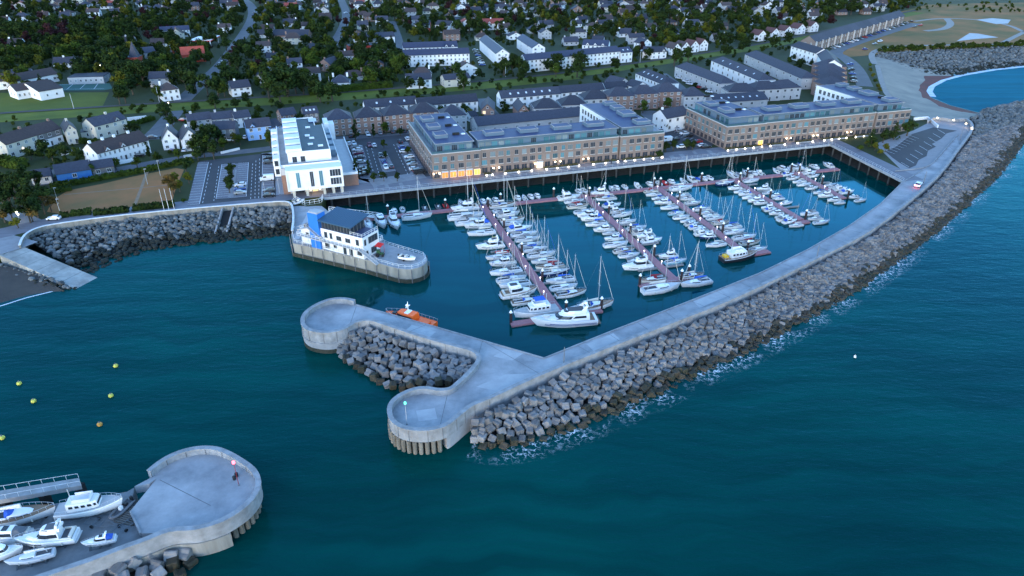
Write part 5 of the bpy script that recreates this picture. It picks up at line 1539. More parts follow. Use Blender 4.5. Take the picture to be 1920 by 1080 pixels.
def house_at(p0, p1, H, D, rt, rh, wm, rm, label, cols=3, rows=2, chim=(.5,), sky=0, cat='house', group=None, name='house', frame=None, panes=None, door=True, chm=None, gables=(), upper=None, base=GZ):
    p0, p1 = Vector((p0[0], p0[1], base)), Vector((p1[0], p1[1], base))
    L = (p1 - p0).length
    rz = math.atan2(p1.y - p0.y, p1.x - p0.x)
    root = empty(name, (p0 + p1) / 2, rz)
    tag(root, label, cat, group)
    w = wall_mb(L, D, H, rt, rh).build('wall', [wm], root)
    if upper:
        mb = MB(); mb.box(-L / 2 - .03, L / 2 + .03, -.03, .5, H * .52, H - .05); mb.build('upper_wall', [upper], root)
    r = roof_mb(L, D, H, rt, rh).build('roof', [rm], root)
    for c in chim:
        x = -L / 2 + L * c
        zr = H + rh * (.9 if rt != 'flat' else 0)
        mb = MB()
        if rt == 'fgable': mb.box(-.45, .45, D * c - .3, D * c + .3, zr - .9, zr + 1.3)
        else: mb.box(x - .5, x + .5, D / 2 - .35, D / 2 + .35, zr - .9, zr + 1.3)
        mb.build('chimney', [chm or wm], r)
    rn = random.Random(int(abs(p0.x * 13 + p0.y * 7)) + 1)
    for k in range(sky):
        t = (k + .5) / sky
        x, f = -L / 2 + L * (.1 + .8 * t), .45
        sl = rh / (D / 2)
        y = D / 2 * f; z = H + rh * f + .17
        mb = MB().add([(x - .45, y - .5, z - .5 * sl + .06), (x + .45, y - .5, z - .5 * sl + .06), (x + .45, y + .5, z + .5 * sl + .06), (x - .45, y + .5, z + .5 * sl + .06)], [(0, 1, 2, 3)])
        mb.build('skylight', [M_SKYL], r)
    fr = frame or M_TRIM
    ps = panes or (M_PANE, M_PANE, M_PALE)
    sp = L / max(1, cols)
    ww = min(1.5, sp * .42); sh = H / rows
    for j in range(rows):
        for i in range(cols):
            x = -L / 2 + sp * (i + .5)
            if door and j == 0 and i == cols // 2 and rows > 1:
                put(root, 'door', win_mesh(1.1, 2.15, M_DOOR, fr, 0, False), x, -.03, .05); continue
            put(root, 'window', win_mesh(ww, min(1.45, sh * .5), rn.choice(ps), fr, 1), x, -.03, sh * j + sh * .34)
    for g in gables:                                     # little front gables over the eaves
        x = -L / 2 + L * g; gw_, gh = 1.5, 1.5
        gb_ = MB().add([(x - gw_, -.12, H - .3), (x + gw_, -.12, H - .3), (x, -.12, H + gh), (x - gw_, D * .3, H - .3), (x + gw_, D * .3, H - .3), (x, D * .4, H + gh)], [(0, 1, 2)])
        go = gb_.build('gable', [wm], root)
        rb = MB().add([(x - gw_ - .2, -.35, H - .42), (x, -.35, H + gh + .12), (x, D * .4, H + gh + .12), (x - gw_ - .2, D * .3, H - .42), (x + gw_ + .2, -.35, H - .42), (x + gw_ + .2, D * .3, H - .42)], [(0, 1, 2, 3), (1, 4, 5, 2)])
        rb.build('gable_roof', [rm], go)
        put(go, 'window', win_mesh(.8, .8, M_PANE, fr, 0, False), x, -.15, H - .1)
    # windows in the end that is turned to the water
    to = Vector((-root.location.x, -root.location.y, 0)).normalized()
    for sd in (-1, 1):
        n = Vector((math.cos(rz) * sd, math.sin(rz) * sd, 0))
        if n.dot(to) > .25:
            for j in range(rows):
                for y in ((.3, .7) if D > 6 else (.5,)):
                    put(root, 'window', win_mesh(1.0, 1.2, rn.choice(ps), fr, 0), sd * (L / 2 + .03), D * y, sh * j + sh * .36, sd * math.pi / 2)
    if rt == 'fgable' and rh > 1.8: put(root, 'window', win_mesh(.9, 1.0, M_PANE, fr, 0), 0, -.03, H + rh * .22)
    cx = (p0 + p1) / 2 + Vector((-math.sin(rz), math.cos(rz), 0)) * D / 2
    k = max(1, int(L / D + .5))
    for i in range(k):
        q = p0.lerp(p1, (i + .5) / k) + Vector((-math.sin(rz), math.cos(rz), 0)) * D / 2
        occupy(q, max(D, L / k) * .62)
    root['fx'] = cx.x
    HOUSES.append(root)
    return root
M_SKYL = mat('skylight_glass', (.55, .58, .62), .3)
def house(e0, e1, H, D, rt, rh, wm, rm, label, **k):
    """placed by the two ends of its front eaves"""
    return house_at(P(*e0, GZ + H), P(*e1, GZ + H), H, D, rt, rh, wm, rm, label, **k)

# ------------------------------------------------------------------ the two apartment blocks
def fbox(mb, a0, a1, b0, b1, z0, z1, mi=0):
    """box in the promenade frame"""
    return mb.prism([pm(a0, b0), pm(a1, b0), pm(a1, b1), pm(a0, b1)], GZ + z0, GZ + z1, mi)
PRZ = math.atan2(AX.y, AX.x)
def glow(name, p, e, col=(1, .72, .42), r=.12):
    l = bpy.data.lights.new(name, 'POINT'); l.energy = e; l.color = col; l.shadow_soft_size = r
    o = bpy.data.objects.new(name, l); o.location = p; COL.objects.link(o); return o
def apartments(A0, A1, A2, A3, lab, seed, shops, lits, bl=-56, br=-50):
    rn = random.Random(seed)
    root = empty('apartment_block', pm(A0, -8, 0))
    tag(root, lab, 'apartments')
    inv = Matrix.Translation(-root.location)
    def bb(name, mb, m, par=root, smooth=False):
        if par is root: return mb.xf(inv).build(name, m, root)
        return mb.xf(inv).build(name, m, par)
    HP = 9.7
    fb = -7.5
    secs = [(A0, A1, fb, bl), (A1, A2, fb - .5, -22), (A2 + .5, A3, fb, br)]
    for k, (x0, x1, f, bk) in enumerate(secs):
        w = MB(); fbox(w, x0, x1, f, bk, 0, HP); wl_ = bb('brick_wall', w, [M_TAN])
        p = MB(); fbox(p, x0 - .06, x1 + .06, f + .06, f - .3, HP - .02, HP + .18); fbox(p, x0 - .06, x0 + .3, f - .3, bk, HP - .02, HP + .18); fbox(p, x1 - .3, x1 + .06, f - .3, bk, HP - .02, HP + .18)
        bb('parapet_coping', p, [M_SILL])
        t = MB(); fbox(t, x0 + .3, x1 - .3, f - .3, bk, HP, HP + .03); bb('terrace', t, [M_CONC])
    ph = [(A0 + 2.2, A1 - 2.6, fb - 2.2, bl + 3), (A1 - .4, A2 - .4, fb - 2.2, -21.5), (A2 + 1.6, A3 - 4.4, fb - 1.8, br + .5)]
    for k, (x0, x1, f, bk) in enumerate(ph):
        w = MB(); fbox(w, x0, x1, f, bk, HP + .03, HP + 3.2); bb('penthouse_wall', w, [M_ZNC])
        r = MB(); fbox(r, x0 - .5, x1 + .5, f + .9, bk - .3, HP + 3.2, HP + 3.45); ro = bb('penthouse_roof', r, [M_ZNC])
        s = MB(); fbox(s, x0 - .25, x1 + .25, f + .65, bk - .05, HP + 3.45, HP + 3.49); bb('roof_sheet', s, [M_FLT], ro)
        e = MB()
        for q in ((x0 - .5, x1 + .5, f + .9, f + .65), (x0 - .5, x1 + .5, bk - .05, bk - .3), (x0 - .5, x0 - .25, f + .65, bk - .05), (x1 + .25, x1 + .5, f + .65, bk - .05)): fbox(e, *q, HP + 3.45, HP + 3.62)
        bb('roof_edge', e, [M_PARA], ro)
        # penthouse glazing along the front (and the sides)
        n = int((x1 - x0) / 2.6)
        for i in range(n):
            a = x0 + (x1 - x0) * (i + .5) / n
            if rn.random() < .82:
                q = pm(a, f + .05, GZ + HP + .15) - root.location
                put(root, 'terrace_window', win_mesh(2.2, 2.35, rn.choice((M_TEAL, M_TEAL, M_PALE, M_PANE)), M_ZNC, 2, False), q.x, q.y, q.z, PRZ)
        if k != 1:
            n = int(abs(bk - f) / 3.2)
            for i in range(n):
                b = f + (bk - f) * (i + .5) / n
                if rn.random() < .75:
                    q = pm(x0 - .05, b, GZ + HP + .15) - root.location
                    put(root, 'terrace_window', win_mesh(2.3, 2.35, rn.choice((M_TEAL, M_TEAL, M_PALE, M_PANE)), M_ZNC, 2, False), q.x, q.y, q.z, PRZ - math.pi / 2)
        # raised roof lights
        if k == 0: spots = [(x0 + 1.2, x0 + 6.2, f - 6 - 12.5 * i, f - 12 - 12.5 * i) for i in range(3)]
        elif k == 1: spots = [(x0 + 4 + i * (x1 - x0) / 4.1, x0 + 11.5 + i * (x1 - x0) / 4.1, f - 3.5, f - 8.5) for i in range(4)]
        else: spots = [(x1 - 7, x1 - .8, f - 1, f - 6), (x1 - 7, x1 - 1, f - 14, f - 21), (x1 - 6, x1 - 1, f - 25, f - 30), (x1 - 6, x1 - 1, f - 34, f - 38)]
        for q in [s_ for s_ in spots if s_[3] > bk + 1]:
            b = MB(); fbox(b, *q, HP + 3.49, HP + 4.75); bo = bb('roof_lantern', b, [M_ZNC], ro)
            g = MB(); fbox(g, q[0] + .35, q[1] - .35, q[2] - .35, q[3] + .35, HP + 4.75, HP + 4.79); bb_ = g.xf(inv).build('lantern_roof', [M_FLT], ro)
            g = MB()
            for z in ((q[0], q[1], q[2], q[2] - .35), (q[0], q[1], q[3] + .35, q[3]), (q[0], q[0] + .35, q[2] - .35, q[3] + .35), (q[1] - .35, q[1], q[2] - .35, q[3] + .35)): fbox(g, *z, HP + 4.75, HP + 4.9)
            g.xf(inv).build('lantern_edge', [M_PARA], ro)
        for i in range(3 if k != 1 else 0):
            a_, b_ = x0 + (x1 - x0) * .62, f - 9 - i * 13
            v = MB(); fbox(v, a_, a_ + 2.6, b_, b_ - 1.1, HP + 3.49, HP + 4.3); bb('roof_vent', v, [M_DARK], ro)
            v = MB(); fbox(v, a_ + 3.4, a_ + 4.9, b_, b_ - 1.1, HP + 3.49, HP + 3.8); bb('roof_dome', v, [M_SKYL], ro)
    # glass balustrades
    bl_ = MB()
    for (x0, x1, f, bk) in secs:
        fbox(bl_, x0 + .2, x1 - .2, f - .45, f - .5, HP + .18, HP + .95)
        fbox(bl_, x0 + .45, x0 + .5, f - .5, bk, HP + .18, HP + .95)
    bb('glass_balustrade', bl_, [M_GBAL])
    # windows: two floors of them over the ground-floor openings
    nwin = 0
    for k, (x0, x1, f, bk) in enumerate(secs):
        n = int(round((x1 - x0) / 3.15))
        for i in range(n):
            a = x0 + (x1 - x0) * (i + .5) / n
            for j in (0, 1):
                w = rn.choice((1.5, 1.9, 2.1, 2.1)); pn = rn.choice((M_PANE, M_PANE, M_PALE, M_TEAL))
                q = pm(a + rn.uniform(-.2, .2), f + .04, GZ + 3.65 + 3.0 * j) - root.location
                put(root, 'window', win_mesh(w, 1.95, pn, M_WFR, 2 if w > 1.6 else 1), q.x, q.y, q.z, PRZ); nwin += 1
            q = pm(a, f + .04, GZ + .45) - root.location
            key = (k, i)
            if key in shops:
                m = {1: M_LIT, 2: M_LITB, 3: M_LITO}[shops[key]]
                put(root, 'lit_shopfront', win_mesh(2.5, 2.35, m, M_TRIM, 1, False), q.x, q.y, GZ + .2 - 0, PRZ)
                if shops[key] != 3:
                    aw = MB().add([pm(a - 1.35, f + .06, GZ + 2.95), pm(a + 1.35, f + .06, GZ + 2.95), pm(a + 1.35, f + .75, GZ + 2.6), pm(a - 1.35, f + .75, GZ + 2.6)], [(0, 1, 2, 3)]); bb('shop_sign_board', aw, [M_CREAMC])
            else:
                put(root, 'ground_opening', win_mesh(2.35, 2.2, M_PANE, M_BRK, 1, False), q.x, q.y, q.z, PRZ)
    x0, x1, f, bk = secs[0]
    n = int(abs(bk - f) / 3.3)
    for i in range(n):
        b = f + (bk - f) * (i + .5) / n
        for j in (0, 1):
            q = pm(x0 - .04, b, GZ + 3.65 + 3.0 * j) - root.location
            put(root, 'window', win_mesh(1.9, 1.95, rn.choice((M_PANE, M_PALE, M_TEAL)), M_WFR, 1), q.x, q.y, q.z, PRZ - math.pi / 2)
        q = pm(x0 - .04, b, GZ + .45) - root.location
        put(root, 'ground_opening', win_mesh(2.2, 2.2, M_PANE, M_BRK, 1, False), q.x, q.y, q.z, PRZ - math.pi / 2)
    # white courtyard face of the right wing, with its tall framed openings
    cw = MB(); fbox(cw, A2 + .28, A2 + .5, -23, br, 0, HP + 3.6); bb('court_wall', cw, [M_WHT])
    n = 8
    for i in range(n):
        for j in range(4):
            q = pm(A2 + .24, -24.5 - i * (abs(br) - 25) / n, GZ + .6 + 3.1 * j) - root.location
            put(root, 'court_window', win_mesh(1.9, 2.1, M_PANE, M_WHT, 1, False), q.x, q.y, q.z, PRZ - math.pi / 2)
    # round wall lamps either side of the doors
    for a in lits:
        for d in (-1.1, 1.1):
            q = pm(a + d, fb + .35, GZ + 2.3)
            lm = MB().lathe([(.05, -.24), (.24, -.1), (.28, .05), (.2, .22), (.03, .28)], 0, 0, 8).xf(Matrix.Translation(q - root.location)); lm.build('wall_lamp', [M_LAMP], root, True)
        glow('wall_lamp_light', pm(a, fb + 1.0, GZ + 2.2), 14)
    for i in range(1, 6):
        pass
    for k, (x0, x1, f, bk) in enumerate(secs):
        for t in (.2, .5, .8): occupy(pm(x0 + (x1 - x0) * t, (f + bk) / 2 if k == 1 else f - 10), 14)
        if k != 1: occupy(pm((x0 + x1) / 2, bk + 12), 13); occupy(pm((x0 + x1) / 2, (f + bk) / 2), 13)
    # planting strips with bollard-height light slots along the promenade
    return root
apartments(41.5, 60.5, 118.5, 138.7, 'tan brick apartment block with blue-grey penthouse and orange-lit shops, nearer the office', 11, {(0, 1): 1, (0, 2): 1, (0, 3): 1, (0, 4): 1, (0, 5): 3, (1, 7): 2}, (66.5, 83.5, 92, 104, 43))
apartments(168.2, 187.5, 245.5, 265, 'tan brick apartment block with blue-grey penthouse by the northern bay', 23, {(0, 5): 3}, (200, 214, 232), bl=-41, br=-50)
# the low garden walls with light slots in front of both blocks
k = 0
for a0, a1, pos in ((61.5, 65, 1), (69, 81, 1), (86, 101, 1), (106, 118, 1), (120, 138, 1), (168, 186, 2), (189, 197.5, 2), (203, 212, 2), (217, 230, 2), (234, 244, 2)):
    w = empty('planter_wall', pm(a0, -5.3, GZ))
    tag(w, 'low pale planter wall with small lights, %s along the %s apartment block front' % (ordn(k + 1) if pos == 1 else ordn(k - 4), 'office-side' if pos == 1 else 'bay-side'), 'planter', 'planter walls in front of the apartments')
    k += 1
    mb = MB(); fbox(mb, a0, a1, -5.3, -5.55, .07, .62); mb.xf(Matrix.Translation(-w.location)).build('wall_face', [M_PARA], w)
    mb = MB(); r2 = random.Random(k)
    for i in range(int((a1 - a0) * 7)):
        q = pm(r2.uniform(a0 + .2, a1 - .2), r2.uniform(-5.8, -7.1), GZ + r2.uniform(.3, .9)); s = r2.uniform(.2, .45)
        u = Vector((r2.uniform(-1, 1), r2.uniform(-1, 1), r2.uniform(-.4, .4))).normalized() * s; v_ = u.orthogonal().normalized() * s
        mb.add([q - u - v_, q + u - v_, q + u + v_, q - u + v_], [(0, 1, 2, 3)])
    mb.xf(Matrix.Translation(-w.location)).build('planting', [M_PLANT], w)
    n = max(2, int((a1 - a0) / 3.2))
    for i in range(n):
        a = a0 + .6 + (a1 - a0 - 1.2) * i / max(1, n - 1)
        mb = MB(); fbox(mb, a - .16, a + .16, -5.17, -5.29, .25, .52); mb.xf(Matrix.Translation(-w.location)).build('light_slot', [M_LAMPW], w)
        glow('light_slot_glow', pm(a, -4.9, GZ + .55), 3.2, (1, .80, .55), .08)
glow('shop_glow', pm(50, -6.2, GZ + 1.6), 30, (1, .42, .10), .5)
glow('shop_glow', pm(55, -6.2, GZ + 1.6), 30, (1, .45, .10), .5)
glow('hall_glow', pm(84.2, -6.6, GZ + 1.6), 26, (1, .8, .45), .4)
glow('entry_glow', pm(186, -6.6, GZ + 1.6), 10, (1, .5, .15), .4)
glow('entry_glow', pm(59, -6.6, GZ + 1.6), 14, (1, .5, .1), .4)

# ------------------------------------------------------------------ the white office with the tiered roof
of = empty('office_building', pm(-2, -8, 0)); tag(of, 'modern white office building with stepped flat roof and brick base beside the car park', 'office')
oi = Matrix.Translation(-of.location)
def ob(name, mb, m, par=None): return mb.xf(oi).build(name, m, par or of)
mb = MB(); fbox(mb, -12.8, 8, -8, -64, 0, 9.6); ob('main_wall', mb, [M_CRM if False else M_LGR])
mb = MB(); fbox(mb, -12.9, -10.6, -7.9, -16, .02, 7.2); ob('brick_pier_wall', mb, [M_OBR])
mb = MB(); fbox(mb, -10.9, 7.8, -3.6, -9, 3.0, 9.7); ob('front_box', mb, [M_WHT])
fr_ = MB()
for q in ((-11.3, 8.2, 2.6, 3.0), (-11.3, 8.2, 9.7, 10.1)): fbox(fr_, q[0], q[1], -3.2, -9.2, q[2], q[3])
for x in (-11.3, 7.8): fbox(fr_, x, x + .4, -3.2, -9.2, 3.0, 9.7)
ob('front_frame', fr_, [M_TRIM])
for a in (-7.3, -2.6, .6):
    q = pm(a, -3.55, GZ + 3.5) - of.location
    put(of, 'tall_window', win_mesh(1.3, 5.6, M_TEAL if a != -2.6 else M_PANE, M_LGR, 1, False), q.x, q.y, q.z, PRZ)
for z in (3.5, 6.6):
    q = pm(5.6, -3.55, GZ + z) - of.location; put(of, 'loggia_window', win_mesh(3.9, 2.6, M_PANE, M_TRIM, 3, False), q.x, q.y, q.z, PRZ)
for a in (-9.4, -4.8, 1.2, 4.4, 7.4):
    mb = MB(); fbox(mb, a - .45, a + .45, -3.9, -4.8, .07, 2.6); ob('column', mb, [M_CRM])
for a, w in ((-7.2, 3.2), (2.8, 2.2), (6, 2.2)):
    q = pm(a, -7.9, GZ + .1) - of.location; put(of, 'ground_window', win_mesh(w, 2.4, M_PANE, M_GRY, 2, False), q.x, q.y, q.z, PRZ)
q = pm(-1.9, -7.9, GZ + .1) - of.location; put(of, 'entrance_door', win_mesh(1.8, 2.4, M_LITW, M_CRM, 1, False), q.x, q.y, q.z, PRZ)
for a in (-3.6, -.4):
    q = pm(a, -4.2, GZ + 2.25); mb = MB().lathe([(.05, -.22), (.25, 0), (.05, .25)], 0, 0, 8).xf(Matrix.Translation(q - of.location)); mb.build('entrance_lamp', [M_LAMP], of)
glow('entrance_glow', pm(-2, -5.6, GZ + 2.1), 18)
# terraces, upper storey with its white cells
mb = MB(); fbox(mb, -12.6, 7.8, -9.2, -63.8, 9.6, 9.64); ob('terrace_floor', mb, [M_CONC])
mb = MB()
for q in ((-12.9, -12.6, -8, -64), (7.8, 8.1, -8, -64), (-12.6, 7.8, -9.0, -9.25)): fbox(mb, *q, 9.6, 10.5)
ob('terrace_parapet', mb, [M_WHT])
mb = MB(); fbox(mb, -9.8, 5.4, -13.5, -50, 9.64, 13.2); fbox(mb, -9.8, 2.4, -50, -62, 9.64, 13.2); ob('upper_storey', mb, [M_WHT])
mb = MB(); fbox(mb, -4.8, 5.1, -13.8, -49.8, 13.2, 13.24); fbox(mb, -4.8, 2.1, -49.8, -61.7, 13.2, 13.24); ob('roof_sheet', mb, [M_FLG])
mb = MB()
for q in ((-9.8, 5.4, -13.5, -13.8), (5.1, 5.4, -13.8, -50), (2.1, 2.4, -50, -62), (-9.8, 2.1, -61.7, -62)): fbox(mb, *q, 13.2, 13.65)
ob('roof_parapet', mb, [M_TRIM])
for i in range(6):
    b0 = -14.2 - i * 8.1
    mb = MB(); fbox(mb, -10.2, -4.6, b0, b0 - 5.6, 13.2, 14.5); c_ = ob('roof_cell', mb, [M_WHT])
    mb = MB(); fbox(mb, -10.0, -4.8, b0 - 5.0, b0 - 5.6, 14.5, 14.53); ob('cell_slot', mb, [M_DARK], None)
for (a, b) in ((-2, -22), (-1, -30), (-2.4, -34), (-1.5, -46), (1.5, -19)):
    mb = MB(); fbox(mb, a, a + 1.8, b, b - 1.3, 13.24, 13.7); ob('roof_dome', mb, [M_SKYL])
mb = MB(); fbox(mb, .2, 3.4, -54, -60, 13.24, 13.7); ob('solar_panel', mb, [M_NAVY])
for a in (-7.5, -4.6):
    q = pm(a, -13.45, GZ + 9.8) - of.location; put(of, 'upper_window', win_mesh(1.6, 2.1, M_PANE, M_GRY, 1, False), q.x, q.y, q.z, PRZ)
for b in (-17, -25, -33, -41):
    mb = MB(); fbox(mb, 5.45, 7.4, b, b - 5, 9.64, 12.2); ob('roof_terrace_room', mb, [M_TEAL if False else M_ZNC])
for i in range(5):
    b0 = -20 - i * 9.2
    mb = MB(); fbox(mb, -15.2, -12.85, b0, b0 - 5.2, 3.0, 9.9); ob('side_bay', mb, [M_WHT])
    for z in (3.8, 6.9):
        q = pm(-15.25, b0 - 2.6, GZ + z) - of.location; put(of, 'bay_window', win_mesh(2.6, 2.2, M_PANE, M_TRIM, 1, False), q.x, q.y, q.z, PRZ - math.pi / 2)
        q = pm(-14.1, b0 + .05, GZ + z) - of.location; put(of, 'bay_window', win_mesh(1.5, 2.2, M_PANE, M_TRIM, 0, False), q.x, q.y, q.z, PRZ)
mb = MB(); fbox(mb, 8.05, 14, -10, -58, 0, 4.4); ob('wing_wall', mb, [M_OBR])
mb = MB(); fbox(mb, 8.1, 13.7, -10.3, -57.7, 4.4, 4.44); wr = ob('wing_roof', mb, [mat('pale_paving', (.42, .43, .44), .8, scale=.6, col2=(.36, .37, .38))])
mb = MB()
for q in ((8.05, 14.05, -9.95, -10.3), (13.7, 14.05, -10.3, -58)): fbox(mb, *q, 4.4, 5.3)
ob('wing_parapet', mb, [M_TRIM])
mb = MB(); fbox(mb, 6.2, 8.04, -55, -64, 5, 12.4); fbox(mb, 8.04, 10.5, -58.1, -64, 0, 11); ob('rear_stair_block', mb, [M_WHT])
for b in range(5): occupy(pm(-2, -12 - b * 12), 13)
pv = MB()
fbox(pv, -20.3, -12.9, -8.5, -62, .03, .06); fbox(pv, 14.1, 20.0, -12, -58, .03, .06)
structure('office_pavement', pv, [mat('office_paving', (.33, .33, .35), .85, scale=.8, col2=(.27, .27, .29))])

# ------------------------------------------------------------------ the harbour office on its quay
HF, HR = Vector((-64.6, 200.1, QZ)), Vector((-43.4, 188.5, QZ))
hx = (HR - HF).normalized(); hrz = math.atan2(hx.y, hx.x)
ho = empty('harbour_office', HF, hrz); tag(ho, 'white harbour office with blue stair tower and dark glazed top floor, on the quay', 'harbour office')
LH, DH = 24.2, 7.4
def hb_(name, mb, m, par=None): return mb.build(name, m, par or ho)
hb_('wall', MB().box(4.5, LH, 0, DH, 0, 6.7), [M_WHT])
hb_('stair_block', MB().box(-.5, 4.5, .6, DH - 1, 0, 5.0), [M_WHT])
hb_('roof_terrace', MB().box(4.7, LH - .2, .2, DH - .2, 6.7, 6.76), [M_FLT])
hb_('tower', MB().box(4.4, 8.3, -.7, 2.6, .0, 11.3), [M_BTW])
hb_('tower_cap', MB().box(4.4, 8.3, -.7, 2.6, 11.3, 11.42).box(4.7, 8.0, -.4, 2.3, 11.42, 11.6), [M_LGR])
gl = hb_('glazed_storey', MB().box(8.6, 19.4, .5, DH - .3, 6.76, 9.2), [M_PANE])
mu_ = MB()
for k in range(10): mu_.box(8.55 + k * 1.2, 8.65 + k * 1.2, .42, .5, 6.76, 9.2)
for k in range(5): mu_.box(19.4, 19.48, .6 + k * 1.5, .7 + k * 1.5, 6.76, 9.2)
mu_.build('mullion_frame', [M_GRY], gl)
M_SEAM = mat('standing_seam_roof', (.040, .095, .155), .5, scale=3.0, col2=(.034, .08, .135), stretch=(-hrz, 6, .1))
rf = MB().loft([[(8.35, -.9, 9.3), (8.35, DH + .6, 10.6), (8.35, DH + .6, 10.85), (8.35, -.9, 9.6)], [(20.9, -.9, 9.3), (20.9, DH + .6, 10.6), (20.9, DH + .6, 10.85), (20.9, -.9, 9.6)]]); ro = hb_('roof', rf, [M_SEAM])
sm = MB()
for k in range(17): x = 8.6 + k * .75; sm.add([(x - .04, -.9, 9.62), (x + .04, -.9, 9.62), (x + .04, DH + .6, 10.87), (x - .04, DH + .6, 10.87), (x - .04, -.9, 9.7), (x + .04, -.9, 9.7), (x + .04, DH + .6, 10.95), (x - .04, DH + .6, 10.95)], [(4, 5, 6, 7), (0, 1, 5, 4), (1, 2, 6, 5), (3, 0, 4, 7)])
sm.build('roof_seam', [M_SEAM], ro)
for x, w, z, h in ((10.2, 1.2, 4.0, 1.9), (12.2, 1.0, 4.0, 1.9), (15.2, 1.9, 4.1, 1.4), (18.6, 1.9, 4.1, 1.4), (22.2, 1.2, 4.0, 1.9), (2, 1.2, 2.2, 1.6), (10.3, 1.8, .6, 2.0), (13.4, 1.3, 1.3, 1.0), (17.0, 1.3, .1, 2.2), (19.4, 1.3, .1, 2.2), (22.6, 1.9, .9, 1.4), ):
    put(ho, 'window', win_mesh(w, h, M_PANE, M_GRY, 1 if w > 1.3 else 0, False), x, -.04 if x > 5 else .56, z)
for y, w, z, h in ((1.0, .9, 4.0, 1.9), (4.6, 4.2, 4.0, 2.1), (4.6, 2.4, .6, 1.9), (1.5, 1.0, .1, 2.1)):
    put(ho, 'window', win_mesh(w, h, M_PANE, M_GRY, 2 if w > 2 else 0, False), LH + .04, y, z, math.pi / 2)
hb_('balcony', MB().box(-.2, LH - .5, -1.5, -.05, 3.1, 3.3), [M_LGR])
bp_ = MB()
for k in range(9): bp_.tube((1.5 + k * 2.7, -1.4, 0), (1.5 + k * 2.7, -1.4, 3.1), .06, 5)
hb_('balcony_post', bp_, [M_RAIL])
def lrail(name, pts, h=1.1, step=1.5, r=.045):
    mb = MB(); q = resample(pts, step=step)
    for p in q: mb.tube(p, p + Vector((0, 0, h)), r, 4)
    for hh in (h, h * .55): mb.path([p + Vector((0, 0, hh)) for p in q], r, 4)
    return mb.build(name, [M_WHITE], ho)
lrail('balcony_rail', [(-.2, -1.5, 3.3), (LH - .5, -1.5, 3.3)])
lrail('terrace_rail', [(19.6, .1, 6.76), (LH - .1, .1, 6.76), (LH - .1, DH - .1, 6.76)])
def stair(name, a, b, w):
    a, b = Vector(a), Vector(b); n = 14; mb = MB()
    d = (b - a); f = Vector((d.x, d.y, 0)).normalized(); s = Vector((-f.y, f.x, 0)) * w / 2
    for k in range(n):
        c = a.lerp(b, (k + .5) / n); e = f * (Vector((d.x, d.y, 0)).length / n / 2)
        mb.add([c - e - s, c + e - s, c + e + s, c - e + s, c - e - s - Vector((0, 0, .2)), c + e - s - Vector((0, 0, .2)), c + e + s - Vector((0, 0, .2)), c - e + s - Vector((0, 0, .2))], [(0, 1, 2, 3), (4, 7, 6, 5), (0, 4, 5, 1), (2, 6, 7, 3), (1, 5, 6, 2), (3, 7, 4, 0)])
    for sd in (-1, 1):
        mb.tube(a + s * sd, b + s * sd, .10, 4); mb.tube(a + s * sd + Vector((0, 0, 1.05)), b + s * sd + Vector((0, 0, 1.05)), .05, 4)
        for k in range(5): q = a.lerp(b, k / 4) + s * sd; mb.tube(q, q + Vector((0, 0, 1.05)), .04, 4)
    return mb.build(name, [M_LGR], ho)
stair('outside_stair', (LH - .4, -.8, 3.3), (LH + 5.6, -.8, 0.05), 1.3)
stair('roof_stair', (4.2, -.9, 6.6), (9.6, -.9, 3.4), 1.1)
stair('west_stair', (3.8, -.9, 6.4), (.2, -.9, 5.0), 1.1)
hb_('side_balcony', MB().box(LH - 2.5, LH + .6, DH + .02, DH + 1.2, 3.2, 3.35), [M_LGR])
lrail('side_balcony_rail', [(LH - 2.5, DH + 1.2, 3.35), (LH + .6, DH + 1.2, 3.35), (LH + .6, DH, 3.35)])
vn = MB()
for x in (.4, 2.2): vn.box(x, x + 1.2, 1.2, 2.4, 5.0, 6.0)
hb_('roof_plant', vn, [M_GRY])
occupy((-54, 194), 15)
# bits and pieces on the quay
c = P(720, 477, QZ); o = empty('red_awning', (c.x - 1.5, c.y + 1.2, QZ), hrz); tag(o, 'small red awning frame by the end of the harbour office', 'awning')
MB().loft([[(-1.2, -1, 2.3), (-1.2, 1, 2.8), (-1.2, 1, 2.86), (-1.2, -1, 2.36)], [(1.2, -1, 2.3), (1.2, 1, 2.8), (1.2, 1, 2.86), (1.2, -1, 2.36)]]).build('canopy', [M_REDB], o)
pp = MB()
for x in (-1.1, 1.1):
    for y, z in ((-.9, 2.3), (.9, 2.8)): pp.tube((x, y, 0), (x, y, z), .05, 5)
pp.build('support_pole', [M_REDB], o)
c = P(714, 480, QZ); tb = empty('tractor', (c.x, c.y, QZ), hrz + .5); tag(tb, 'small dark green tractor parked by the harbour office stair', 'tractor')
MB().box(-1.1, .9, -.45, .45, .5, 1.1).box(-1.1, -.1, -.5, .5, 1.1, 2.0).build('body', [mat('dark_green_paint', (.02, .07, .03), .5)], tb)
for x, r in ((-.8, .6), (.7, .4)):
    for y in (-.65, .65): MB().tube((x, y - .15, r), (x, y + .15, r), r, 10).build('wheel', [M_BLK], tb)
c = P(764, 484, QZ + .8); sb_ = copy_tree(P_OPN[2]); sb_.location = (c.x, c.y, QZ + .55); sb_.rotation_euler.z = hrz + .12; sb_.scale = (.95,) * 3; sb_['label'] = 'white speedboat on a trailer on the rounded end of the office quay'; sb_['group'] = 'boats ashore in the yard'
tr1 = empty('boat_trailer', (c.x, c.y, QZ), hrz + .12); tag(tr1, 'trailer under the white speedboat on the office quay', 'trailer')
mb = MB()
for y in (-.6, .6): mb.tube((-2.6, y, .45), (1.5, y, .45), .05, 5); mb.tube((1.5, y, .45), (3.4, 0, .45), .05, 5)
mb.build('chassis', [M_CRAD], tr1)
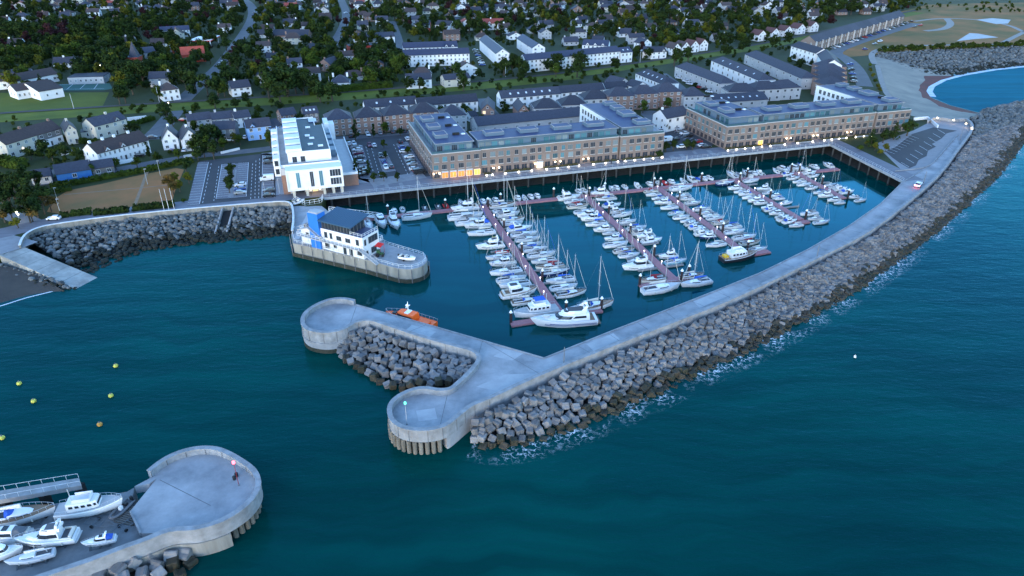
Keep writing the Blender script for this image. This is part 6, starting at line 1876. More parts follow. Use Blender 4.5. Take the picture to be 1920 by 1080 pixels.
for y in (-.9, .9): MB().tube((-.8, y - .1, .3), (-.8, y + .1, .3), .3, 10).build('wheel', [M_BLK], tr1)
c = P(561, 383, QZ); sb_ = copy_tree(P_OPN[0]); sb_.location = (c.x, c.y, QZ + .6); sb_.rotation_euler.z = .8; sb_.scale = (.8,) * 3; sb_['label'] = 'small white boat parked at the landward corner of the office quay'; sb_['group'] = 'boats ashore in the yard'
# fenced compound on the quay's landward end
fc = empty('quay_fence', P(580, 378, QZ)); tag(fc, 'white mesh fence across the landward end of the office quay', 'fence')
railing(fc, PP([(549, 384), (556, 377), (572, 386), (603, 381), (606, 373)], QZ), QZ, h=1.8, step=1.6, m=M_WHITE, name='fence_rail', r=.05, mids=2)
qr = MB(); strip(qr, P(585, 392, QZ), P(556, 448, QZ), 1.6, QZ + .02); pbuild(quay, 'footway', qr, [mat('pale_footway', (.40, .40, .42), .85)])
# ------------------------------------------------------------------ ground sheets, roads, car parks
M_ASPH = mat('asphalt', (.055, .055, .062), .85, scale=.2, col2=(.042, .042, .048), bump=.1)
M_ROAD = mat('road_asphalt', (.115, .115, .125), .85, scale=.2, col2=(.085, .085, .095))
M_PAVE = mat('paved_bays', (.165, .16, .18), .85, scale=.8, col2=(.135, .13, .15))
M_FOOT = mat('footway', (.24, .24, .255), .85, scale=.5, col2=(.19, .19, .205))
M_LINE = mat('white_road_paint', (.62, .62, .64), .7)
M_LAWN = mat('field_grass', (.085, .10, .004), .95, scale=.06, col2=(.060, .078, .004), bump=.3, bscale=1.5)
M_DRY = mat('parched_lawn', (.33, .125, .045), .95, scale=.07, col2=(.18, .10, .033), bump=.3, bscale=1.5, detail=8)
M_BANK = mat('railway_bank_grass', (.11, .125, .006), .95, scale=.07, col2=(.055, .078, .005), bump=.5, bscale=1.0, detail=8)
M_TRACK = mat('track_ballast', (.055, .05, .045), .95)
M_HEAD = mat('headland_grass', (.29, .115, .035), .95, scale=.03, col2=(.07, .07, .013), bump=.3, bscale=.8, detail=8)
M_PATH = mat('gravel_path', (.26, .24, .225), .9, scale=.4, col2=(.20, .185, .175))
M_COURT = mat('sports_court', (.035, .10, .085), .85)
def sheet(name, pts, dz, m):
    return structure(name, MB().sheet([(p.x, p.y) for p in PP(pts, GZ + dz)], GZ + dz), m)
ROADS = []
def road(name, pts, w, m=None, dz=.05, sm=2):
    q = smooth_line(PP(pts, GZ), sm)
    a, b = offset(q, w / 2), offset(q, -w / 2)
    mb = MB(); n = len(q)
    mb.add([(p[0], p[1], GZ + dz) for p in a] + [(p[0], p[1], GZ + dz) for p in b], [(n + i, n + i + 1, i + 1, i) for i in range(n - 1)])
    ROADS.append((q, w / 2))
    return structure(name, mb, m or M_ROAD)
def lines(name, segs, w=.14, dz=.075):
    mb = MB()
    for a, b in segs: strip(mb, P(*a, GZ), P(*b, GZ), w, GZ + dz)
    return structure(name, mb, M_LINE)
def lerp2(a, b, t): return (a[0] + (b[0] - a[0]) * t, a[1] + (b[1] - a[1]) * t)

RAIL = [(-120, 226), (0, 216), (130, 208), (300, 197), (480, 187), (640, 177), (800, 165), (960, 151), (1080, 138), (1200, 121), (1320, 103), (1440, 84), (1540, 63), (1640, 38), (1720, 22)]
road('railway_bank', [(x, y + 1) for x, y in RAIL], 16, M_BANK, .10)
road('railway_bank', [(x, y + 8 - 3 * max(0, x) / 1700) for x, y in RAIL[:9]], 12, M_BANK, .06)
tk = smooth_line(PP([(x, y - 3) for x, y in RAIL], GZ), 2)
mb = MB(); n = len(tk)
for o_, z_ in ((1.6, .3),):
    a, b = offset(tk, 1.9), offset(tk, -1.9)
    mb.add([(p[0], p[1], GZ + .32) for p in a] + [(p[0], p[1], GZ + .32) for p in b], [(n + i, n + i + 1, i + 1, i) for i in range(n - 1)])
structure('railway_trackbed', mb, M_TRACK)
sheet('playing_field', [(-80, 180), (5, 174), (205, 173), (192, 200), (150, 208), (0, 217), (-90, 224)], .03, M_LAWN)
sheet('village_green', [(88, 397), (100, 374), (128, 357), (190, 345), (250, 331), (330, 315), (345, 318), (330, 352), (322, 380), (225, 393), (120, 402)], .03, M_DRY)
lines('worn_path', [((278, 317), (266, 350)), ((266, 350), (250, 392))], 1.1, .05)['kind'] = 'structure'
lines('worn_path', [((120, 365), (266, 352)), ((266, 352), (318, 347))], .7, .045)
M_WORN = mat('worn_earth', (.26, .17, .11), .95, scale=.5, col2=(.20, .13, .08))
for o in scene.objects:
    if o.name.startswith('worn_path'): o.data.materials[0] = M_WORN
road('street', [(-120, 372), (-60, 356), (0, 344), (60, 330), (120, 319)], 7)
road('street', [(60, 346), (110, 338), (170, 328), (250, 312), (330, 298), (390, 290), (450, 285), (520, 277), (580, 264), (655, 258), (768, 251), (800, 240)], 6.5)
road('main_road', [(440, -8), (470, 6), (476, 28), (462, 58), (440, 88), (415, 122), (385, 150), (345, 184), (326, 212), (300, 243), (280, 262)], 9)
road('main_road', [(640, 0), (652, 28), (640, 60), (622, 86)], 8)
road('street', [(735, 40), (748, 72), (752, 100)], 6)
road('street', [(1622, 162), (1608, 130), (1585, 108), (1560, 98), (1600, 82), (1660, 62), (1718, 44)], 9)
road('street', [(1235, 232), (1200, 205), (1310, 225), (1340, 240)], 6)
road('street', [(1300, 190), (1270, 160), (1240, 138)], 7)
road('street', [(940, 232), (915, 205), (900, 185)], 7)
road('street', [(1380, 180), (1420, 160)], 5)
road('seafront_road', [(-200, 470), (-60, 452), (0, 438), (60, 424), (130, 410), (220, 399), (340, 386), (470, 374), (545, 367), (600, 361)], 9, M_BOARD, .055)
road('seafront_path', [(-250, 500), (-80, 478), (0, 460), (40, 445)], 16, M_FOOT, .045)
road('footpath', [(-60, 385), (20, 400), (60, 420)], 7, M_FOOT, .035)
# car park beside the office
sheet('car_park', [(351, 386), (374, 302), (430, 296), (500, 287), (515, 290), (517, 369)], .06, M_ASPH)
for nm, q in (('parking_bays', [(351, 385), (374, 382.8), (391, 304), (371, 305)]), ('parking_bays', [(405, 373), (462, 368.5), (466, 305), (416, 308.7)]), ('parking_bays', [(491, 371.6), (515, 369), (513, 293), (492.6, 291)])):
    sheet(nm, q, .07, M_PAVE)
sg = []
for (a, b, c, d) in (((351, 385), (371, 305), (374, 382.8), (391, 304)), ((405, 373), (416, 308.7), (430, 371), (440, 307)), ((441, 370), (447, 306.4), (462, 368.5), (466, 305)), ((491, 371.6), (492.6, 291), (515, 369), (513, 293))):
    for k in range(17): sg.append((lerp2(a, b, k / 16), lerp2(c, d, k / 16)))
for a, b in (((374, 382.8), (391, 304)), ((405, 373), (416, 308.7)), ((462, 368.5), (466, 305)), ((491, 371.6), (492.6, 291)), ((405, 373), (462, 368.5))): sg.append((a, b))
for a, b in (((380, 381), (397, 303)), ((401, 377), (411, 309)), ((470, 373), (474, 304)), ((478, 372), (480, 298)), ((485, 372), (487, 294))):
    for k in range(22):
        if k % 2 == 0: sg.append((lerp2(a, b, k / 22), lerp2(a, b, (k + 1) / 22)))
lines('bay_lines', sg, .15, .085)
sheet('tree_island', [(427, 370), (438, 369), (444, 318), (441, 318)], .09, M_FOOT)
# car park between office and apartments
sheet('car_park', [(640, 300), (655, 262), (775, 250), (812, 330), (780, 338), (700, 345), (655, 330)], .06, M_ASPH)
for q in ([(655, 272), (680, 273), (698, 336), (675, 334)], [(743, 270), (764, 266), (798, 322), (772, 330)], [(708, 293), (728, 291), (742, 320), (718, 323)]): sheet('parking_bays', q, .07, M_PAVE)
sg = []
for (a, b, c, d) in (((655, 272), (676, 334), (680, 273), (698, 336)), ((743, 270), (772, 330), (764, 266), (798, 322)), ((708, 293), (718, 323), (728, 291), (742, 320))):
    for k in range(13): sg.append((lerp2(a, b, k / 12), lerp2(c, d, k / 12)))
for a, b in (((686, 275), (704, 336)), ((738, 271), (766, 330)), ((695, 272), (713, 334))):
    for k in range(20):
        if k % 2 == 0: sg.append((lerp2(a, b, k / 20), lerp2(a, b, (k + 1) / 20)))
lines('bay_lines', sg, .15, .085)
sheet('forecourt', [(690, 337), (790, 322), (800, 333), (700, 350)], .08, M_FOOT)
for q in ([(699, 348), (706, 347), (709, 355), (702, 356)], [(720, 346), (727, 345), (730, 351), (723, 352)], [(747, 343), (754, 342), (760, 353), (752, 355)], [(779, 340), (786, 339), (790, 350), (782, 352)]): sheet('pale_paving', q, .12, M_FOOT)
sheet('car_park', [(1232, 236), (1262, 222), (1300, 222), (1352, 262), (1320, 282), (1250, 285)], .06, M_ASPH)
sg = []
for k in range(12): sg.append((lerp2((1250, 238), (1300, 275), k / 11), lerp2((1262, 233), (1314, 268), k / 11)))
lines('bay_lines', sg, .15, .085)
for q in ([(1253, 292), (1262, 291), (1268, 297), (1259, 298)], [(1272, 289), (1280, 288), (1292, 300), (1284, 301)], [(1297, 284), (1303, 283), (1309, 289), (1303, 290)], [(1323, 282), (1331, 281), (1349, 293), (1340, 294)]): sheet('pale_paving', q, .12, M_FOOT)
# the car park and turning head at the root of the breakwater
M_ROOT = mat('root_paving', (.235, .23, .245), .85, scale=.3, col2=(.19, .187, .20))
sheet('forecourt', [(1640, 270), (1712, 245), (1745, 228), (1760, 224), (1787, 228), (1812, 225), (1822, 242), (1797, 276), (1750, 330), (1702, 330)], .03, M_ROOT)
zc = lambda x, y: (1440 + x / 4, 200 + y / 4)
dk = [(880, 335), (960, 300), (1080, 205), (1240, 155), (1420, 180), (1340, 200), (1300, 240), (1230, 280), (1260, 300), (1200, 330), (1190, 370), (1130, 400), (1110, 440), (1060, 462), (985, 420), (930, 380)]
sheet('car_park', [zc(*q) for q in dk], .06, M_ASPH)
sg = []
for k in range(9):
    a = lerp2((1060, 455), (1330, 205), k / 8); sg.append((zc(*a), zc(a[0] - 60, a[1] - 35)))
    a = lerp2((880, 330), (1060, 215), k / 8); sg.append((zc(*a), zc(a[0] + 70, a[1] + 25)))
lines('bay_lines', sg, .16, .085)
kb = MB(); wall_strip(kb, [(p.x, p.y) for p in smooth_line(PP([zc(1420, 210), zc(1240, 420), zc(1185, 455), zc(1110, 470), zc(950, 485)], GZ), 2)], .35, GZ, GZ + .45); tag(kb.build('low_wall', [M_PARA]), 'low pale kerb wall dividing the breakwater road from the car park', 'wall')
pw = MB(); fbox(pw, 0, 1, 0, 1, 0, 1)
for nm, q, lab in (('ramp_wall', [(1713, 226), (1738, 224), (1757, 240)], 'white ramp wall beside the turning head at the bay'),):
    mb = MB(); wall_strip(mb, PP(q, GZ), .4, GZ, GZ + 1.4); tag(mb.build(nm, [M_WHT]), lab, 'wall')
# headland beyond the bay
sheet('headland', [(1560, 110), (1600, 86), (1660, 66), (1720, 46), (1660, 30), (1740, 8), (1960, 4), (2300, 0), (2300, 78), (1920, 84), (1800, 88), (1720, 95), (1665, 98), (1634, 103)], .035, M_HEAD)
road('gravel_path', [(1640, 120), (1632, 103), (1645, 92), (1700, 86), (1790, 84), (1870, 86), (1900, 70), (1925, 58)], 4, M_PATH, .06)
road('gravel_path', [(1715, 40), (1760, 34), (1830, 36), (1890, 46), (1920, 60)], 4, M_PATH, .06)
road('gravel_path', [(1735, 58), (1770, 55), (1785, 45), (1775, 35)], 6, M_PATH, .055)
road('gravel_path', [(1645, 122), (1652, 150), (1662, 178), (1700, 213)], 3, M_PATH, .06)
sheet('white_plaza', [(1794, 77), (1818, 62), (1834, 63), (1872, 70), (1830, 73)], .07, M_LGR)
sheet('white_plaza', [(1830, 37), (1860, 34), (1895, 37), (1890, 44), (1868, 45)], .07, M_LGR)
sheet('sports_court', [(88, 170), (108, 158), (205, 156), (212, 166), (195, 169)], .06, M_COURT)
lines('court_lines', [((100, 168), (196, 166)), ((112, 159), (202, 157)), ((125, 168), (137, 158)), ((150, 167), (160, 158)), ((176, 167), (184, 157))], .25, .08)

# ------------------------------------------------------------------ named houses
S = M_SLT
house((10, 271), (68, 253), 6.3, 9, 'gable', 3.0, M_CRM, M_SLB, 'cream two-storey house with two lit wall lamps by its door, far left street', cols=4, chim=(.1, .8), chm=M_BRK)
house((68, 253), (113, 240), 6.3, 9, 'gable', 3.0, M_WHT, M_SLB, 'house with dark grey upper floor and white ground floor joined to the cream one', cols=3, chim=(.9,), upper=M_GRY, chm=M_BRK)
house((122, 246), (143, 243), 6.0, 13, 'fgable', 2.6, M_CRM, S, 'cream house with front gable and large windows beside the grey-topped house', cols=2, chim=(.6,))
house((177, 237), (236, 222), 6.2, 9, 'gable', 2.8, M_CRM, S, 'beige two-storey house with gabled bay behind the long white terrace', cols=4, chim=(.6,), gables=(.72,))
house((151, 249), (178, 246), 2.9, 6, 'flat', .3, M_CRM, S, 'low flat-roofed annex wall between the cream and beige houses', cols=1, rows=1, chim=(), door=False)
house((182, 288), (278, 262), 5.6, 10, 'gable', 3.2, M_WHT, M_SLB, 'long white terrace with many small windows and white chimneys by the green', cols=11, chim=(.04, .28, .5, .78), gables=(.5, .2))
house((303, 262), (333, 259), 4.6, 11, 'fgable', 4.2, M_WHT, S, 'white house with steep dark-timbered gable, left of two, by the street', cols=2)
house((341, 261), (371, 257), 5.4, 11, 'fgable', 3.6, M_WHT, S, 'white bay-windowed gabled house, right of two, by the street', cols=2)
house((398, 243), (440, 241), 5.6, 9, 'gable', 2.4, M_GRY, S, 'dark stone house with white window surrounds left of the pale blue house', cols=3, chim=(.9,))
house((462, 240), (508, 235), 5.8, 9, 'gable', 2.6, M_BLU, S, 'pale blue house with bay window and porch beside the office', cols=3, chim=(), gables=(.25,))
house((480, 238), (512, 232), 4.6, 8, 'gable', 2.2, M_BLU, S, 'low pale blue cottage extension behind the pale blue house', cols=2, chim=()) if False else None
house((105, 327), (170, 316.5), 3.3, 9, 'gable', 2.4, M_BSH, S, 'long bright blue shed with dark roof beside the green', cols=1, rows=1, chim=(), door=False, cat='shed', name='boat_shed')
house((172, 317), (213, 311), 3.0, 8, 'gable', 2.0, M_GRY, S, 'dark grey shed joined to the end of the blue shed', cols=2, rows=1, chim=(), door=False, cat='shed', name='boat_shed')
house((58, 334), (95, 329), 2.9, 8, 'gable', 1.8, M_LGR, S, 'low pale garage with dark roof left of the blue shed', cols=2, rows=1, chim=(), door=False, cat='shed', name='garage')
for i, (a, b, w, lab) in enumerate((((352, 227), (396, 222), M_LGR, 'dark roofed cottage row behind the timbered gable'), ((398, 224), (438, 220), M_LGR, 'dark roofed cottage behind the dark stone house'), ((440, 222), (470, 218), M_WHT, 'small dark-roofed house by the railway left of the office'), ((505, 240), (528, 234), M_BLU, 'pale blue low house tucked against the white office'), ((528, 217), (556, 213), M_BRK, 'brown brick house behind the white office'), ((570, 214), (597, 211), M_GRY, 'dark house with many roof lights behind the office'))):
    house(a, b, 4.8, 8, 'gable', 2.3, w, S, lab, cols=3, sky=3 if i == 5 else 0, chim=(.2,) if i < 3 else ())
semis = [((610, 225), (661, 221), M_BRK), ((665, 221), (716, 217.5), M_BRK), ((719, 217), (770, 212), M_BRK), ((771, 212), (823, 208.5), M_BRK), ((826, 217), (875, 214.5), M_LGR)]
for i, (a, b, w) in enumerate(semis):
    house(a, b, 7.6, 11, 'hip', 3.4, w, S, ('brown brick three-storey hipped house, %s from the left behind the car park' % ordn(i + 1)) if w is M_BRK else 'pale grey hipped house at the right end of the brick row behind the car park', cols=4, rows=3, chim=(), group='hipped houses behind the car park', frame=M_TRIM)
house((685, 202), (782, 194), 5.6, 8, 'gable', 2.8, M_WHT, S, 'long white terrace with dark roof below the railway, left half', cols=9, chim=(), sky=3)
house((783, 198), (896, 189), 5.6, 8, 'gable', 2.8, M_WHT, S, 'long white terrace with dark roof below the railway, right half', cols=10, chim=())
h_ = house((902, 206), (926, 206), 5.4, 15, 'fgable', 2.8, M_BRK, S, 'brick gable-ended house with one lit orange window by the lane', cols=0, chim=())
put(h_, 'lit_window', win_mesh(1.5, 1.5, M_LITW, M_TRIM, 1), -1.6, -.04, 3.4); put(h_, 'window', win_mesh(1.2, 1.3, M_PANE, M_TRIM, 1), 2.2, -.04, 3.5); put(h_, 'window', win_mesh(1.2, 1.3, M_PANE, M_TRIM, 1), 2.2, -.04, .9)
house((972, 208), (992, 207), 5.4, 14, 'fgable', 2.8, M_BRK, S, 'brick gable-ended house across the lane from the lit one', cols=2, chim=())
house((883, 218), (896, 216), 3.0, 6, 'gable', 1.6, M_WHT, S, 'small white annex beside the house with the lit window', cols=1, rows=1, chim=())
house((940, 184), (1051, 175), 5.8, 8, 'gable', 2.8, M_WHT, S, 'white terrace with roof lights below the railway in the centre', cols=9, chim=(), sky=6)
house((1052, 174), (1134, 167), 5.8, 8, 'gable', 2.6, M_WHT, S, 'white terrace below the railway joined to the roof-lit one', cols=7, chim=())
mid = [((1001, 203), (1054, 201), M_LGR), ((1052, 197), (1102, 195), M_LGR), ((1094, 186), (1146, 184), M_LGR), ((1140, 180.5), (1191, 179), M_BRK), ((1186, 176.5), (1236, 174.5), M_BRK), ((1229, 172.5), (1279, 171), M_BRK), ((1283, 180), (1325, 179), M_LGR)]
for i, (a, b, w) in enumerate(mid):
    house(a, b, 6.6 if w is M_LGR else 8.0, 11, 'hip', 3.4, w, S, '%s hipped house, %s from the left behind the nearer apartment block' % ('pale grey' if w is M_LGR else 'brown brick', ordn(i + 1)), cols=4, rows=2 if w is M_LGR else 3, chim=(), group='hipped houses behind the nearer apartments')
house((1134, 152), (1160, 158), 5.6, 9, 'gable', 2.6, M_LGR, S, 'grey gabled house left of the first downhill terrace', cols=2, chim=())
house((1136, 166), (1176, 163), 4.6, 8, 'gable', 2.4, M_WHT, S, 'dark-roofed white house in front of the grey gabled house', cols=3, chim=())
house((1172, 158), (1192, 164), 5.2, 9, 'gable', 2.4, M_WHT, S, 'white gabled house squeezed beside the first downhill terrace', cols=2, chim=())
terr = [((1192, 137), (1243, 158)), ((1266, 124), (1351, 157)), ((1334, 113), (1424, 151)), ((1397, 101), (1504, 147))]
for i, (a, b) in enumerate(terr):
    house(a, b, 6.2, 10, 'hip', 3.0, M_WHT if i in (0, 2) else M_LGR, S, '%s terrace running downhill from the railway, %s of four from the left' % ('white' if i in (0, 2) else 'pale grey', ordn(i + 1)), cols=9, chim=(), sky=5 if i in (0, 2) else 0, group='terraces running down from the railway')
low = [((1366, 172), (1423, 171)), ((1413, 168), (1466, 166)), ((1455, 166), (1503, 163)), ((1478, 178), (1512, 176))]
for i, (a, b) in enumerate(low[:3]):
    house(a, b, 6.4, 11, 'hip', 3.3, M_LGR, S, 'pale grey hipped house, %s of three behind the bay-side apartment block' % ordn(i + 1), cols=4, chim=(), group='hipped houses behind the bay-side apartments')
house((1250, 222), (1292, 214), 6.5, 9, 'gable', 3.0, M_WHT, S, 'white and brick house beside the car park between the apartment blocks', cols=3, chim=(.08,))
house((1340, 192), (1440, 186), 3.5, 12, 'gable', 2.6, M_LGR, S, 'long low dark roof with roof lights behind the bay-side block', cols=5, rows=1, chim=(), sky=6)
house((896, 236), (1100, 216), 4.4, 12, 'gable', 2.6, M_LGR, S, 'long low dark roof directly behind the nearer apartment block', cols=10, rows=1, chim=())
house((1484, 86), (1530, 100), 8.4, 10, 'gable', 2.8, M_WHT, S, 'white three-storey townhouses at the bend of the long diagonal terrace', cols=6, rows=3, chim=())
house((1532, 100), (1546, 121), 8.0, 10, 'gable', 2.8, M_WHT, S, 'white corner townhouse below the bend of the diagonal terrace', cols=3, rows=3, chim=())
for i in range(5):
    a, b = lerp2((1541, 128), (1546, 168), i / 5), lerp2((1541, 128), (1546, 168), (i + .98) / 5)
    y0, y1 = 117 + i * 8.6, 117 + (i + .97) * 8.6
    house((1546 + i * .8, y1 + 1), (1588 + i * .6, y1 - 1), 7.2, 12.5, 'hip', 3.6, M_BRK, S, 'dark-roofed brick house, %s of five stepping down from the bend toward the apartments' % ordn(i + 1), cols=3, chim=(), group='stepped brick houses below the bend')
for i in range(14):
    a, b = lerp2((1530, 79), (1697, 29), i / 14), lerp2((1530, 79), (1697, 29), (i + .97) / 14)
    hh = house(a, b, 6.4, 11, 'gable', 3.8, M_TAN, S, 'tan house with pale party wall, %s along the long diagonal terrace from the bend' % ordn(i + 1), cols=2, rows=2, chim=(), group='houses of the long diagonal terrace')
    mb = MB(); L_ = (P(*b, GZ + 7) - P(*a, GZ + 7)).length; mb.box(-L_ / 2 - .16, -L_ / 2 + .16, -1.0, .0, 0, 6.9); mb.build('party_wall', [M_LGR], hh)
# white estate beyond the railway
house((757, 104), (880, 100), 7.4, 9, 'gable', 2.8, M_WHT, M_SLN, 'long white terrace with new dark roof facing the railway, front of two', cols=16, rows=3, chim=(), gables=())
house((756, 90), (832, 87.5), 7.4, 9, 'gable', 2.8, M_WHT, M_SLN, 'long white terrace with new dark roof, behind the front one', cols=10, rows=3, chim=())
house((828, 88), (858, 87), 6.8, 9, 'gable', 3.0, M_WHT, M_SLN, 'white gabled end houses joined to the rear white terrace', cols=4, rows=2, chim=(), gables=(.3, .7))
house((930, 100.6), (955, 99.6), 7.4, 60, 'fgable', 2.8, M_WHT, M_SLN, 'long white block end-on with blue-black roof beside the estate parking', cols=2, rows=3, chim=())
house((998, 90), (1022, 89), 7.0, 44, 'fgable', 2.8, M_WHT, M_SLN, 'long white block end-on with blue-black roof in the estate centre', cols=2, rows=3, chim=())
house((986, 113), (1162, 96), 7.6, 9, 'gable', 2.8, M_WHT, M_SLN, 'longest white terrace with tiny upper windows beside the railway', cols=24, rows=3, chim=())
house((1165, 99), (1186, 97), 6.6, 9, 'gable', 2.6, M_WHT, M_SLN, 'white end house with roof light at the right of the longest terrace', cols=3, chim=(), sky=2)
house((1092, 84), (1140, 86), 6.2, 12, 'gable', 2.8, M_WHT, M_SLN, 'white block with dormers behind the longest white terrace', cols=6, chim=(), gables=(.2, .5, .8))
house((762, 150), (809, 148), 5.2, 9, 'gable', 2.6, M_WHT, S, 'white house with small front gable above the railway bank', cols=3, chim=(), gables=(.5,))
house((834, 150), (882, 146), 4.4, 9, 'gable', 2.2, M_CRM, S, 'cream house with small front gable above the railway bank', cols=3, chim=(), gables=(.5,))
house((1204, 82), (1222, 80), 5, 9, 'fgable', 2.8, M_WHT, S, 'white gabled house at the right of the estate, nearer of two', cols=2, chim=())
house((1222, 98), (1250, 96), 4.6, 9, 'gable', 2.6, M_WHT, S, 'white bungalow with gable right of the estate beside the railway', cols=3, chim=(), gables=(.8,))
house((1205, 96), (1225, 97), 4.6, 9, 'gable', 2.6, M_WHT, S, 'white dark-roofed bungalow beside the railway right of the estate', cols=2, chim=(), gables=(.3,))
M_SLR = mat('dull_red_tiles', (.11, .052, .05), .85, scale=1.2, col2=(.08, .038, .038))
for i in range(9):
    a = lerp2((1262, 91), (1398, 70), i / 8) if i < 4 else lerp2((1398, 70), (1545, 45), (i - 3) / 6)
    house((a[0], a[1]), (a[0] + 15, a[1] - 1.5), 4.8, 9, 'fgable', 3.2, M_WHT, M_SLR if i > 1 else M_SLB, 'white gabled cottage with reddish roof, %s along the railway beyond the estate' % ordn(i + 1), cols=2, chim=(), group='white cottages along the railway')
# left of the main road: school, church hall, filling station
house((30, 171), (100, 160), 4.6, 12, 'gable', 2.6, M_WHT, M_SLB, 'white school wing with dark roof beside the sports court', cols=8, rows=1, chim=(), cat='school', name='school')
house((-60, 158), (28, 150), 4.6, 13, 'gable', 3.0, M_WHT, M_SLB, 'white school building with dark roof at the far edge of the field', cols=6, rows=1, chim=(), cat='school', name='school')
house((30, 152), (108, 138), 4.4, 11, 'gable', 3.0, M_WHT, M_SLB, 'rear white school wing with brown roof', cols=5, rows=1, chim=(), cat='school', name='school')
house((32, 160), (73, 172), 4.8, 12, 'fgable', 2.6, M_WHT, M_SLB, 'white school hall with gable end toward the field', cols=2, rows=1, chim=(), cat='school', name='school')
house((126, 146), (193, 144), 3.8, 12, 'flat', .3, M_LGR, S, 'flat-roofed grey school block behind the sports court', cols=7, rows=1, chim=(), cat='school', name='school')
house((302, 170), (335, 166), 5.8, 10, 'hip', 3.0, M_WHT, M_SLB, 'white hipped house among trees near the railway bridge', cols=3, chim=(.1,))
house((434, 166), (470, 162), 4.6, 10, 'gable', 3.0, M_WHT, S, 'white gabled house beside the main road', cols=3, chim=(.3,))
house((300, 58), (355, 55), 5.4, 8, 'gable', 2.6, M_WHT, M_SLN, 'white terrace with arched ground-floor windows behind the filling station', cols=8, chim=())
house((340, 103), (384, 100), 5.2, 12, 'gable', 4.0, M_RBR, M_RBR, 'red brick hall with steep red roof by the main road', cols=4, rows=1, chim=(), cat='hall', name='red_hall')
h_ = house((233, 108), (257, 108), 6.0, 9, 'flat', .2, M_RBR, S, 'square red brick church with pointed roof among trees', cols=1, rows=1, chim=(), cat='church', name='brick_church')
MB().add([(-2.6, 3, 6.2), (2.6, 3, 6.2), (2.6, 8, 6.2), (-2.6, 8, 6.2), (0, 5.5, 15.5)], [(0, 1, 4), (1, 2, 4), (2, 3, 4), (3, 0, 4)]).build('spire_roof', [M_SLT], h_)
house((262, 100), (292, 97), 4.2, 12, 'gable', 2.8, M_LGR, S, 'grey church hall with pale gable beside the brick church', cols=3, rows=1, chim=())
house((316, 92), (338, 91), 3.2, 8, 'flat', .2, M_RBR, M_LGR, 'low red shop building with pale fascia at the filling station', cols=3, rows=1, chim=(), door=False)
fs = empty('filling_station', P(378, 84, GZ)); tag(fs, 'filling station canopy with red and white edge beside the main road', 'canopy')
q = PP([(352, 77), (372, 69), (412, 67), (395, 76)], GZ + 5); pbuild(fs, 'canopy_roof', MB().prism(q, GZ + 4.6, GZ + 5.3), [M_WHT])
mb = MB(); wall_strip(mb, [(p.x, p.y) for p in (q[0], q[3], q[2])], -.2, GZ + 4.5, GZ + 5.0); pbuild(fs, 'red_fascia', mb, [M_REDB])
for p in q: 
    c_ = p * .85 + (q[0] + q[1] + q[2] + q[3]) / 4 * .15
    pbuild(fs, 'support_column', MB().box(c_.x - .3, c_.x + .3, c_.y - .3, c_.y + .3, GZ, GZ + 4.6), [M_WHT])
occupy(P(380, 80, GZ), 16)
glow('canopy_light', P(382, 86, GZ + 4), 60, (1, .9, .85), .4); glow('hall_light', P(381, 101, GZ + 3), 40, (1, .85, .6), .3)
house((656, 88), (712, 84), 4.0, 11, 'flat', .4, M_RBR, S, 'flat-roofed building washed in red light among the far houses', cols=5, rows=1, chim=(), door=False)
for x in (664, 686, 704): glow('red_wall_light', P(x, 93, GZ + 3), 110, (1, .12, .10), .4)
house((665, 72), (740, 68), 4.6, 12, 'gable', 2.6, M_WHT, S, 'long dark-roofed hall with pale gable behind the red-lit building', cols=6, rows=1, chim=())
house((510, 66), (577, 66), 4.2, 12, 'gable', 3.4, M_BRK, S, 'long dark-roofed brick hall in the trees right of the main road', cols=5, rows=1, chim=())
house((862, 45), (886, 44), 5.6, 9, 'fgable', 3.2, M_WHT, M_RRF, 'house with bright red roof and white gables, left of two', cols=2, chim=(.5,), chm=M_BRK)
house((906, 44), (945, 43), 5.4, 9, 'gable', 3.2, M_WHT, M_RRF, 'house with bright red roof and two white gables, right of two', cols=4, chim=(.4,), gables=(.3, .7))
house((816, 46), (843, 48), 6, 10, 'gable', 3.0, M_WHT, S, 'bright white modern house with large dark windows left of the red roofs', cols=3, chim=())
house((778, 46), (806, 46), 5.6, 9, 'gable', 2.6, M_RBR, S, 'house with red ground floor and white upper windows', cols=3, chim=(), upper=M_WHT)
house((583, 150), (656, 150), 4.2, 10, 'hip', 3.4, M_WHT, S, 'dark hipped bungalow with white chimneys above the railway bank', cols=4, rows=1, chim=(.12, .88)) if False else house((620, 155), (655, 154), 4.2, 10, 'hip', 3.4, M_WHT, S, 'dark hipped bungalow with white chimneys above the railway bank', cols=4, rows=1, chim=(.12, .88))

# ------------------------------------------------------------------ the far town: streets of ordinary houses
def raily(x):
    for (x0, y0), (x1, y1) in zip(RAIL, RAIL[1:]):
        if x0 <= x <= x1: return y0 + (y1 - y0) * (x - x0) / (x1 - x0)
    return RAIL[-1][1]
def free(c, r):
    for x, y, q in OCC:
        if (c.x - x) ** 2 + (c.y - y) ** 2 < (q + r) ** 2: return False
    return True
def off_road(c, r):
    for q, w in ROADS:
        for p in q:
            if (c.x - p.x) ** 2 + (c.y - p.y) ** 2 < (w + r) ** 2: return False
    return True
ROADS = [(resample(q, step=3), w) for q, w in ROADS]
far = []
rows_ = [(60, 6, 480, 34), (540, 2, 600, 48), (590, 4, 640, 48), (700, 4, 800, 40), (960, 6, 1100, 60), (1100, 8, 1300, 30), (1300, 10, 1480, 30), (1480, 14, 1660, 24)]
r4 = random.Random(5)
cand_h = []
row = 0
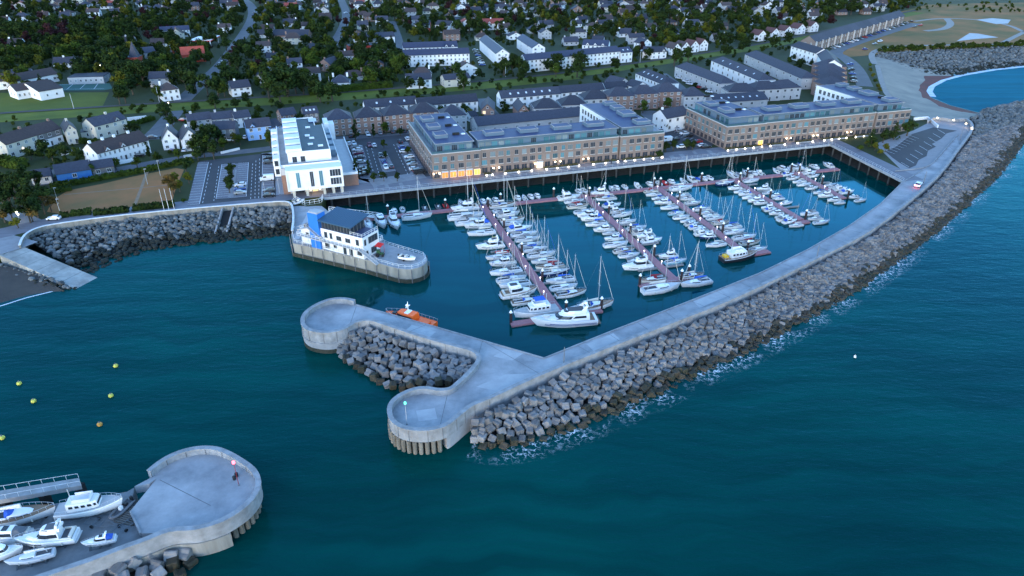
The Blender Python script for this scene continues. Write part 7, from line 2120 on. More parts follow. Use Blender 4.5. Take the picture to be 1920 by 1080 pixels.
for yy in (5, 8.5, 12, 16, 20.5, 26, 32, 39, 47, 56, 66, 78, 92, 108, 126, 146):
    row += 1; sp = 15 + yy * .16; k = 0; x = -30 + (row % 3) * 6
    while x < 1660:
        y = yy - (x - 800) * .0016 * (4 + yy * .12) + r4.uniform(-.5, .5)
        run = math.sin(x * .021 + row * 1.7) + .6 * math.sin(x * .0083 + row)
        if 3 < y < raily(x) - 9 and run > -.55 and not (x < 460 and y > 20 and run < .55) and not (150 < x < 230 and y > 150): cand_h.append((x, y))
        x += sp * r4.uniform(.92, 1.2)
r4.shuffle(cand_h)
for a, b, c_, d in ((536, 6, 528, 50), (548, 4, 545, 50), (590, 6, 598, 48), (603, 6, 612, 46)):
    for k in range(6): cand_h.insert(0, (a + (c_ - a) * k / 5, b + (d - b) * k / 5))
placed = []
for (x, y) in cand_h:
    c = P(x, y, GZ)
    if not free(c, 7.6) or not off_road(c, 6.5): continue
    occupy(c, 8.2); placed.append((y, x, c))
    if len(placed) >= 235: break
placed.sort()
BANDS = [(0, 14, 'the farthest row of houses'), (14, 26, 'the second farthest row'), (26, 45, 'the middle of the far town'), (45, 80, 'the town above the estate'), (80, 200, 'the houses nearest the railway')]
for y0, y1, bn in BANDS:
    sub = sorted([p for p in placed if y0 <= p[0] < y1], key=lambda p: p[1])
    for i, (y, x, c) in enumerate(sub):
        wm = r4.choice((M_WHT, M_WHT, M_LGR, M_CRM, M_LGR, M_BRK)); rm = r4.choice((M_SLT, M_SLT, M_SLB, M_SLB, M_SLB, M_RRF if r4.random() < .12 else M_SLT))
        rt = r4.choice(('gable', 'gable', 'gable', 'hip', 'fgable'))
        L = r4.uniform(8.5, 13); D = r4.uniform(7, 8.6); H = r4.choice((2.8, 2.9, 4.8, 5.0)); a_ = r4.choice((.22, .22, .22, .3, 1.2)) + r4.uniform(-.07, .07)
        d = Vector((math.cos(a_), math.sin(a_), 0)) * L / 2
        wn_ = {M_WHT: 'white', M_CRM: 'cream', M_LGR: 'grey', M_BRK: 'brick'}[wm]; rn_ = {M_SLT: 'slate', M_SLB: 'brown', M_RRF: 'red'}[rm]
        OCC.pop() if False else None
        house_at(c - d, c + d, H, D, rt, r4.uniform(2.4, 3.4), wm, rm, '%s house with %s roof, %s from the left in %s' % (wn_, rn_, ordn(i + 1) if i < 98 else 'last', bn), cols=3, rows=2 if H > 4 else 1, chim=(r4.choice((.1, .5, .9)),), group='houses of the far town', chm=r4.choice((M_BRK, wm)), door=False)

# ------------------------------------------------------------------ cars
M_TYRE = mat('tyre', (.02, .02, .02), .8)
CARM = {'white': mat('car_white', (.62, .63, .65), .3, spec=.5), 'silver': mat('car_silver', (.30, .32, .34), .3, metal=.4), 'black': mat('car_black', (.015, .016, .018), .25, spec=.6), 'dark grey': mat('car_grey', (.06, .065, .075), .3, spec=.5), 'blue': mat('car_blue', (.03, .07, .25), .3, spec=.5), 'red': mat('car_red', (.30, .02, .025), .3, spec=.5), 'maroon': mat('car_maroon', (.14, .02, .05), .3, spec=.5)}
M_TAIL = mat('tail_light', (.5, .02, .02), .4)
M_TAILON = mat('tail_light_on', (.8, .05, .05), .4, emit=(1, .10, .10), estr=2.2)
M_HEADL = mat('headlight', (.6, .6, .6), .2)
def car_proto(m, van=False, tails=None):
    root = empty('parked_van' if van else 'parked_car'); tag(root, 'parked car', 'van' if van else 'car')
    L, W = (5.2, 1.95) if van else (4.3, 1.78)
    if van: prof = [(-2.55, .35), (-2.6, 1.0), (-2.55, 2.2), (1.2, 2.25), (1.9, 1.35), (2.5, 1.05), (2.6, .5), (2.5, .3)]
    else: prof = [(-2.08, .35), (-2.15, .75), (-2.05, .95), (-1.2, .98), (.85, .95), (1.75, .86), (2.12, .65), (2.15, .45), (2.05, .28)]
    rings = []
    for y, s in ((-W / 2, .97), (-W / 2 + .06, 1), (W / 2 - .06, 1), (W / 2, .97)):
        rings.append([(x * s, y, .25 + (z - .25) * (1 if abs(y) < W / 2 - .03 else .93)) for x, z in prof])
    MB().loft(rings).build('body', [m], root)
    if not van:
        g = MB().loft([[(-1.75, -.72, .93), (1.0, -.72, .93), (1.0, .72, .93), (-1.75, .72, .93)], [(-1.35, -.60, 1.38), (.25, -.60, 1.40), (.25, .60, 1.40), (-1.35, .60, 1.38)]]); g.build('cabin_glass', [M_GLASS], root)
        MB().loft([[(-1.40, -.62, 1.37), (.28, -.62, 1.39), (.28, .62, 1.39), (-1.40, .62, 1.37)], [(-1.25, -.55, 1.44), (.10, -.55, 1.46), (.10, .55, 1.46), (-1.25, .55, 1.44)]]).build('roof', [m], root)
    else:
        MB().loft([[(1.28, -.80, 2.12), (1.28, .80, 2.12)], [(1.92, .86, 1.42), (1.92, -.86, 1.42)]] if False else [[(1.27, -.8, 2.19), (1.27, .8, 2.19), (1.25, .8, 2.15), (1.25, -.8, 2.15)], [(1.93, -.86, 1.40), (1.93, .86, 1.40), (1.88, .86, 1.38), (1.88, -.86, 1.38)]]).build('windscreen', [M_GLASS], root)
        for s in (-1, 1): MB().box(.2, 1.3, s * W / 2 - .01, s * W / 2 + .012, 1.4, 1.95).build('side_window', [M_GLASS], root)
    for x in (-L * .31, L * .31):
        for s in (-1, 1): MB().tube((x, s * (W / 2 - .18), .31), (x, s * (W / 2 + .015), .31), .31, 10).build('wheel', [M_TYRE], root)
    for s in (-1, 1):
        zt = 1.0 if van else .72
        MB().box(-2.62 if van else -2.16, -2.5 if van else -2.05, s * W * .36 - .17, s * W * .36 + .17, zt, zt + (.5 if van else .16)).build('tail_light', [tails or M_TAIL], root)
        MB().box(2.4 if van else 2.0, 2.6 if van else 2.15, s * W * .34 - .18, s * W * .34 + .18, .6, .76).build('headlight', [M_HEADL], root)
    return root
CARP = {k: car_proto(m) for k, m in CARM.items()}
VAN = car_proto(CARM['white'], True)
VANB = car_proto(CARM['black'], True)
CARS = []
def cars(lst, ang, where, cols=None, grp=None):
    for i, q in enumerate(lst):
        x, y = q[0], q[1]; c = P(x, y, GZ + .6)
        k = q[2] if len(q) > 2 else r4.choice(('white', 'silver', 'black', 'dark grey', 'dark grey', 'blue', 'black', 'silver', 'red'))
        a_ = ang + r4.uniform(-.04, .04) + (math.pi if r4.random() < .5 else 0)
        pr = VAN if k == 'van' else VANB if k == 'dark van' else CARP[k]
        nm = 'white van' if k == 'van' else k if k == 'dark van' else k + ' car'
        CARS.append((nm, where, (c.x, c.y)))
        w = where if len(lst) == 1 else '%s of %s %s' % (ordn(i + 1), 'the cars', where)
        place(pr, (c.x, c.y, GZ + .10), a_, 1.0, '%s, %s' % (nm, w), grp or 'parked cars')
z6 = Z6
def Zq(ox, oy, s, L): return [((ox + q[0] / s), (oy + q[1] / s)) + tuple(q[2:]) for q in L]
cars(Zq(340, 230, 6.355, [(1040, 418, 'black'), (1040, 468, 'dark grey'), (1022, 672, 'van'), (1045, 805, 'dark grey'), (1040, 865, 'black')]), PRZ, 'in the bays beside the white office')
cars(Zq(340, 230, 6.355, [(705, 738, 'white'), (700, 788, 'blue'), (702, 832, 'silver')]), PRZ, 'by the tree island left of the office')
cars(Zq(480, 200, 4, [(755, 300, 'silver'), (760, 322, 'white'), (768, 348, 'maroon'), (775, 380, 'dark grey'), (790, 415, 'silver'), (800, 462, 'dark grey'), (803, 482, 'black'), (806, 505, 'black')]), PRZ, 'in the left bays before the apartments')
cars(Zq(480, 200, 4, [(1105, 308, 'blue'), (1112, 335, 'white'), (1150, 375, 'white'), (1162, 408, 'black'), (1172, 430, 'silver'), (1190, 466, 'white'), (1228, 492, 'dark van')]), PRZ, 'in the bays along the apartment side wall')
cars(Zq(480, 200, 4, [(935, 365, 'black'), (970, 362, 'white'), (960, 412, 'blue'), (1015, 447, 'dark grey'), (974, 452, 'white')]), PRZ + math.pi / 2, 'in the central bays before the apartments')
cars(Zq(480, 200, 4, [(852, 287, 'maroon'), (886, 288, 'white'), (1080, 262, 'black'), (1136, 240, 'white'), (698, 276, 'white'), (735, 275, 'white')]), PRZ + math.pi / 2, 'along the lane behind the car park')
cars(Zq(480, 200, 4, [(710, 220, 'black'), (840, 207, 'white'), (932, 197, 'silver'), (1026, 187, 'dark grey'), (1110, 182, 'dark grey')]), PRZ + math.pi / 2, 'in the drives of the brick hipped houses')
cars(Zq(960, 0, 4, [(1105, 880, 'red'), (1130, 900, 'white'), (1162, 920, 'white'), (1190, 936, 'silver'), (1215, 951, 'dark grey'), (1240, 966, 'white'), (1265, 984, 'silver'), (1292, 1000, 'white'), (1322, 1018, 'black')]), PRZ, 'in the row beside the bay-side apartments')
cars(Zq(960, 200, 4, [(1105, 180, 'white'), (1155, 252, 'van'), (1190, 245, 'dark grey'), (1222, 245, 'black'), (1265, 300, 'white'), (1300, 296, 'dark grey'), (1393, 262, 'red'), (1430, 290, 'white'), (1456, 300, 'black')]), PRZ, 'in the car park between the apartment blocks')
cars(Zq(480, 0, 4, [(1645, 375), (1655, 395), (1665, 415), (1675, 435), (1683, 452), (1690, 468), (1697, 485)]), PRZ - .2, 'beside the end-on white block of the estate')
cars(Zq(480, 0, 4, [(1190, 548, 'white'), (1242, 546, 'white'), (1274, 546, 'silver'), (1304, 546, 'white')]), PRZ + math.pi / 2, 'on the road below the front white terrace')
cars(Zq(480, 0, 4, [(1215, 520), (1250, 518), (1285, 517), (1420, 515), (1460, 513), (1505, 512), (1550, 510)]), PRZ + math.pi / 2, 'in the drives of the front white terrace')
cars([lerp2((1562, 90), (1708, 40), k / 17) for k in range(18)], R(115), 'in front of the long diagonal terrace')
cars([(1622, 92, 'blue'), (1640, 82, 'silver'), (1650, 77, 'white'), (1715, 50, 'dark grey'), (1726, 47, 'red')], R(30), 'across the road from the diagonal terrace')
cars([(1594, 120), (1596, 130), (1598, 138), (1600, 146), (1601, 152)], .1, 'beside the stepped brick houses')
cars([(1273, 146, 'white'), (1286, 152), (1293, 157, 'white'), (1308, 163, 'red'), (1320, 167), (1330, 172, 'white'), (1342, 178), (1352, 181)], R(-40), 'in the lane between the first downhill terraces')
cars([(912, 194, 'red'), (918, 200, 'dark grey')], R(110), 'in the lane beside the lit window house')
cars([(346, 281, 'white')], R(100), 'parked before the white bay-windowed gabled house')
cars([(325, 283, 'blue')], R(10), 'parked before the timbered gabled house')
cars([(429, 262, 'white')], R(5), 'parked on the lawn of the dark stone house')
cars([(286, 257, 'dark grey')], R(10), 'parked at the top end of the long white terrace')
cars([(262, 291, 'black')], R(20), 'parked in front of the long white terrace')
cars([(460, 257, 'white')], R(95), 'parked beside the pale blue house')
cars([(101, 409, 'white')], R(8), 'on the seafront by the shrub hedge')
cars([(344, 225, 'red')], R(5), 'parked by the dark roofed cottage row')
cars([(415, 117, 'silver'), (335, 103, 'white'), (648, 24, 'white'), (478, 24, 'silver')], R(60), 'on the far main roads')
c = P(1722, 345, DZ + .8); cr = car_proto(CARM['white'], False, M_TAILON); cr.name = 'moving_car'; cr.location = (c.x, c.y, DZ + .02); cr.rotation_euler.z = R(52); cr.scale = (1.15,) * 3
cr['label'] = 'white car with glowing red tail lights driving along the breakwater'; cr['category'] = 'car'
for d_ in (-.6, .6): glow('tail_glow', Vector((c.x, c.y, DZ + .9)) + Vector((-math.cos(R(52)) * 2.9 + d_ * -math.sin(R(52)), -math.sin(R(52)) * 2.9 + d_ * math.cos(R(52)), 0)), 9, (1, .12, .12), .1)

# ------------------------------------------------------------------ trees and hedges
def leaf_mat(name, c1, c2, var=.25):
    return mat(name, c1, .9, scale=.35, col2=c2, objvar=var, spec=.1)
M_LEAF = leaf_mat('leaves_green', (.046, .068, .008), (.018, .032, .005))
M_LEAFD = leaf_mat('leaves_dark', (.024, .042, .008), (.009, .019, .005))
M_LEAFY = leaf_mat('leaves_olive', (.10, .10, .010), (.045, .052, .006))
M_LEAFR = leaf_mat('leaves_copper', (.045, .016, .018), (.020, .008, .010))
M_LEAFO = leaf_mat('leaves_autumn', (.15, .085, .022), (.06, .05, .014))
M_BARK = mat('bark', (.06, .048, .036), .95)
def crown_mb(seed, kind):
    """leaf clumps spread through several uneven masses; unit tree about 8 m tall"""
    r_ = random.Random(seed); mb = MB(); bl = []
    if kind == 'broad':
        for k in range(9):
            a = r_.uniform(0, 6.28); d = r_.uniform(.3, 2.5); z = r_.uniform(3.2, 6.4)
            bl.append((math.cos(a) * d, math.sin(a) * d, z, r_.uniform(1.0, 1.9) * (1.15 - .25 * d / 2.5)))
        bl.append((0, 0, 6.6, 1.5)); n, cs = 620, (.28, .55)
    elif kind == 'tall':
        for k in range(8):
            a = r_.uniform(0, 6.28); d = r_.uniform(.1, .8); bl.append((math.cos(a) * d, math.sin(a) * d, 2 + k * .85, r_.uniform(.8, 1.25) * (1 - .06 * k)))
        n, cs = 420, (.22, .45)
    elif kind == 'conifer':
        for k in range(9):
            z = 1.4 + k * .8; w = 2.3 * (1 - k / 9.5)
            for j in range(3):
                a = r_.uniform(0, 6.28); bl.append((math.cos(a) * w * .6, math.sin(a) * w * .6, z, w * .55 + .25))
        n, cs = 520, (.22, .48)
    elif kind == 'pine':
        for k in range(7):
            a = r_.uniform(0, 6.28); d = r_.uniform(.4, 2.1); bl.append((math.cos(a) * d, math.sin(a) * d, r_.uniform(3.6, 6.8), r_.uniform(.8, 1.3)))
        n, cs = 480, (.22, .45)
    else:
        for k in range(5):
            a = r_.uniform(0, 6.28); d = r_.uniform(.0, .8); bl.append((math.cos(a) * d, math.sin(a) * d, r_.uniform(.6, 1.6), r_.uniform(.6, .95)))
        n, cs = 240, (.16, .34)
    tot = sum(b[3] ** 2 for b in bl)
    for (x, y, z, r) in bl:
        for k in range(int(n * r * r / tot)):
            v = Vector((r_.gauss(0, 1), r_.gauss(0, 1), r_.gauss(0, 1))).normalized() * r * (r_.random() ** .35) * r_.uniform(.8, 1.12)
            v.z *= .82
            if v.z < -r * .55 and r_.random() < .5: continue
            p = Vector((x, y, z)) + v
            s = r_.uniform(*cs)
            nn = (v.normalized() + Vector((r_.uniform(-.7, .7), r_.uniform(-.7, .7), r_.uniform(-.2, .9)))).normalized()
            u = nn.orthogonal().normalized(); w = nn.cross(u); t = r_.uniform(0, 6.28)
            u, w = u * math.cos(t) + w * math.sin(t), w * math.cos(t) - u * math.sin(t)
            mb.add([p - u * s, p - w * s * .7 + nn * s * .15, p + u * s, p + w * s * .7 + nn * s * .2], [(0, 1, 2, 3)])
    return mb
def trunk_mb(seed, kind):
    r_ = random.Random(seed); mb = MB()
    h = {'broad': 5, 'tall': 7, 'conifer': 7.5, 'pine': 5.5}.get(kind, 1.4); r0 = {'broad': .32, 'pine': .26}.get(kind, .2 if kind != 'shrub' else .08)
    mb.tube((0, 0, -.2), (0, 0, h * .5), r0, 6, r0 * .7); mb.tube((0, 0, h * .5), (.1, .05, h), r0 * .7, 5, r0 * .25)
    if kind in ('broad', 'pine'):
        for k in range(5):
            a = k * 1.3 + r_.uniform(0, .6); z = h * r_.uniform(.42, .6)
            mb.tube((0, 0, z), (math.cos(a) * 1.7, math.sin(a) * 1.7, z + r_.uniform(1.2, 2.2)), r0 * .42, 4, r0 * .14)
    return mb
TP = {}
def tree_proto(key, kind, m, seed, nm):
    c = crown_mb(seed, kind); t = trunk_mb(seed, kind)
    root = empty(nm); tag(root, 'tree', 'shrub' if kind == 'shrub' else 'tree')
    c.build('crown', [m], root); t.build('trunk', [M_BARK], root)
    TP.setdefault(key, []).append((root, c))
for s in range(3): tree_proto('green', 'broad', M_LEAF, 40 + s, 'broadleaf_tree')
for s in range(3): tree_proto('dark', 'broad', M_LEAFD, 50 + s, 'broadleaf_tree')
tree_proto('olive', 'broad', M_LEAFY, 61, 'broadleaf_tree'); tree_proto('copper', 'broad', M_LEAFR, 62, 'copper_beech'); tree_proto('autumn', 'broad', M_LEAFO, 66, 'broadleaf_tree')
for s in range(2): tree_proto('tall', 'tall', M_LEAFD, 70 + s, 'columnar_tree')
for s in range(2): tree_proto('conifer', 'conifer', M_LEAFD, 75 + s, 'conifer')
for s in range(2): tree_proto('pine', 'pine', M_LEAFD, 80 + s, 'pine_tree')
for s in range(2): tree_proto('shrub', 'shrub', M_LEAF, 90 + s, 'garden_shrub')
tree_proto('shrub', 'shrub', M_LEAFY, 93, 'garden_shrub')
TDESC = {'green': 'green broad tree', 'dark': 'dark broad tree', 'olive': 'yellowish broad tree', 'copper': 'dark copper beech', 'autumn': 'brown-leaved tree', 'tall': 'slender dark tree', 'conifer': 'dark conifer', 'pine': 'dark pine', 'shrub': 'rounded green shrub'}
TL = []                                                  # (x, y, z, kind, scale, landmark)
def tree(px, py, kind, hgt, where, base=GZ):
    c = P(px, py, base); TL.append((c, kind, hgt / (8.0 if kind != 'shrub' else 2.4), where)); occupy(c, hgt * .16)
def trees(txt, where):
    for w in txt.split():
        x, y, k, h = w.split(','); tree(float(x), float(y), k, float(h), where)
# px,py = foot of the trunk on the survey grid
trees('12,400,pine,11 40,395,pine,12 55,402,pine,11 30,378,pine,12 75,372,pine,11 8,376,pine,11 58,418,pine,10 85,402,pine,9 45,362,pine,11 22,388,dark,9 66,390,dark,9 50,384,pine,12 72,408,dark,8 2,392,pine,10 88,386,pine,9 62,416,autumn,6 97,397,autumn,6 10,418,autumn,5 35,428,olive,4 24,412,dark,7', 'of the pine grove at the left seafront')
trees('110,322,dark,6 82,296,dark,8 60,300,dark,6 125,300,dark,8 145,300,green,6 100,302,green,6 160,305,dark,6', 'between the cream house and the blue shed')
trees('176,330,green,5 218,318,green,5 258,315,green,5 297,305,green,5 335,300,green,5 282,298,tall,7', 'in the row along the street by the green')
trees('320,355,autumn,6 330,345,olive,5 338,360,olive,5 350,325,dark,6 355,345,olive,5 326,365,autumn,5 345,380,shrub,2', 'at the right edge of the parched green')
trees('434,328,dark,5 433,340,dark,4 434,352,dark,5 431,362,dark,5', 'on the tree island in the office car park')
trees('396,272,dark,10 378,285,dark,9 386,270,green,9 402,299,dark,8 372,302,dark,6 440,268,olive,5 508,277,green,8 365,295,shrub,3 410,268,dark,8 392,286,green,8 420,282,green,6 450,272,green,5 384,296,dark,7 362,287,green,6', 'among the gardens before the dark stone house')
trees('669,338,tall,8 692,330,tall,6 701,341,dark,4 720,340,dark,4 745,340,dark,4 724,300,dark,4 765,290,green,4 667,265,tall,9 701,258,tall,6 724,252,green,6 751,255,dark,4 720,278,green,4', 'in and around the car park before the apartments')
trees('1248,285,dark,5 1262,283,dark,5 1287,281,dark,5 1298,282,dark,5 1236,298,dark,4 1250,246,dark,5 1205,212,green,7 1250,206,green,7 1255,240,dark,4', 'around the car park between the apartment blocks')
trees('1632,275,conifer,8 1655,268,dark,7 1675,262,conifer,8 1700,255,dark,8 1640,283,olive,4 1660,285,olive,4 1625,272,shrub,3 1648,290,shrub,3 1612,282,shrub,3', 'of the planted bed by the breakwater car park')
trees('1632,135,shrub,3 1636,145,shrub,3 1640,155,shrub,3 1645,165,shrub,3 1630,125,shrub,3 1650,172,shrub,3', 'of the hedge line along the beach path')
trees('1272,140,conifer,7 1290,147,conifer,7 1304,153,conifer,7 1322,160,conifer,7 1336,167,conifer,6 1348,172,conifer,6', 'in the lane of conifers between downhill terraces')
trees('1000,215,green,6 1060,208,green,6 1075,206,olive,5 985,228,green,6 870,215,dark,6 880,224,olive,6 905,232,olive,5', 'in the back gardens behind the nearer apartments')
trees('1385,188,dark,5 1400,190,green,4 1430,182,green,5 1460,178,green,5 1475,140,dark,6 1480,150,green,6', 'in the gardens behind the bay-side apartments')
trees('315,228,dark,8 325,240,dark,7 310,215,dark,7', 'beside the railway bridge road')
# crowns of the old gardens left of the main road
trees('20,75,dark,15 45,80,dark,16 70,78,dark,15 95,82,copper,16 120,78,copper,15 150,80,dark,14 60,60,dark,14 110,60,dark,15 160,55,dark,13 10,60,dark,13 5,112,green,11 45,112,green,10 75,110,green,10 130,118,green,13 150,112,green,13 118,122,green,12 170,118,dark,12 200,80,green,13 190,108,dark,12 213,100,dark,14 205,130,dark,14 220,145,dark,15 232,155,dark,14 250,158,dark,14 270,160,dark,14 250,178,dark,12 235,185,green,11 290,150,dark,13 310,148,dark,12 262,60,olive,12 285,62,green,11 300,80,dark,10 240,72,dark,12 350,170,dark,13 368,172,dark,13 390,178,dark,12 410,180,dark,12 422,182,green,9 350,140,dark,11 365,135,dark,11 385,110,green,9 395,120,green,9 425,95,dark,10 418,75,dark,9 440,110,copper,9 430,120,green,8 300,190,green,9', 'of the old gardens left of the main road')
trees('505,185,dark,15 520,178,dark,16 540,182,dark,16 555,172,dark,15 500,160,dark,14 530,160,dark,14 570,178,dark,13 585,60,green,12 600,70,dark,12 615,55,dark,11 635,48,copper,9 650,52,copper,9 575,120,green,11 590,125,green,11 610,118,green,10 640,128,green,11 655,140,dark,11 640,150,green,9 680,120,dark,13 700,125,dark,13 720,118,dark,13 735,130,dark,13 700,140,dark,12 745,140,green,12 755,138,green,13 690,150,green,9 665,160,green,8 720,155,green,8 738,158,dark,7 700,148,dark,8', 'of the gardens between the main road and the estate')
trees('945,142,dark,12 960,138,dark,13 975,140,dark,12 985,142,dark,10 900,60,dark,12 880,62,dark,12 860,64,dark,12 1042,145,green,9 1000,68,dark,10 1075,72,dark,9 885,20,dark,14 900,24,olive,12 925,25,dark,12 850,28,olive,11 740,40,dark,14 720,35,dark,14 755,45,dark,14 735,25,dark,13', 'of the gardens around the white estate')
trees('1130,70,dark,11 1150,75,dark,11 1180,60,dark,12 1200,65,dark,11 1240,48,dark,13 1255,45,dark,13 1270,48,dark,14 1300,48,dark,14 1320,50,dark,14 1340,48,dark,13 1365,48,dark,13 1400,45,dark,12 1290,30,dark,14 1330,28,dark,13 1380,30,dark,13 1420,70,dark,9 1440,66,dark,9 1290,62,dark,11 1275,100,green,7 1240,66,green,8 1395,52,dark,10 1580,25,dark,16 1595,28,dark,15 1568,28,dark,15 1610,26,dark,12', 'of the woods above the railway right of the estate')
# random fill over the far town
def town(x, y):
    if y > raily(x) - 6: return False
    if 1560 < x and y > 26: return False
    if x < 212 and 172 < y: return False
    if 88 < x < 212 and 154 < y < 172: return False
    return True
r6 = random.Random(17); extra = []
for k in range(6500):
    x = r6.uniform(-60, 1720); y = 2 + 168 * r6.random() ** 1.7
    if not town(x, y): continue
    c = P(x, y, GZ); h = r6.uniform(6, 12) if r6.random() < .6 else r6.uniform(3, 6)
    if y > 40 and 750 < x < 1190 and 75 < y: h = r6.uniform(2.5, 5)
    if not free(c, h * .14) or not off_road(c, 2): continue
    occupy(c, h * .20); extra.append((c, r6.choice(('green', 'dark', 'dark', 'dark', 'green', 'olive', 'conifer') if r6.random() < .96 else ('copper',)), h / 8, None))
# shrubs along the railway bank and in the near gardens
for k in range(260):
    x = r6.uniform(-20, 1500); y = raily(x) + r6.uniform(4, 13) if r6.random() < .7 else raily(x) - r6.uniform(5, 8)
    if x < 225: continue
    c = P(x, y, GZ)
    if free(c, 1.0) and off_road(c, -4): occupy(c, 1.2); extra.append((c, r6.choice(('shrub', 'shrub', 'dark')), r6.uniform(.8, 1.6) if r6.random() < .8 else .5, None))
for k in range(500):
    x = r6.uniform(-20, 1540); y = r6.uniform(raily(x) + 14, raily(x) + 110 - 40 * max(0, x) / 1500)
    if x > 500 and y > 262 - (x - 500) * .05: continue
    if x < 350 and 318 < y: continue
    if 350 <= x < 520 and y > 262: continue
    if 640 < x < 812 and y > 248: continue
    c = P(x, y, GZ)
    if free(c, 1.4) and off_road(c, 1.5): occupy(c, 1.6); extra.append((c, r6.choice(('shrub', 'green', 'shrub', 'dark')), 1.1 if False else r6.uniform(.35, .75), None))
for i, (c, kd, s, w) in enumerate(extra):
    if kd == 'shrub' and s < .75: extra[i] = (c, kd, s * 1.5, w)
for k in range(330):
    x = r6.uniform(1560, 1940); y = r6.choice((98 - (x - 1640) * .045 + r6.uniform(-5, 2), 98 - (x - 1640) * .045 + r6.uniform(-5, 2), r6.uniform(6, 24), 98 - (x - 1640) * .045 + r6.uniform(-5, 2)))
    if x < 1640 and y > 60: continue
    c = P(x, y, GZ)
    if off_road(c, 1): extra.append((c, 'shrub', r6.uniform(.9, 1.7), None))
NT = 300
keep = sorted(extra, key=lambda t: SX(t[0])[2] / (t[2] * (8 if t[1] != 'shrub' else 2.4)))
nk = max(0, NT - len(TL)); single, rest = keep[:nk], keep[nk:]
by_ = {}
for c, kd, s, w in TL: by_.setdefault((w, kd), []).append((c, s))
r7 = random.Random(3)
ZN = [(0, 300, 'near the left edge of town'), (300, 620, 'around the main road'), (620, 960, 'behind the brick houses and estate'), (960, 1300, 'around the white estate'), (1300, 2200, 'toward the bay')]
for c, kd, s, w in single:
    x, y, d = SX(c); side = 'above the railway' if y < raily(min(1700, max(-100, x))) else 'below the railway'
    z = next((n for a, b, n in ZN if a <= x < b), 'beyond the left street')
    by_.setdefault(('%s %s' % (side, z), kd), []).append((c, s))
for (w, kd), L_ in by_.items():
    L_.sort(key=lambda t: SX(t[0])[0])
    for i, (c, s) in enumerate(L_):
        pr = r7.choice(TP[kd])[0]
        lab = '%s, %s from left %s' % (TDESC[kd], ordn(i + 1) if i < 69 else 'last', w) if len(L_) > 1 else '%s, the only one %s' % (TDESC[kd], w)
        place(pr, (c.x, c.y, GZ), r7.uniform(0, 6.28), (s * r7.uniform(.9, 1.15), s * r7.uniform(.9, 1.15), s), lab, 'trees ' + w if kd != 'shrub' else 'shrubs ' + w)
wood = {}
for c, kd, s, w in rest:
    mbx = r7.choice(TP[kd])[1]
    m = {'green': 0, 'dark': 1, 'olive': 2, 'copper': 3, 'conifer': 1, 'shrub': 0}[kd]
    wood.setdefault('all', []).append((mbx, Matrix.Translation((c.x, c.y, GZ)) @ Matrix.Rotation(r7.uniform(0, 6.28), 4, 'Z') @ Matrix.Diagonal((s, s, s, 1)), m))
import numpy as np
vv, ff, mm, off_ = [], [], [], 0
CACHE = {}
for mbx, M_, m in wood.get('all', []):
    if id(mbx) not in CACHE: CACHE[id(mbx)] = (np.array(mbx.v), np.array(mbx.f))
    v_, f_ = CACHE[id(mbx)]
    A = np.array(M_)
    step = 2 if len(f_) > 300 else 1                      # distant crowns carry half the leaf clumps, a little larger
    q = v_.reshape(-1, 4, 3)
    if step == 2:
        q = q[::2]; ctr = q.mean(1, keepdims=True); q = ctr + (q - ctr) * 1.4
    q = q.reshape(-1, 3)
    w_ = q @ A[:3, :3].T + A[:3, 3]
    k_ = len(w_) // 4
    vv.append(w_); ff.append(np.arange(len(w_)).reshape(-1, 4) + off_); mm.append(np.full(k_, m)); off_ += len(w_)
if vv:
    V = np.concatenate(vv); F = np.concatenate(ff); Mi = np.concatenate(mm)
    me = bpy.data.meshes.new('distant_foliage')
    me.vertices.add(len(V)); me.vertices.foreach_set('co', V.ravel())
    me.loops.add(F.size); me.loops.foreach_set('vertex_index', F.ravel().astype(np.int32))
    me.polygons.add(len(F)); me.polygons.foreach_set('loop_start', (np.arange(len(F)) * 4).astype(np.int32))
    for m in ('leaves_green', 'leaves_dark', 'leaves_olive', 'leaves_copper'):
        me.materials.append(MATS[m])
    me.polygons.foreach_set('material_index', Mi.astype(np.int32)); me.update(); me.validate()
    tag(link('distant_foliage', me), 'mass of small and distant garden trees and shrubs across the far town', 'foliage', kind='stuff')

def hedge(pts, w, h, lab, m=None, base=GZ, dens=16):
    q = PP(pts, base); r_ = random.Random(int(q[0].x * 7))
    root = empty('hedge', q[0]); tag(root, lab, 'hedge')
    mb = MB()
    for a, b in zip(q, q[1:]):
        L = (b - a).length; d = (b - a) / max(L, 1e-6); n = Vector((-d.y, d.x, 0))
        for k in range(int(L * dens * h * .7)):
            t = r_.random() * L
            e = r_.choice((0, 0, 1, 2)); z = h * r_.random(); y = r_.uniform(-w / 2, w / 2)
            if e == 0: z = h
            elif e == 1: y = -w / 2
            else: y = w / 2
            p = a + d * t + n * (y + r_.uniform(-.15, .15)) + Vector((0, 0, z + r_.uniform(-.2, .2)))
            s = r_.uniform(.18, .42); u = Vector((r_.uniform(-1, 1), r_.uniform(-1, 1), r_.uniform(-.5, .5))).normalized() * s; v_ = u.orthogonal().normalized() * s
            mb.add([p - u - v_, p + u - v_, p + u + v_, p - u + v_], [(0, 1, 2, 3)])
        mb.prism([a + n * w * .4, b + n * w * .4, b - n * w * .4, a - n * w * .4], base, base + h * .85)
    mb.xf(Matrix.Translation(-root.location)).build('foliage', [m or M_LEAFD], root)
hedge([(116, 408), (130, 406)], 2, 1.6, 'short dark clipped hedge, first along the seafront below the green')
hedge([(133, 405), (172, 401)], 2.2, 1.7, 'dark rounded hedge, second along the seafront below the green')
hedge([(176, 403), (242, 397)], 2.2, 1.7, 'long dark clipped hedge left of the path gap on the seafront')
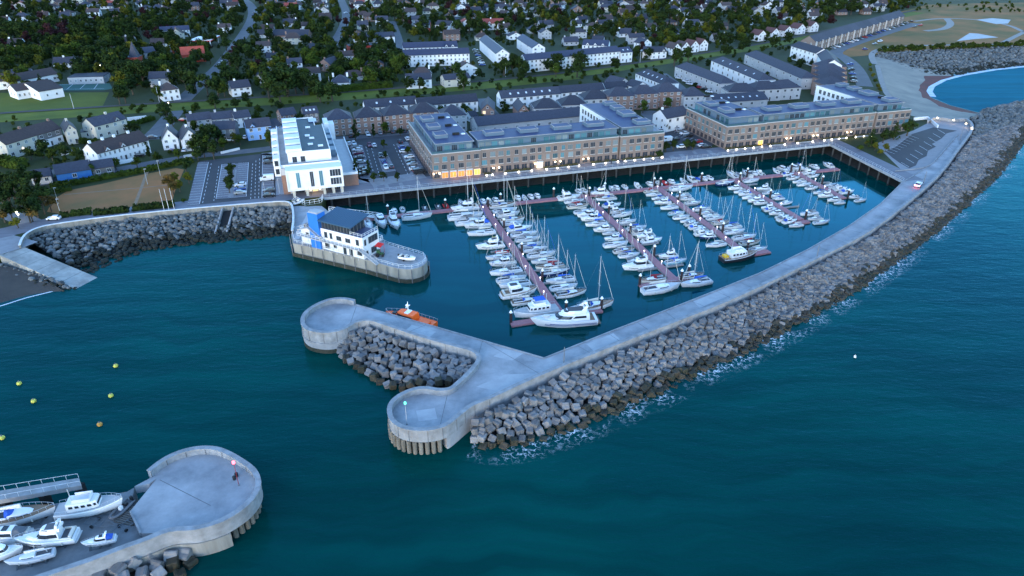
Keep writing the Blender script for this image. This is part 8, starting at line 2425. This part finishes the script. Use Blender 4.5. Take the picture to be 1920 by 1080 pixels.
hedge([(250, 395), (328, 387)], 2.2, 1.8, 'long dark clipped hedge right of the path gap behind the flagpoles')
hedge([(95, 352), (140, 346), (200, 335), (260, 324), (340, 307), (362, 303)], 2.4, 1.6, 'long green hedge along the top of the parched green', M_LEAF)
hedge([(98, 362), (135, 356)], 2.5, 1.6, 'dark hedge block at the upper left corner of the green')
hedge([(120, 262), (150, 268), (190, 270)], 2, 1.8, 'green garden hedge before the cream gabled house', M_LEAF)
hedge([(0, 305), (25, 312), (45, 315)], 5, 3.0, 'thick green hedge in front of the cream two-storey house', M_LEAF)
hedge([(240, 236), (262, 232), (290, 224)], 2, 1.8, 'green hedge round the white-walled yard by the railway', M_LEAF)
hedge([(580, 178), (640, 172), (735, 163)], 5, 3.2, 'tall green hedge along the railway right of the big trees', M_LEAF)
for nm, q, hh, lab in (('garden_wall', [(116, 292), (152, 283)], 1.3, 'white garden wall left of the long white terrace'), ('garden_wall', [(225, 308), (252, 303)], 1.4, 'white wall with dark opening below the long white terrace'), ('garden_wall', [(415, 289), (450, 281)], 1.0, 'white garden wall before the dark stone house'), ('garden_wall', [(240, 229), (276, 225)], 2.2, 'pale yard wall beside the railway hedge'), ('garden_wall', [(345, 296), (362, 293)], 1.0, 'short white wall before the white gabled house')):
    mb = MB(); wall_strip(mb, PP(q, GZ), .35, GZ, GZ + hh); o = mb.build(nm, [M_WHT]); tag(o, lab, 'wall')

# ------------------------------------------------------------------ small furniture
def post(name, px, py, h, lab, cat, base=GZ, lamp=None, m=None, r=.06, group=None):
    c = P(px, py, base); root = empty(name, c); tag(root, lab, cat, group)
    MB().tube((0, 0, 0), (0, 0, h), r, 6, r * .7).build('pole', [m or M_RAIL], root)
    MB().lathe([(r * 2.4, 0), (r * 2.2, .25), (r, .3)], 0, 0, 8).build('base', [M_PARA], root)
    if lamp:
        MB().box(-.15, .75, -.12, .12, h - .05, h + .1).build('lamp_head', [lamp], root)
    return root
for k, (x, y) in enumerate(((309, 399), (318, 398), (328, 397))): post('flagpole', x, y, 8.5, 'white flagpole, %s of three on the seafront' % ordn(k + 1), 'flagpole', m=M_WHITE, group='flagpoles on the seafront')
for k, (x, y) in enumerate(((1057, 686), (1530, 489), (1731, 345), (1800, 262))): post('lamp_post', x, y, 5.0, 'dark slim lamp post on the breakwater, %s from the seaward head' % ordn(k + 1), 'lamp post', DZ, m=M_GRY, r=.11, group='lamp posts on the breakwater')
o = post('navigation_light', 763, 796, 5.0, 'slim pole with green navigation light on the round seaward head', 'navigation light', DZ, m=M_LGR)
MB().lathe([(.15, 5), (.22, 5.1), (.22, 5.5), (.05, 5.65)], 0, 0, 8).build('green_lamp', [mat('green_lamp_glass', (.05, .5, .3), .4, emit=(.1, 1, .6), estr=.5)], o)
o = post('navigation_light', 448, 910, 5.0, 'red pole with red navigation light on the boat yard pier head', 'navigation light', SZ, m=M_REDC)
MB().lathe([(.15, 5), (.25, 5.1), (.25, 5.5), (.05, 5.65)], 0, 0, 8).build('red_lamp', [mat('red_lamp_glass', (.6, .05, .08), .4, emit=(1, .1, .15), estr=1.0)], o)
glow('red_lamp_light', P(448, 910, SZ) + Vector((0, 0, 5.8)), 8, (1, .15, .2))
for k, (x, y) in enumerate(((440, 899), (444, 893))):
    c = P(x, y, SZ); b_ = empty('litter_bin', (c.x, c.y, SZ)); tag(b_, 'small dark box by the red light pole, %s of two' % ordn(k + 1), 'box')
    MB().lathe([(.28, 0), (.34, .7), (.30, .8), (.1, .86)], 0, 0, 8).build('body', [M_BLK], b_)
for k, (x, y) in enumerate(((139, 203), (299, 190), (619, 168), (948, 142), (1200, 116), (1451, 74))): post('railway_mast', x, y + 2, 8, 'slim grey railway mast, %s from the left along the line' % ordn(k + 1), 'mast', r=.11, group='masts along the railway')
for k, (x, y) in enumerate(((110, 383), (115, 405), (277, 346), (301, 330), (498, 368), (525, 365), (640, 362))): post('street_lamp', x, y, 6, 'slim grey street lamp, %s from the left on the seafront and green' % ordn(k + 1), 'street lamp', lamp=M_LGR, group='street lamps along the seafront')
# lamps that are lit on the wall of the turning head, and at doors in the town
for k, (x, y) in enumerate(((1757, 222), (1788, 226), (1811, 233), (1822, 241))):
    c = P(x, y, PZ + .1); lp = empty('wall_light', c); tag(lp, 'glowing lamp on the curved wall of the turning head, %s from the left' % ordn(k + 1), 'wall light', 'lamps on the turning head wall')
    MB().lathe([(.1, 0), (.3, .1), (.3, .45), (.08, .55)], 0, 0, 8).build('globe', [M_LAMP], lp); MB().box(-.3, .3, -.3, .3, -.12, .02).build('base', [M_PARA], lp)
    glow('turning_head_light', c + Vector((-.8, -1.2, .3)), 20)
for k, (x, y, lab) in enumerate(((1624, 248, 'orange lamp on a post left of the planted bed'), (1666, 244, 'orange lamp on a post behind the pines of the planted bed'), (36, 413, 'white light among the shrubs of the pine grove, left'), (39, 417, 'white light among the shrubs of the pine grove, right'), (47, 290, 'bright lamp left of the cream house door'), (51, 288, 'bright lamp right of the cream house door'), (190, 131, 'bright lamp at the corner of the flat school block'), (88, 140, 'lamp on the rear school wing'), (80, 154, 'lamp on the gable of the school hall'), (560, 70, 'lamp behind the long brick hall'), (205, 128, 'street lamp light behind the sports court'), (318, 203, 'lamp on the railway bridge'), (365, 88, 'lamp under the filling station canopy, first'), (371, 86, 'lamp under the filling station canopy, second'), (377, 84, 'lamp under the filling station canopy, third'), (378, 100, 'lamp at the red hall corner, left'), (382, 99, 'lamp at the red hall corner, right'))):
    post('lit_lamp', x, y, 2.6, lab, 'lamp', r=.06); o = scene.objects[-1] if False else None
    c = P(x, y, GZ); root = [q for q in scene.objects if q.get('label') == lab][0]
    MB().lathe([(.06, 2.6), (.24, 2.7), (.24, 2.95), (.06, 3.05)], 0, 0, 8).build('globe', [M_LAMP], root)
for k, (x, y, c_) in enumerate(((36, 719, 'pale yellow'), (217, 686, 'pale yellow'), (208, 742, 'pale yellow'), (63, 752, 'pale yellow'), (4, 821, 'pale yellow'), (187, 796, 'orange'), (1603, 669, 'white'))):
    c = P(x, y, .15); b_ = empty('mooring_buoy', (c.x, c.y, 0)); tag(b_, '%s mooring buoy floating %s' % (c_, ['at the left edge of the outer harbour, upper', 'in the outer harbour, farthest from the boat yard', 'in the outer harbour, just nearer than the farthest', 'at the left edge of the outer harbour, lower', 'closest to the boat hoist runway', 'in the middle of the outer harbour', 'alone off the sea side of the breakwater'][k]), 'buoy')
    m = mat('buoy_' + c_.replace(' ', '_'), {'pale yellow': (.48, .46, .08), 'orange': (.55, .26, .05), 'white': (.6, .6, .6)}[c_], .6)
    s = .55 if c_ != 'white' else .3
    MB().lathe([(s * .4, -.3), (s * .95, 0), (s, .2), (s * .8, .5), (s * .3, .62)], 0, 0, 12).build('float', [m], b_)
    MB().lathe([(s * .28, .6), (s * .22, .85), (s * .05, .95)], 0, 0, 8).build('eye', [M_GRY], b_)
# a person walking on the promenade
c = P(1146, 309, GZ + .07); pe = empty('person', c); tag(pe, 'person in dark clothes walking on the promenade near the planter walls', 'person')
me = bpy.data.meshes.new('body'); pts = [(0, 0, .95), (0, 0, 1.2), (0, 0, 1.45), (0, 0, 1.58), (0, 0, 1.70), (.1, .08, .9), (.12, .2, .5), (.12, .1, .06), (-.1, -.05, .9), (-.12, -.12, .5), (-.12, -.3, .08), (.2, 0, 1.42), (.28, -.1, 1.12), (.26, .05, .88), (-.2, 0, 1.42), (-.28, .1, 1.12), (-.26, .22, .92), (.12, .28, .04), (-.12, -.14, .04)]
ed = [(0, 1), (1, 2), (2, 3), (3, 4), (0, 5), (5, 6), (6, 7), (0, 8), (8, 9), (9, 10), (2, 11), (11, 12), (12, 13), (2, 14), (14, 15), (15, 16), (7, 17), (10, 18)]
rad = [.15, .14, .16, .06, .105, .09, .065, .045, .09, .065, .045, .06, .045, .04, .06, .045, .04, .035, .035]
me.from_pydata(pts, ed, []); me.materials.append(mat('dark_clothes', (.03, .03, .04), .9))
po = link('body', me, pe); sk = po.modifiers.new('skin', 'SKIN'); po.modifiers.new('sub', 'SUBSURF').render_levels = 1
for i, v in enumerate(me.skin_vertices[0].data): v.radius = (rad[i], rad[i])
me.skin_vertices[0].data[0].use_root = True
MB().lathe([(.02, 1.82), (.09, 1.80), (.115, 1.72), (.11, 1.66), (.09, 1.62)][::-1], 0, 0, 8).build('hair', [M_BLK], pe)

# anything made as a pattern for copies and not put down is taken away again
for pr in P_SAIL + P_MOT + P_OPN + list(P_RIB.values()) + list(CARP.values()) + [VAN, VANB] + [q[0] for L_ in TP.values() for q in L_]:
    if pr.name not in _used_protos:
        for ch in list(pr.children):
            for g in list(ch.children): bpy.data.objects.remove(g)
            bpy.data.objects.remove(ch)
        bpy.data.objects.remove(pr)
